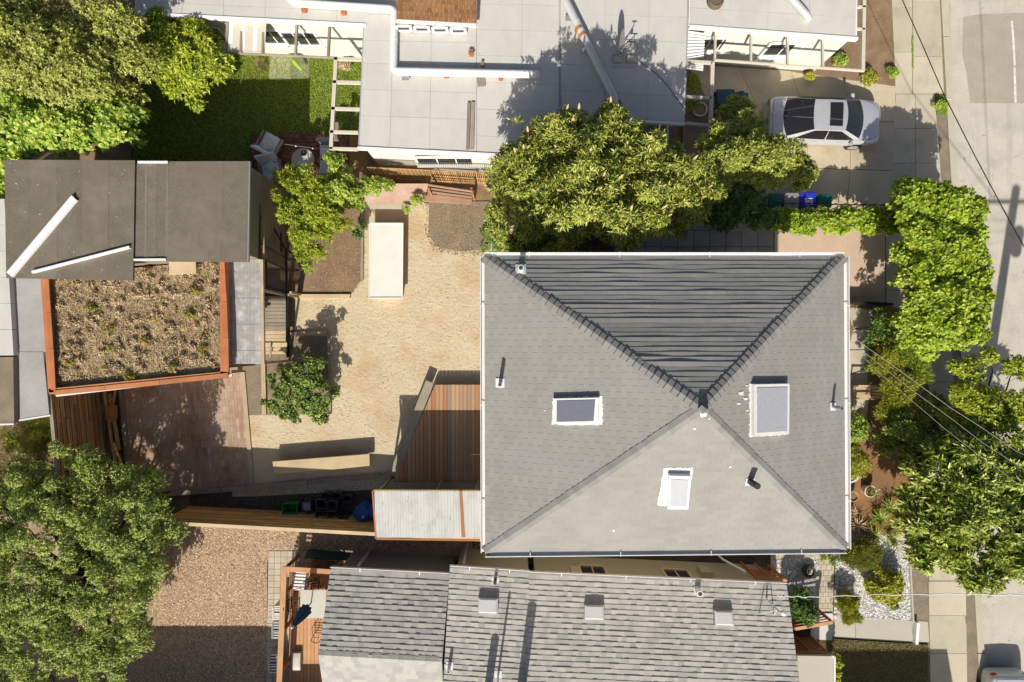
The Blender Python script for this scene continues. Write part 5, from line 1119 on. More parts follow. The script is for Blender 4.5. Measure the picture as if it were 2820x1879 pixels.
# --- bottom left
tree('feathery_tree', 'very large feathery green tree in the lower left corner', 'tree', (300, 1560), [(60, 1340, 100, 80, 2.0, .8), (180, 1330, 100, 72, 2.1, .8), (295, 1310, 70, 55, 2.1, .7), (400, 1350, 90, 70, 2.0, .8), (450, 1430, 56, 70, 1.8, .7), (330, 1440, 120, 90, 2.5, .8), (150, 1480, 140, 110, 2.6, .8), (405, 1560, 70, 80, 1.9, .7), (280, 1600, 130, 100, 2.6, .8), (100, 1640, 130, 110, 2.6, .8), (370, 1680, 60, 60, 1.8, .6), (250, 1740, 120, 100, 2.5, .8), (80, 1800, 120, 110, 2.5, .8), (290, 1840, 66, 60, 2.0, .6), (180, 1225, 34, 26, 2.2, .4), (262, 1250, 34, 22, 2.2, .4), (-60, 1500, 120, 200, 2.4, .8), (120, 1920, 160, 60, 2.3, .7), (30, 1440, 90, 90, 2.2, .7), (210, 1400, 110, 70, 2.4, .7), (360, 1510, 100, 70, 2.3, .7), (190, 1680, 120, 90, 2.5, .7), (330, 1760, 70, 60, 2.1, .6), (20, 1720, 100, 100, 2.4, .7)],
     'leaf_fine', 900, .28, 38000, 6, .09, .036, 27, .16, twigs=120, inner=.38)
tree('wild_shrub', 'rough yellow-green bush between the outbuilding and the slat fence', 'shrub', (70, 1210), [(105, 1160, 30, 22, .9, .3), (60, 1215, 50, 30, .7, .3), (120, 1210, 30, 40, .8, .3)], 'leaf_gold', 50, .18, 900, 6, .12, .03, 28, .03)
# --- front garden of the grey house
g_ = 'front garden plants'
tree('feathery_bush', 'feathery golden-green bush beside the wooden chair', 'bush', (2440, 1040), [(2440, 990, 44, 46, 1.1, .4), (2470, 1070, 48, 50, 1.2, .4), (2450, 1130, 44, 36, 1.0, .4)], 'leaf_gold', 120, .20, 2600, 7, .13, .022, 30, .03, el=(30, 80), up=1.2)
tree('tall_grass_bush', 'green reedy bush under the lower edge of the vine mass', 'bush', (2480, 960), [(2480, 955, 44, 34, 1.3, .4), (2510, 1010, 30, 40, 1.1, .4)], 'leaf_bright', 80, .18, 1300, 8, .22, .018, 31, .03, el=(35, 85), up=1.3)
tree('brown_bush', 'dark brown twiggy bush on the left of the vine mass', 'bush', (2420, 930), [(2415, 905, 28, 46, 1.0, .4), (2400, 985, 22, 40, .7, .3)], 'leaf_dark', 60, .16, 900, 6, .08, .03, 32, .03, twigs=60)
tree('leafy_bush', 'upper leafy bush against the right wall of the grey house', 'bush', (2340, 1190), [(2346, 1180, 24, 40, .8, .35)], 'leaf_bright', 40, .15, 700, 6, .15, .035, 33, .02)
tree('yellow_bush', 'yellowish bush growing over the white pot by the house wall', 'bush', (2345, 1270), [(2350, 1265, 30, 46, .8, .35)], 'leaf_gold', 50, .16, 900, 7, .12, .022, 34, .02)
tree('shade_bush', 'dark bush in the shade along the pavement edge', 'bush', (2500, 1190), [(2500, 1180, 60, 40, 1.3, .45), (2440, 1215, 30, 24, .7, .3), (2570, 1200, 50, 30, 1.5, .4), (2500, 1260, 36, 34, 1.0, .4), (2560, 1130, 36, 34, 1.4, .4)], 'leaf_magnolia', 130, .2, 2600, 6, .13, .05, 35, .04)
for i, (px, lab, m) in enumerate((((2440, 1395), 'upper spiky green plant near the white ceramic pot', 'leaf_bright'), ((2410, 1420), 'left spiky green plant below the white ceramic pot', 'leaf_bright'), ((2472, 1440), 'right spiky plant touching the glossy tree', 'leaf_magnolia'), ((2395, 1470), 'pale spiky plant above the white pebbles', 'leaf_olive'), ((2350, 1440), 'brown spiky plant at the lower right corner of the grey roof', 'sedum'), ((2450, 1480), 'low spiky plant at the top of the white pebbles', 'leaf_olive'))):
    strap_plant('spiky_plant', lab, px, 90, .5, 1.0, .03, m, 40 + i, .05)
# --- pebble garden of the tan house
tree('grass_mound', 'rounded grassy mound of a bush on the white pebbles', 'bush', (2362, 1530), [(2362, 1525, 48, 36, .3, .3)], 'leaf_olive', 60, .15, 1500, 9, .20, .014, 46, .02, el=(35, 85), up=1.2)
tree('golden_bush', 'golden-green round bush in the middle of the white pebbles', 'bush', (2435, 1615), [(2435, 1613, 45, 42, .35, .35)], 'leaf_gold', 80, .14, 1700, 6, .10, .045, 47, .02)
tree('clipped_bush', 'tiny round dark green bush at the foot of the golden bush', 'bush', (2457, 1666), [(2457, 1666, 11, 11, .15, .15)], 'leaf_dark', 14, .07, 240, 6, .05, .03, 48, .01, twigs=4)
tree('tan_bush', 'brownish shaggy bush on the left of the white pebbles', 'bush', (2330, 1655), [(2330, 1655, 28, 24, .3, .28)], 'leaf_gold', 40, .12, 700, 8, .14, .02, 49, .02, el=(25, 80), up=1.0)
tree('tan_bush', 'smaller brownish shaggy bush hanging over the concrete path', 'bush', (2336, 1693), [(2336, 1694, 20, 16, .25, .22)], 'leaf_gold', 30, .10, 450, 8, .14, .018, 50, .02, el=(25, 80), up=1.0)
tree('porch_bush', 'dark bush with yellow tips beside the slatted porch screens', 'bush', (2205, 1670), [(2200, 1665, 28, 40, .8, .4), (2222, 1685, 16, 24, .9, .3)], 'leaf_dark', 50, .15, 900, 6, .09, .045, 51, .03)
tree('flower_hedge', 'narrow strip of yellow flowers beside the white porch roof edge', 'flowers', (2300, 1835), [(2302, 1820, 6, 20, .6, .25), (2302, 1855, 6, 20, .6, .25)], 'yellow', 30, .09, 500, 6, .06, .04, 52, .01, twigs=4)
for i, (px, lab) in enumerate((((2264, 1528), 'left of two little weeds on the paver walk'), ((2290, 1540), 'right of two little weeds on the paver walk'))): tree('weed', lab, 'weed', px, [(px[0], px[1], 7, 14, .15, .12)], 'leaf_bright', 10, .06, 90, 6, .07, .03, 60 + i, .006, twigs=2)
for i, (px, lab, r_) in enumerate((((2455, 200), 'weed clump at the pavement corner of the bare front bed', 14), ((2390, 215), 'low weeds along the lower edge of the bare front bed', 22), ((2310, 165), 'yellow-green weed below the white pergola corner', 20), ((2228, 212), 'tiny weed sprouting beside the shadow of the car', 8), ((2585, 290), 'weedy patch in the kerb verge', 12))):
    tree('weed', lab, 'weed', px, [(px[0], px[1], r_, r_ * .8, .15, .12)], 'leaf_gold' if i % 2 else 'leaf_bright', 18, .09, 200, 6, .09, .03, 64 + i, .008, twigs=3)
tree('porch_shrub', 'light green shrub under the porch pergola', 'shrub', (1905, 250), [(1905, 240, 14, 26, 1.0, .4), (1902, 285, 12, 16, .8, .3)], 'leaf_bright', 24, .12, 300, 6, .14, .03, 70, .02)
tree('pot_shrub', 'bright shrub below the blue cart beside the car', 'shrub', (2010, 310), [(2025, 292, 22, 16, 1.0, .3)], 'leaf_bright', 24, .12, 300, 6, .14, .04, 71, .02)
strap_plant('grass_clump', 'dry grass clump on the lawn beside the grey path', (722, 185), 160, .4, 1.0, .012, 'grass_dry', 72, .1)
cb = MB().tube([P(798, 150, .05), P(812, 172, .5), P(832, 194, .35)], [.09, .10, .05], 9)
tag(cb.build('cactus', M['leaf_bright'], smooth=True), 'leaning green column cactus beside the grey path', 'cactus')
tree('rust_bush', 'small rust-brown bush under the pergola frame on the lawn', 'bush', (950, 185), [(950, 185, 10, 12, .3, .15)], 'sedum', 14, .08, 160, 6, .08, .04, 73, .01, twigs=3)
# --- grass, sedum, pebbles, bark
grass_stuff('lawn_grass', 'green lawn grass beside the white house', 'grass', [(370, 150), (700, 140), (1000, 168), (995, 372), (690, 372), (690, 440), (370, 450)], 52000, .07, 'grass', 80, -.02)
grass_stuff('dry_grass', 'brown dry lawn at the lower right front yard', 'grass', [(2238, 1760), (2556, 1778), (2558, 1990), (2238, 1990)], 22000, .07, 'grass_dry', 81, 0)
grass_stuff('weedy_grass', 'dry weeds between the outbuilding and the slat fence', 'grass', [(-40, 1175), (250, 1150), (285, 1400), (-40, 1400)], 3000, .25, 'grass_dry', 82, 0, width=.02)
gs = [(140, 776), (604, 730), (614, 1020), (158, 1066)]
V1, F1 = bladeset(scatter(gs, 34000, GZ - .18, 83, 1.6), .13, 1.3, .015, 83); V2, F2 = bladeset(scatter(gs, 900, GZ - .16, 84, 2.2), .17, .9, .035, 84)
part_np('sedum', V1, F1, M['sedum'], gr, 'stuff'); part_np('sedum_flowers', V2, F2, M['sedum_y'], gr, 'stuff')
V, Fc, SC, d, SR = foliage([(180 + i * 46, 790 + j * 48 - i * 5, 26, 26, GZ - .10, .04) for i in range(10) for j in range(6)], 200, .10, 3600, 4, .08, .035, 85); part_np('sedum_clumps', V, Fc, M['sedum'], gr, 'stuff')
V, Fc, SC, d, SR = foliage([(x, y, 14, 12, GZ - .05, .06) for x, y in ((190, 1000), (310, 960), (420, 880), (360, 1040), (540, 800), (560, 960), (250, 850), (470, 1010), (400, 935), (300, 905), (520, 870))], 80, .08, 500, 5, .08, .03, 86); part_np('sedum_flowers', V, Fc, M['sedum_y'], gr, 'stuff')
pm = surf('pebble_white', (.68, .67, .63), (.50, .49, .46), 9, .8, 40, .2, .1, .005, var=.35)
stones('white_pebbles', 'bed of white pebbles in the front garden of the tan house', 'pebbles', [(2304, 1472), (2503, 1472), (2512, 1708), (2298, 1704)], 5200, .040, pm, 90, .006)
stones('dark_pebbles', 'grey pebbles round the porch of the tan house', 'pebbles', [(2126, 1545), (2250, 1530), (2250, 1600), (2240, 1690), (2190, 1690)], 1600, .035, pm, 91, .016)
bm = surf('bark_chip', (.58, .43, .29), (.33, .205, .12), 14, .9, 40, .3, .1, .005, var=.65)
stones('bark_chips', 'pinkish bark chips covering the yard below the slat fence', 'bark', [(300, 1416), (480, 1420), (1325, 1475), (1325, 1512), (736, 1512), (730, 1985), (200, 1985)], 36000, .028, bm, 92, -.008, .4)
dm = surf('dirt_clod', (.17, .14, .11), (.10, .08, .06), 12, .95, 40, .3, .1, .005, var=.5)
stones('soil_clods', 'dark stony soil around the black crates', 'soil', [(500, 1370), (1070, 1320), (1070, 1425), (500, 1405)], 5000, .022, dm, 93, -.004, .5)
lm = surf('leaf_litter', (.34, .25, .15), (.22, .15, .08), 12, .95, 40, .3, .1, .005, var=.5)
stones('leaf_litter', 'leaf litter on the soil bed by the greenhouse', 'litter', [(776, 560), (1008, 560), (1004, 776), (966, 812), (790, 810)], 3000, .022, lm, 94, .014, .5)
stones('leaf_litter', 'crumbly soil on the bare bed near the flowering tree', 'litter', [(1172, 556), (1350, 556), (1350, 702), (1262, 706), (1190, 690), (1170, 640)], 2300, .022, lm, 95, .012, .5)
stones('leaf_litter', 'crumbly soil in the timber-edged shrub bed', 'litter', [(735, 930), (898, 930), (898, 1130), (735, 1135)], 1400, .02, lm, 96, .013, .5)

sm = surf('roof_debris', (.05, .04, .03), (.09, .07, .05), 12, .95, 40, .3, .1, .005, var=.4)
stones('roof_debris', 'dark specks of debris on the white lean-to roof', 'debris', [(1045, 1360), (1260, 1360), (1262, 1476), (1045, 1476)], 34, .016, sm, 97, 2.425, .3)
wm = surf('pale_specks', (.55, .53, .48), (.42, .40, .35), 12, .95, 40, .3, .1, .005, var=.3)
stones('pale_specks', 'pale specks scattered on the dark shed roof', 'debris', [(20, 446), (360, 448), (360, 765), (20, 760)], 60, .018, wm, 98, SZ + .008, .3)
stones('dry_leaves', 'dry leaf specks on the grey house side of the sand yard', 'debris', [(930, 830), (1325, 700), (1325, 1020), (1180, 1030), (930, 1180)], 700, .016, lm, 99, .004, .3)
grass_stuff('verge_grass', 'green weeds in the kerb verge and pavement joints', 'grass', [(2577, 262), (2604, 262), (2608, 316), (2580, 316)], 1500, .07, 'grass', 100, .004)
grass_stuff('joint_weeds', 'thin line of weeds in the pavement joint', 'grass', [(2509, 100), (2515, 100), (2516, 190), (2511, 190)], 260, .06, 'grass', 101, 0)
# ------------------------------------------------------------------ cars
def car(loc, rot, paint, label, roof_glass=True, rack=False, zs=.78):
    t = thing('parked_car', loc, label, 'car'); ca, sa = math.cos(rot), math.sin(rot)
    def T(x, y, z): return Vector((loc[0] + x * ca - y * sa, loc[1] + x * sa + y * ca, loc[2] + z * zs))
    def tb(mb, name, m, parent=t, smooth=True): mb.v = [T(*p) for p in mb.v]; return mb.build(name, m, parent, smooth)
    ST = [(-2.27, .62, .70), (-2.24, .74, .84), (-2.15, .81, .93), (-1.95, .855, .965), (-1.6, .88, .985), (-.8, .895, .985), (0, .90, .975), (.8, .90, .965), (1.25, .89, .955), (1.6, .875, .92), (1.9, .845, .865), (2.1, .79, .80), (2.22, .70, .72), (2.28, .56, .60)]
    def ring(x, hw, zc):
        h = [(.93 * hw, .22), (hw, .40), (hw, .60), (.985 * hw, zc - .13), (.93 * hw, zc - .045), (.78 * hw, zc - .005), (.4 * hw, zc + .018), (0, zc + .026)]
        return [(x, -y, z) for y, z in h] + [(x, y, z) for y, z in h[-2::-1]]
    mb = MB(); rs = [ring(*s) for s in ST]; n = len(rs[0])
    mb.add([p for r_ in rs for p in r_], [(i * n + k, i * n + k + 1, (i + 1) * n + k + 1, (i + 1) * n + k) for i in range(len(rs) - 1) for k in range(n - 1)] + [tuple(range(n - 1, -1, -1)), tuple(range((len(rs) - 1) * n, len(rs) * n))] + [(i * n + n - 1, i * n, (i + 1) * n, (i + 1) * n + n - 1) for i in range(len(rs) - 1)])
    body = tb(mb, 'body', paint)
    fb = lambda v: (1.43 - .16 * v * v, .77 * v, .955 + .02 * (1 - v * v)); ft = lambda v: (.60 - .07 * v * v, .585 * v, 1.375 + .035 * (1 - v * v))
    rb = lambda v: (-1.76 + .16 * v * v, .74 * v, .985 + .02 * (1 - v * v)); rt = lambda v: (-.74 + .06 * v * v, .585 * v, 1.385 + .035 * (1 - v * v))
    mixp = lambda a, b, k, bulge=0.0: tuple(a[i] * (1 - k) + b[i] * k + (bulge * 4 * k * (1 - k) if i == 2 else 0) for i in range(3))
    cab = MB().grid(lambda u, v: mixp(rt(2 * v - 1), ft(2 * v - 1), u, .035), 10, 8)
    for s in (-1, 1):
        lo = lambda u: (-1.66 + u * 3.0, s * (.835 - .06 * abs(2 * u - 1) ** 3), .955); hi = lambda u: (-.70 + u * 1.26, s * .588, 1.38 + .03 * 4 * u * (1 - u))
        fn = lambda u, v: mixp(lo(u), hi(u), v, .0)
        cab.grid((lambda u, v: fn(u, v)) if s < 0 else (lambda u, v: fn(1 - u, v)), 12, 4)
    cabin = tb(cab, 'cabin', paint)
    def off(fn, o): return lambda u, v: tuple(c + d for c, d in zip(fn(u, v), o))
    tb(MB().grid(off(lambda u, v: mixp(fb(2 * v - 1), ft(2 * v - 1), 1 - u, .012), (0, 0, 0)), 8, 8), 'windscreen', M['car_glass'])
    tb(MB().grid(lambda u, v: mixp(fb(1.0 * (2 * v - 1)), ft(2 * v - 1), u, .018), 8, 8), 'windscreen_rim', M['rubber']) if False else None
    tb(MB().grid(lambda u, v: mixp(rb(2 * v - 1), rt(2 * v - 1), u, .012), 8, 8), 'rear_window', M['car_glass'])
    for s in (-1, 1):
        lo = lambda u: (-1.30 + u * 2.40, s * (.842 - .03 * abs(2 * u - 1) ** 3), .985); hi = lambda u: (-.66 + u * 1.10, s * .625, 1.335 + .03 * 4 * u * (1 - u))
        for a, b in ((.02, .50), (.525, .98)):
            fn = lambda u, v, a=a, b=b: mixp(lo(a + (b - a) * u), hi(a + (b - a) * u), v, .0)
            tb(MB().grid(fn if s < 0 else (lambda u, v, fn=fn: fn(1 - u, v)), 6, 3), 'side_window', M['car_glass'])
    if roof_glass: tb(MB().grid(lambda u, v: (-.12 + u * .50, -.45 + v * .90, 1.462 + .012 * (1 - (2 * v - 1) ** 2)), 6, 6), 'sunroof', M['car_glass'])
    for s in (-1, 1):
        for x in (-1.38, 1.38):
            wh = tb(MB().tube([(x, s * .70, .32), (x, s * .915, .32)], .325, 20), 'wheel', M['rubber'])
            tb(MB().tube([(x, s * .90, .32), (x, s * .922, .32)], .21, 14), 'rim', M['metal_grey'], wh)
        tb(MB().tube([(1.0, s * .80, .93), (.99, s * .90, .96), (.97, s * .94, .97), (.96, s * 1.02, .97)], [.035, .05, .075, .06], 8), 'mirror', paint)
        tb(MB().grid(lambda u, v: (2.02 + .16 * u, s * (.80 - .14 * u - .22 * v), .775 - .06 * u + .012), 3, 3) if s > 0 else MB().grid(lambda u, v: (2.18 - .16 * u, s * (.80 - .14 * (1 - u) - .22 * v), .775 - .06 * (1 - u) + .012), 3, 3), 'headlight', M['sky_white'])
        tb(MB().bar((-2.235, s * .76, .72), (-2.262, s * .55, .70), .05, .12), 'tail_light', M['red'], t, False)
        for x in (-.55, .45): tb(MB().bar((x, s * .905, .86), (x + .2, s * .905, .86), .02, .03), 'door_handle', M['metal'], t, False)
    tb(MB().grid(lambda u, v: (1.36 + .05 * u - .16 * (2 * v - 1) ** 2, .74 * (2 * v - 1), .975 + .012), 2, 10), 'wiper_cowl', M['rubber'])
    for xs in ((-1.80, -1.79), (1.47, 1.478)):
        pass
    tb(MB().tube([(1.36, -.80, .955), (1.75, -.72, .905), (2.12, -.55, .80), (2.19, 0, .775), (2.12, .55, .80), (1.75, .72, .905), (1.36, .80, .955)], .006, 4), 'bonnet_seam', M['rubber'])
    tb(MB().tube([(-1.80, -.70, .985), (-2.13, -.68, .945), (-2.16, 0, .955), (-2.13, .68, .945), (-1.80, .70, .985)], .006, 4), 'boot_seam', M['rubber'])
    if rack:
        for s in (-1, 1): tb(MB().tube([(-1.0, s * .55, 1.47), (.6, s * .55, 1.47)], .025, 8), 'roof_rail', M['steel'])
    return t
M['car_glass'] = plain('car_glass', (.018, .018, .02), .04, 0, .8)
M['silver'] = plain('silver_paint', (.56, .57, .61), .28, .35, .6, **{'Coat Weight': .6, 'Coat Roughness': .06})
M['white_car'] = plain('white_paint_car', (.72, .72, .72), .3, 0, .6, **{'Coat Weight': .6, 'Coat Roughness': .06})
car((12.47, 8.80, 0), R(-2.2), M['silver'], 'silver saloon car with dark sunroof parked on the concrete drive')
car((19.95, -15.6, -.08), R(-90), M['white_car'], 'white car with red tail light at the lower right corner', False, True)
# ------------------------------------------------------------------ wheeled bins
def cart(px, w_, d_, h, m, label, sticker=False):
    p = P(*px, h); c = Vector((p.x, p.y, 0)); t = thing('wheeled_bin', c, label, 'bin', 'wheeled bins in front of the vine hedge')
    def rect(a, b, z, o=0): return [c + Vector((-a / 2, -b / 2 + o, z)), c + Vector((a / 2, -b / 2 + o, z)), c + Vector((a / 2, b / 2 + o, z)), c + Vector((-a / 2, b / 2 + o, z))]
    MB().hexa(rect(w_ * .78, d_ * .74, .04), rect(w_ * .94, d_ * .94, h - .10)).build('body', m, t)
    ld = MB(); rings = [rect(w_, d_, h - .11), rect(w_, d_, h - .06), rect(w_ * .93, d_ * .93, h - .01), rect(w_ * .6, d_ * .6, h + .015)]
    for r_ in rings: 
        pass
    pts = []; fs = []
    for k, r_ in enumerate(rings):
        cc = sum(r_, Vector()) / 4; cor = []
        for i in range(4):
            a, b, e = r_[i - 1], r_[i], r_[(i + 1) % 4]; q = .07
            cor += [b + (a - b).normalized() * q, b + ((a - b).normalized() + (e - b).normalized()) * q * .3, b + (e - b).normalized() * q]
        pts += cor
    for k in range(3):
        for i in range(12): fs.append((k * 12 + i, k * 12 + (i + 1) % 12, (k + 1) * 12 + (i + 1) % 12, (k + 1) * 12 + i))
    fs += [tuple(range(36, 48)), tuple(range(11, -1, -1))]
    MB().add(pts, fs).build('lid', m, t, True)
    MB().tube([c + Vector((-w_ * .36, d_ * .49, h - .05)), c + Vector((w_ * .36, d_ * .49, h - .05))], .02, 8).build('handle', m, t, True)
    for s in (-1, 1): MB().tube([c + Vector((s * w_ * .30, d_ * .36, .12)), c + Vector((s * w_ * .40, d_ * .36, .12))], .12, 14).build('wheel', M['rubber'], t, True)
    if sticker:
        z = h + .017; y0 = -.02
        st_ = MB().prism([c + Vector((x, y, z)) for x, y in ((-.15, y0 - .13), (.15, y0 - .13), (.15, y0 + .13), (-.15, y0 + .13))], .006).build('sticker', M['white'], t)
        for x, y, a, b in ((-.10, y0 - .06, .05, .05), (.02, y0 - .06, .10, .04), (.09, y0 + .07, .06, .05), (-.04, y0 + .07, .12, .03), (-.09, y0 + .02, .04, .03), (.06, y0 + .01, .07, .03)):
            MB().prism([c + Vector((x + i * a / 2, y + j * b / 2, z + .003)) for i, j in ((-1, -1), (1, -1), (1, 1), (-1, 1))], .003).build('print', M['cart_blue'], st_)
    bar_ = MB().prism([c + Vector((x, y, h + .001)) for x, y in ((-w_ * .3, d_ * .33), (w_ * .3, d_ * .33), (w_ * .3, d_ * .37), (-w_ * .3, d_ * .37))], .008).build('print', M['gutter'], t)
cart((2137, 553), .52, .58, 1.0, M['cart_green'], 'dark green wheeled bin at the left end, half under the hedge')
cart((2181, 552), .62, .62, 1.02, M['cart_grey'], 'grey wheeled bin left of the blue bin')
cart((2227, 554), .66, .70, 1.05, M['cart_blue'], 'bright blue wheeled recycling bin with a white sticker on its lid', True)
cart((2272, 554), .58, .52, .98, M['cart_green'], 'green wheeled bin right of the blue bin')
# ------------------------------------------------------------------ tubs, crates and drums by the fence
def tub(px, w_px, d_px, h, m, label, fill=None, rz=0.0):
    k = (H - h) / F; p = P(*px, h); c = Vector((p.x, p.y, 0)); a, b = w_px * k, d_px * k
    t = thing('plant_tub', c, label, 'tub'); ca, sa = math.cos(rz), math.sin(rz)
    def rc(s, z): return [c + Vector((x * s * a / 2 * ca - y * s * b / 2 * sa, x * s * a / 2 * sa + y * s * b / 2 * ca, z)) for x, y in ((-1, -1), (1, -1), (1, 1), (-1, 1))]
    lv = [rc(.80, 0), rc(.94, h - .05), rc(1.0, h - .05), rc(1.0, h), rc(.90, h), rc(.76, .03)]
    MB().add([p for l in lv for p in l], [(k_ * 4 + i, k_ * 4 + (i + 1) % 4, (k_ + 1) * 4 + (i + 1) % 4, (k_ + 1) * 4 + i) for k_ in range(5) for i in range(4)] + [(20, 21, 22, 23), (3, 2, 1, 0)]).build('body', m, t)
    for i in range(4):
        q0, q1 = rc(.96, h - .025)[i], rc(.96, h - .025)[(i + 1) % 4]
    if fill: MB().add(rc(.86, h * .85), [(0, 1, 2, 3)]).build('contents', fill, t)
    return t
tub((797, 1402), 42, 30, .46, M['green_pl'], 'green plastic tub at the left end of the black tubs')
tub((843, 1396), 26, 26, .42, M['crate'], 'black tub holding a pale blue bag', plain('pale_bag', (.30, .33, .48), .6))
tub((896, 1368), 24, 20, .40, M['crate'], 'rear left black tub of the group', None, .05); tub((927, 1366), 24, 18, .40, M['crate'], 'rear middle black tub of the group')
tub((957, 1374), 24, 18, .38, M['crate'], 'rear right black tub of the group, nearest the deck', None, -.1); tub((883, 1389), 26, 27, .62, M['crate'], 'tall black tub in the middle row, on the left', None, .02)
tub((913, 1395), 27, 29, .62, M['crate'], 'tall black tub in the middle row, on the right', None, -.06); tub((886, 1423), 36, 28, .62, M['crate'], 'wide black tub in front of the slat fence', None, .03)
tub((919, 1431), 26, 24, .55, M['crate'], 'front black tub between the wide tub and the bluish tub', None, 0.0); tub((944, 1437), 26, 27, .66, plain('pot_blue', (.045, .05, .085), .5), 'bluish black tub standing foremost by the blue drum', None, -.05)
def drum(px, label):
    p = P(*px, .9); c = Vector((p.x, p.y, 0)); t = thing('drum', c, label, 'drum')
    MB().lathe(c, [(.26, 0), (.285, .03), (.285, .27), (.30, .30), (.285, .33), (.285, .57), (.30, .60), (.285, .63), (.285, .85), (.30, .87), (.30, .90), (.27, .90), (.265, .875), (.0, .875)], 28).build('body', M['blue_pl'], t, True)
    for dx, dy in ((.10, -.14), (-.06, .15)): MB().lathe(c + Vector((dx, dy, .876)), [(.045, 0), (.045, .03), (.03, .03), (.03, .015), (.0, .015)], 12).build('bung', M['gutter'] if dx > 0 else M['blue_pl'], t, True)
drum((993, 1414), 'blue plastic drum beside the black tubs'); drum((1034, 1408), 'blue plastic drum half hidden under the white lean-to roof')
# scrap timber beside the block patio
for i, (a, b, w_, lab) in enumerate((((288, 1080), (318, 1280), .10, 'left scrap timber lying between the slat fence and the block patio'), ((302, 1085), (328, 1240), .12, 'middle scrap timber lying between the slat fence and the block patio'), ((318, 1075), (300, 1180), .07, 'thin scrap timber crossing the other scrap timbers'), ((312, 1220), (338, 1290), .08, 'short scrap timber at the lower end of the pile'))):
    tag(MB().bar(P(*a, .08 + i * .07), P(*b, .08 + i * .07), w_, .06).build('scrap_timber', M['fencey']), lab, 'timber')
tag(MB().box(P(310, 1135, .38), .40, .56, .12).build('wooden_box', wood('orange_wood', (.42, .20, .05), (.34, .15, .04), 'y', .1)), 'orange-brown wooden box on the scrap timber pile', 'box')
o = MB().box(P(648, 1015, .0), .55, .3, .8).box(P(645, 1012, .8), .3, .2, .03).build('cabinet', M['greywood']); tag(o, 'small dark cabinet under the corner of the planted roof', 'cabinet')
# ------------------------------------------------------------------ garden chairs and round table on the brick patio
def cushion(mb, c, a, b, h, rz, puff=.05):
    ca, sa = math.cos(rz), math.sin(rz); n = 8
    def f(u, v, top=1):
        x, y = (u - .5) * a, (v - .5) * b; e = (1 - (2 * u - 1) ** 4) * (1 - (2 * v - 1) ** 4)
        return Vector(c) + Vector((x * ca - y * sa, x * sa + y * ca, (h * .5 + puff * e) if top else (h * .5 - h * .5 * min(1, e * 6))))
    mb.grid(lambda u, v: f(u, v, 1), n, n)
    s4 = [f(u, v, 1) for u, v in ((0, 0), (1, 0), (1, 1), (0, 1))]; b4 = [p - Vector((0, 0, h * .5)) for p in s4]
    mb.add(s4 + b4, [(0, 4, 5, 1), (1, 5, 6, 2), (2, 6, 7, 3), (3, 7, 4, 0), (7, 6, 5, 4)]); return mb
def lounge(px, rz, label):
    c = P(*px, .35); c.z = 0; t = thing('garden_chair', c, label, 'chair'); ca, sa = math.cos(rz), math.sin(rz)
    L_ = lambda x, y, z: c + Vector((x * ca - y * sa, x * sa + y * ca, z))
    for x in (-.32, .32):
        for y in (-.3, .3): MB().bar(L_(x, y, 0), L_(x, y, .3 if y < 0 else .3), .05, .05, Vector((ca, sa, 0))).build('leg', M['greywood'], t)
    for x in (-.40, .40): MB().bar(L_(x, -.38, .52), L_(x, .36, .52), .07, .03).build('armrest', M['greywood'], t)
    MB().bar(L_(-.42, 0, .28), L_(.42, 0, .28), .76, .05).build('seat_frame', M['greywood'], t)
    cushion(MB(), L_(0, -.06, .31), .74, .66, .12, rz).build('seat_cushion', M['cushion'], t, True)
    bk = MB().grid(lambda u, v: L_((u - .5) * .78, .26 + .16 * v + .02 * math.sin(3 * u), .40 + .42 * v), 6, 6).grid(lambda u, v: L_((.5 - u) * .78, .34 + .16 * v, .38 + .42 * v), 6, 6).grid(lambda u, v: L_((u - .5) * .78, .42 + .08 * v, .82 - .02 * v), 3, 2); bk.build('back_cushion', M['cushion'], t, True)
    cushion(MB(), L_(.02, .10, .44), .40, .34, .10, rz + .5, .07).build('pillow', M['fabric'], t, True)
lounge((744, 398), R(152), 'upper pale-cushioned garden chair on the brick patio'); lounge((748, 468), R(12), 'lower pale-cushioned garden chair on the brick patio')
c = P(834, 440, .45); c.z = 0; t = thing('round_table', c, 'round pale garden table on the brick patio', 'table')
MB().lathe(c, [(.34, 0), (.36, .05), (.36, .40)], 24).build('base', M['table'], t, True); MB().lathe(c, [(.44, .40), (.46, .42), (.46, .45), (.45, .46)], 32).build('top', M['table'], t, True)
c2 = P(838, 424, .46); o = MB().lathe(c2, [(.06, 0), (.10, .03), (.115, .07), (.10, .075), (.05, .03), (.0, .03)], 18).build('bowl', M['steel'], smooth=True); tag(o, 'dark bowl on the round garden table', 'bowl')
o = cushion(MB(), P(836, 454, .46), .50, .26, .03, R(4), .02).build('folded_cloth', M['fabric'], smooth=True); tag(o, 'white folded cloth on the round garden table', 'cloth')
c = P(898, 438, .4); c.z = 0; t = thing('daybed', c, 'narrow pale daybed with woven ends beside the round table', 'daybed')
MB().box(c, .56, 1.5, .3).build('frame', M['greywood'], t); cushion(MB(), c + Vector((0, 0, .30)), .52, 1.15, .14, 0, .02).build('mattress', M['cushion'], t, True)
for s in (-1, 1): MB().bar(c + Vector((-.28, s * .72, .45)), c + Vector((.28, s * .72, .45)), .14, .35).build('woven_end', plain('wicker', (.33, .36, .37), .9), t)
o = cushion(MB(), P(893, 436, .55), .28, .2, .06, R(-5)).build('throw_pillow', M['rust_strip'], smooth=True); tag(o, 'small reddish cushion on the daybed', 'cushion')
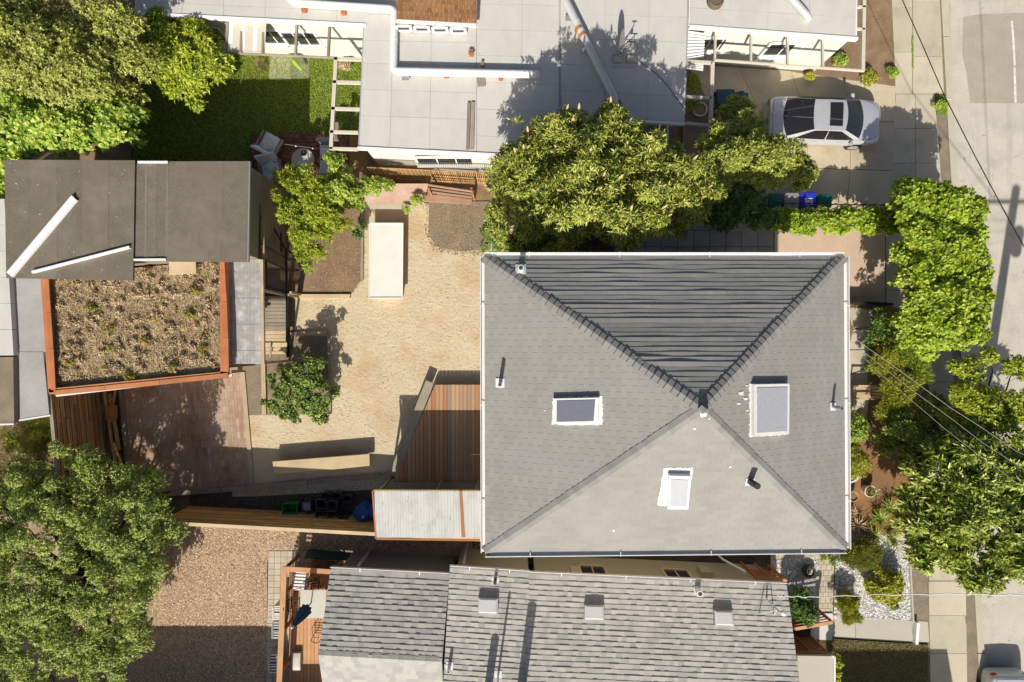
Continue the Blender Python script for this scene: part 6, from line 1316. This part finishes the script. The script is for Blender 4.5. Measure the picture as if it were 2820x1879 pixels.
for px, lab in (((931, 352), 'upper grey box fixed near the pergola corner'), ((927, 382), 'lower grey box fixed near the pergola corner')): tag(MB().box(P(*px, 1.2), .18, .25, .2, R(8)).bar(P(*px, 1.2), P(px[0], px[1], 1.2) - Vector((0, 0, 1.2)), .04, .04, Vector((0, 1, 0))).build('planter_box', M['greywood']), lab, 'box')
sl_ = thing('string_light', P(820, 408, 1.6), 'short string of bulbs above the round garden table', 'string light')
pts = [P(782, 397, 1.6), P(814, 402, 1.5), P(861, 408, 1.55), P(905, 412, 2.2)]; MB().tube(pts, .006, 5).build('cord', M['wire_pale'], sl_)
for p in pts[1:3]: MB().lathe(p - Vector((0, 0, .06)), [(.0, 0), (.03, .02), (.03, .05), (.0, .07)], 8).build('bulb', M['ceramic'], sl_, True)
# ------------------------------------------------------------------ peach deck of the tan house
DZ, RZ2 = .40, 1.3
pk = thing('peach_deck', P(830, 1720, 0), 'orange-stained deck with slatted railings beside the tan house', 'deck')
for i in range(13):
    x0 = 796 + i * 10.2; MB().prism([P(x0 + .5, 1566, DZ), P(x0 + 9.8, 1566, DZ), P(x0 + 7.5, 1960, DZ), P(x0 - 2, 1960, DZ)], .03).build('plank', M['peach'], pk)
MB().bar(P(783, 1566, RZ2), P(766, 1960, RZ2), .21, .05).build('rail_cap', M['peach'], pk); MB().bar(P(776, 1566, RZ2 + .003), P(918, 1575, RZ2 + .003), .19, .05).build('rail_cap', M['peach'], pk)
for i in range(8):
    z = DZ + .08 + i * .10
    MB().bar(P(786, 1572, z), P(770, 1960, z), .03, .045).build('rail_slat', M['redwood'], pk)
    MB().bar(P(790 , 1562 + 0, z) , P(990, 1573, z), .03, .045).build('rail_slat', M['redwoodx'], pk)
for q in ((784, 1568), (781, 1640), (778, 1740), (774, 1850), (850, 1570), (915, 1574), (985, 1578)):
    p = P(*q, RZ2 - .04); MB().bar(p, Vector((p.x, p.y, 0)), .10, .10).build('post', M['redwood'], pk)
MB().bar(P(905, 1574, RZ2), P(985, 1579, RZ2), .12, .04).build('rail_cap', M['redwoodx'], pk)
o = MB().add([P(838, 1536, .75), P(995, 1545, .75), P(998, 1524, .05), P(850, 1512, .05)] , [(0, 1, 2, 3)]).add([P(838, 1538, .74), P(995, 1547, .74), P(998, 1526, .04), P(850, 1514, .04)], [(3, 2, 1, 0)]).build('tarpaulin', M['tarp']); tag(o, 'dark teal tarpaulin hung on the outside of the deck railing', 'tarpaulin')
c = P(864, 1662, 1.0); c.z = DZ; t = thing('garden_table', c, 'square pale table on the orange deck', 'table')
MB().box(c + Vector((0, 0, .62)), 1.0, 1.1, .035).build('top', M['table'], t)
for x in (-.42, .42):
    for y in (-.46, .46): MB().bar(c + Vector((x, y, 0)), c + Vector((x, y, .62)), .04, .04, Vector((0, 1, 0))).build('leg', M['steel'], t)
u0 = Vector((c.x - .08, c.y + .05, DZ)); t = thing('parasol', u0, 'closed blue parasol standing through the pale table', 'parasol')
MB().tube([u0, u0 + Vector((0, 0, 2.35))], .022, 8).build('pole', M['steel'], t, True)
um = MB(); n = 16
prof = [(.02, 2.34), (.06, 2.25), (.10, 2.0), (.14, 1.7), (.18, 1.35), (.20, 1.2)]
um.add([u0 + Vector((r_ * (1 + .28 * (k % 2)) * math.cos(2 * math.pi * k / n), r_ * (1 + .28 * (k % 2)) * math.sin(2 * math.pi * k / n), z)) for r_, z in prof for k in range(n)], [(i * n + (k + 1) % n, i * n + k, (i + 1) * n + k, (i + 1) * n + (k + 1) % n) for i in range(len(prof) - 1) for k in range(n)])
um.build('canopy', M['navy'], t); MB().tube([u0 + Vector((0, 0, 2.33)), u0 + Vector((0, 0, 2.43))], [.05, .03], 8).build('finial', M['gutter'], t, True)
def metal_chair(px, rz, label, m='steel'):
    c = P(*px, .8); c.z = DZ; t = thing('metal_chair', c, label, 'chair'); ca, sa = math.cos(rz), math.sin(rz)
    L_ = lambda x, y, z: c + Vector((x * ca - y * sa, x * sa + y * ca, z))
    for x in (-.22, .22):
        for y in (-.22, .22): MB().tube([L_(x, y, 0), L_(x * .95, y * .95, .44)], .014, 6).build('leg', M[m], t)
    st_ = MB()
    for i in range(5): st_.bar(L_(-.22, -.2 + i * .1, .44), L_(.22, -.2 + i * .1, .44), .03, .015)
    st_.bar(L_(-.22, -.22, .435), L_(-.22, .22, .435), .02, .02).bar(L_(.22, -.22, .435), L_(.22, .22, .435), .02, .02); st_.build('seat', M[m], t)
    bk = MB().tube([L_(-.22, .22, .44), L_(-.22, .28, .85), L_(0, .30, .95), L_(.22, .28, .85), L_(.22, .22, .44)], .014, 6)
    for x in (-.11, 0, .11): bk.tube([L_(x, .23, .46), L_(x, .29, .9)], .008, 5)
    bk.tube([L_(-.22, .26, .65), L_(.22, .26, .65)], .008, 5); bk.build('backrest', M[m], t)
    for s in (-1, 1): MB().tube([L_(s * .22, .25, .62), L_(s * .26, -.1, .66), L_(s * .22, -.22, .44)], .013, 6).build('armrest', M[m], t)
metal_chair((866, 1606), R(10), 'black metal chair above the pale table, half on the shaded corner'); metal_chair((884, 1728), R(178), 'black metal chair below the pale table'); metal_chair((818, 1660), R(86), 'black metal chair left of the pale table')
t = thing('sun_lounger', P(828, 1600, DZ), 'folded white sun lounger with slats in the corner of the orange deck', 'lounger')
for i in range(6): MB().bar(P(806, 1576 + i * 9, DZ + .25 + .03 * i), P(848, 1578 + i * 9, DZ + .25 + .03 * i), .105, .03).build('slat', M['white'], t)
for x in (808, 846): MB().bar(P(x, 1574, DZ + .12), P(x, 1626, DZ + .30), .03, .06).build('side_rail', M['gutter'], t)
o = cushion(MB(), P(819, 1816, DZ + .02), .36, .68, .32, 0, .03).build('ottoman', M['table'], smooth=True); tag(o, 'grey-green padded footstool on the orange deck', 'footstool')
for i, (px, a, b, h, m, lab) in enumerate((((762, 1690), .28, .5, .7, 'gutter', 'white slatted bin outside the deck railing'), ((760, 1738), .3, .6, .6, 'metal_grey', 'grey ribbed basket outside the deck railing'), ((752, 1830), .3, .7, .6, 'metal_grey', 'pale slatted crate outside the lower deck railing'))):
    c = P(*px, h); c.z = 0; t = thing('slatted_crate', c, lab, 'crate')
    for s in range(7): MB().box(c + Vector((0, -b / 2 + b * s / 6, .02)), a, b / 12, h - .06).build('slat', M[m], t)
    MB().box(c + Vector((0, 0, h - .04)), a * 1.05, .03, .04).bar(c + Vector((-a / 2, -b / 2, h)), c + Vector((-a / 2, b / 2, h)), .03, .03).bar(c + Vector((a / 2, -b / 2, h)), c + Vector((a / 2, b / 2, h)), .03, .03).build('rim', M[m], t)
# ------------------------------------------------------------------ porch of the tan house
pr = thing('porch', P(2250, 1830, 0), 'flat pale porch roof with white edge on the right of the shingle house', 'porch')
MB().prism([P(2196, 1806, 1.5), P(2296, 1808, 1.5), P(2296, 2000, 1.5), P(2196, 2000, 1.5)], .12).build('roof', M['concrete_path'], pr); MB().bar(P(2297, 1807, 1.52), P(2296, 2000, 1.52), .06, .10).build('roof_edge', M['white'], pr)
MB().bar(P(2288, 1807, 1.53), P(2298, 1808, 1.53), .05, .08).build('roof_edge', M['white'], pr)
c = [P(x, y, 1.38) for x, y in ((2200, 1815), (2284, 1815), (2284, 2000), (2200, 2000))]; MB().prism(c, 1.38).build('wall', M['wall_tan'], pr)
tag(MB().prism([P(2236, 1690, .06), P(2294, 1690, .06), P(2292, 1764, .06), P(2232, 1760, .06)], .08).build('porch_step', surf('step_white', (.62, .61, .57), (.57, .56, .52), 2, .8)), 'white concrete porch step between the slatted screens', 'step')
def screen(label, a, b, zt, zb, n):
    A, B = P(*a, zt), P(*b, zt); A.z = B.z = 0; t = thing('slat_screen', (A + B) / 2, label, 'screen')
    for i in range(n): z = zb + (zt - zb) * (i + .5) / n; MB().bar(A + Vector((0, 0, z)), B + Vector((0, 0, z)), .03, .055).build('slat', M['redwoodx'], t)
    for f in (0, .5, 1): p = A.lerp(B, f); MB().bar(p, p + Vector((0, 0, zt)), .08, .08, Vector((0, 1, 0))).build('post', M['redwood'], t)
    MB().bar(A + Vector((0, 0, zt)), B + Vector((0, 0, zt)), .13, .04).build('top_rail', M['peach'], t)
screen('upper red-brown slatted screen at the porch steps', (2190, 1732), (2292, 1714), 1.1, .1, 6); screen('lower red-brown slatted screen against the porch roof', (2192, 1800), (2280, 1800), 1.2, .1, 7)
screen('red-brown slatted gate panel at the corner of the tan wall', (2085, 1592), (2165, 1600), 1.4, .6, 5)
# free-standing low wall at the end of the concrete path
tag(MB().bar(P(2524, 1712, .1), P(2520, 1772, .1), .12, .2).build('gate_post_wall', M['white']), 'narrow white wall end at the right of the concrete path', 'wall')
tag(MB().bar(P(2502, 1480, .05), P(2514, 1712, .05), .06, .08).build('garden_edging', M['kerb']), 'thin pale edging on the right of the white pebbles', 'edging')
c = P(2228, 1574, .15); c.z = 0; t = thing('fountain', c, 'round stone basin with a spiral centre on pale pebbles', 'fountain')
MB().lathe(c, [(.22, 0), (.25, .1), (.25, .22), (.20, .22), (.17, .10), (.0, .10)], 26).build('basin', M['soil_dark'], t, True)
MB().tube([c + Vector((.14 * (1 - k / 24) * math.cos(k * .5), .14 * (1 - k / 24) * math.sin(k * .5), .13 + k * .008)) for k in range(24)], .025, 7).build('spiral', M['concrete'], t, True)
tag(MB().prism([P(x, y, .03) for x, y in ((2190, 1552), (2248, 1556), (2248, 1622), (2196, 1600))], .04).build('pebble_pad', M['pebble_bed']), 'square pale pebble pad under the stone basin', 'pad')
# ------------------------------------------------------------------ pots and wooden chair in the front garden
def pot(px, r, h, m, label, soil=True, plant=None):
    p = P(*px, h); c = Vector((p.x, p.y, 0)); t = thing('plant_pot', c, label, 'pot')
    MB().lathe(c, [(r * .7, 0), (r * .95, h - .06), (r, h - .05), (r, h), (r * .88, h), (r * .82, h - .06), (.0, h - .06)], 22).build('body', M[m], t, True)
    MB().lathe(c, [(r * .83, h - .055), (.0, h - .05)], 18).build('soil', M['soil'], t)
    if plant:
        g = np.random.default_rng(int(px[0])); n = 40; pos = np.array(c) + np.concatenate([g.normal(size=(n, 2)) * r * .3, np.full((n, 1), h - .05)], 1); V, Fc = bladeset(pos, .25, .8, .03, 3); part_np('leaves', V, Fc, M[plant], t)
pot((2340, 1298), .48, .42, 'ceramic', 'large white pot under the yellowish bush by the house wall', plant='leaf_gold'); pot((2350, 1368), .22, .32, 'terracotta', 'plain terracotta pot below the large white pot')
pot((2398, 1354), .24, .34, 'ceramic', 'white ceramic pot with pale leaves in the front garden', plant='leaf_magnolia'); pot((2348, 1412), .2, .3, 'terracotta', 'terracotta pot with dry leaves below the plain one', plant='sedum')
pot((2384, 1172), .26, .35, 'black', 'black pot in the shade at the end of the flagstone path', plant='leaf_dark')
pot((1928, 300), .30, .3, 'ceramic', 'broad white tub under the porch pergola')
c = P(2378, 1080, .4); c.z = 0; t = thing('wooden_chair', c, 'pale wooden armchair standing on the flagstones', 'chair')
MB().box(c + Vector((0, 0, .36)), .62, .52, .035).build('seat', M['palewood'], t)
for x in (-.32, .32):
    for y in (-.24, .24): MB().bar(c + Vector((x, y, 0)), c + Vector((x, y, .60)), .05, .05, Vector((0, 1, 0))).build('leg', M['palewood'], t)
for y in (-.26, .26): MB().bar(c + Vector((-.36, y, .62)), c + Vector((.36, y, .62)), .07, .03).build('armrest', M['palewood'], t)
for i in range(4): MB().bar(c + Vector((.34, -.18 + i * .12, .40)), c + Vector((.46, -.18 + i * .12, .92)), .08, .02, Vector((1, 0, 0))).build('back_slat', M['palewood'], t)
MB().bar(c + Vector((.46, -.26, .94)), c + Vector((.46, .26, .94)), .05, .06).build('back_rail', M['palewood'], t); MB().bar(c + Vector((-.33, -.2, .3)), c + Vector((-.33, .2, .3)), .03, .06).build('front_rail', M['palewood'], t)
tag(MB().tube([P(2404, 1243, .25), P(2470, 1244, .3)], .02, 7).build('rake_handle', M['wire_pale']), 'pale stick lying across the front garden soil', 'stick')
tag(MB().lathe(P(2434, 1241, .26), [(.0, 0), (.07, .03), (.08, .07), (.0, .12)], 10, 1.6, .8).build('red_toy', M['red'], smooth=True), 'small red thing on the stick in the front garden', 'toy')
tag(MB().lathe(P(2548, 968, 1.6), [(.0, 0), (.07, .05), (.05, .14), (.0, .18)], 10).build('red_flower', M['red'], smooth=True), 'single red blossom at the lower edge of the vine mass', 'flower')
# ------------------------------------------------------------------ blue wagon and pumpkin by the car
c = P(2018, 270, .45); c.z = 0; t = thing('garden_wagon', c, 'blue two-part garden wagon beside the tail of the silver car', 'wagon')
MB().hexa([c + Vector((x, y, .15)) for x, y in ((-.60, -.22), (-.05, -.24), (-.05, .26), (-.60, .24))], [c + Vector((x, y, .52)) for x, y in ((-.66, -.28), (-.02, -.30), (-.02, .32), (-.66, .30))]).build('front_box', M['navy'], t)
MB().hexa([c + Vector((x, y, .15)) for x, y in ((.05, -.2), (.58, -.24), (.58, .18), (.05, .22))], [c + Vector((x, y, .46)) for x, y in ((.03, -.24), (.62, -.28), (.62, .20), (.03, .24))]).build('rear_box', M['navy'], t)
for x in (-.5, .45):
    for y in (-.32, .32): MB().tube([c + Vector((x, y - .04, .14)), c + Vector((x, y + .04, .14))], .14, 14).build('wheel', M['rubber'], t, True)
MB().bar(c + Vector((-.66, -.3, .53)), c + Vector((-.66, .3, .53)), .05, .04).bar(c + Vector((0, -.3, .50)), c + Vector((0, .3, .50)), .05, .06).build('frame', M['black'], t)
def pumpkin(px, r, label):
    c = P(*px, r * .7); c.z = 0; t = thing('pumpkin', c, label, 'pumpkin'); n = 24; mb = MB()
    mb.add([c + Vector((r * math.sin(math.pi * j / 10) * (1 + .07 * math.cos(8 * 2 * math.pi * k / n)) * math.cos(2 * math.pi * k / n), r * math.sin(math.pi * j / 10) * (1 + .07 * math.cos(8 * 2 * math.pi * k / n)) * math.sin(2 * math.pi * k / n), r * .75 - r * .75 * math.cos(math.pi * j / 10))) for j in range(11) for k in range(n)], [(j * n + k, j * n + (k + 1) % n, (j + 1) * n + (k + 1) % n, (j + 1) * n + k) for j in range(10) for k in range(n)]); mb.build('body', M['pumpkin'], t, True)
    MB().tube([c + Vector((0, 0, r * 1.4)), c + Vector((.02, .02, r * 1.4 + .06))], [.025, .015], 6).build('stem', M['trunk'], t)
pumpkin((1977, 308), .14, 'orange pumpkin near the blue wagon'); pumpkin((758, 582), .10, 'small red-orange pumpkin beside the greenhouse')
# ------------------------------------------------------------------ utility pole and wires
pbz = P(2682, 1330, 0); t = thing('utility_pole', pbz, 'wooden utility pole rising out of the glossy tree by the road', 'pole')
MB().tube([pbz, pbz + Vector((0, 0, 9))], [.21, .17], 12).build('mast', M['trunk'], t, True)
MB().bar(pbz + Vector((-1.1, .12, 8.5)), pbz + Vector((1.1, .12, 8.5)), .07, .09).build('crossarm', M['greywoodx'], t); MB().lathe(pbz + Vector((.38, 0, 7.0)), [(.0, 0), (.22, .02), (.22, .7), (.0, .75)], 14).build('transformer', M['metal_grey'], t, True)
top = pbz + Vector((0, 0, 8.0))
def wire(label, pts, r, m, twist=0):
    out = []
    for a, b in zip(pts[:-1], pts[1:]):
        for k in range(8): out.append(Vector(a).lerp(Vector(b), k / 8))
    out.append(Vector(pts[-1]))
    if twist: out = [p + Vector((0, math.sin(i * 1.7) * twist, math.cos(i * 1.7) * twist)) for i, p in enumerate(out)]
    return tag(MB().tube(out, r, 6).build('wire', M[m]), label, 'wire')
wire('long black wire crossing the pavement from top to right edge', [P(2440, -120, 5.3), P(2485, 0, 5.3), P(2535, 112, 5.4), P(2600, 262, 5.5), P(2685, 430, 5.8), P(2782, 612, 6.2), P(2900, 820, 6.8), top], .013, 'wire')
wire('upper pale wire from the grey house towards the utility pole', [P(2330, 917, 5.7), P(2368, 943, 5.65), P(2482, 1024, 5.7), P(2617, 1123, 5.8), P(2701, 1176, 5.9), P(2794, 1240, 6.1), top], .007, 'wire_pale')
wire('middle pale wire from the grey house towards the utility pole', [P(2330, 930, 5.5), P(2377, 968, 5.4), P(2504, 1069, 5.5), P(2617, 1151, 5.6), P(2704, 1218, 5.8), P(2830, 1300, 6.0), top + Vector((0, 0, -.3))], .006, 'wire_pale')
wire('lower thin wire from the grey house towards the utility pole', [P(2330, 945, 5.3), P(2382, 988, 5.2), P(2434, 1038, 5.3), P(2603, 1182, 5.4), P(2653, 1221, 5.5), P(2840, 1360, 5.8), top + Vector((0, 0, -.6))], .005, 'wire_pale')
wire('thick white twisted service wire over the white pebbles to the road', [P(2140, 1640, 2.9), P(2160, 1642, 2.95), P(2230, 1645, 3.1), P(2430, 1638, 3.6), P(2640, 1636, 4.4), P(2830, 1640, 5.2), P(3100, 1630, 6.2)], .018, 'wire_white', .02)
wire('left street wire running along the road', [pbz + Vector((-1.0, .1, 8.6)), pbz + Vector((-1.6, 14, 8.2)), pbz + Vector((-2.0, 30, 8.6))], .014, 'wire'); wire('right street wire running along the road', [pbz + Vector((.9, .1, 8.6)), pbz + Vector((.6, 14, 8.2)), pbz + Vector((.2, 30, 8.6))], .014, 'wire')
wire('thin wire over the porch to the hedge tree', [P(1888, 330, 2.4), P(1960, 326, 2.5), P(2100, 316, 2.6), P(2330, 330, 3.2)], .004, 'wire_pale')
# ------------------------------------------------------------------ unseen houses and a wall, added below the view to cast shade into it
def outside_house(label, x0, x1, y1, depth, zt, m):
    t = thing('unseen_shade_house', ((x0 + x1) / 2, y1 - depth / 2, 0), label, 'house')
    MB().box(((x0 + x1) / 2, y1 - depth / 2, 0), x1 - x0 - .5, depth - .5, zt - .12).build('wall', m, t)
    yc = y1 - depth / 2; MB().add([Vector((x0, y1, zt)), Vector((x1, y1, zt)), Vector((x1, yc, zt + 1.4)), Vector((x0, yc, zt + 1.4)), Vector((x0, y1 - depth, zt)), Vector((x1, y1 - depth, zt))], [(1, 0, 3, 2), (2, 3, 4, 5), (0, 1, 5, 4), (0, 4, 3), (1, 2, 5)]).build('roof', M['shingle_mix'], t)
    for x in np.linspace(x0 + 1.5, x1 - 1.5, 3): window('window', (x, y1 - .248, 1.5), 1.2, 1.1, (0, 1, 0), t, M['white'])
outside_house('unseen house added beyond the lower left corner for its shade', -24.0, -9.9, -15.95, 7.0, 3.2, M['wall_white']); outside_house('unseen house added beyond the lower right corner for its shade', 12.6, 17.2, -16.9, 7.0, 3.2, M['wall_main'])
tag(MB().box((-8.0, -14.75, 0), 3.6, .2, 1.55).box((-8.0, -14.75, 1.55), 3.7, .3, .06).build('unseen_shade_wall', M['wall_tan']), 'unseen wall added beyond the lower edge of the orange deck for its shade', 'wall')  # added out of view so the lower end of the deck lies in shade
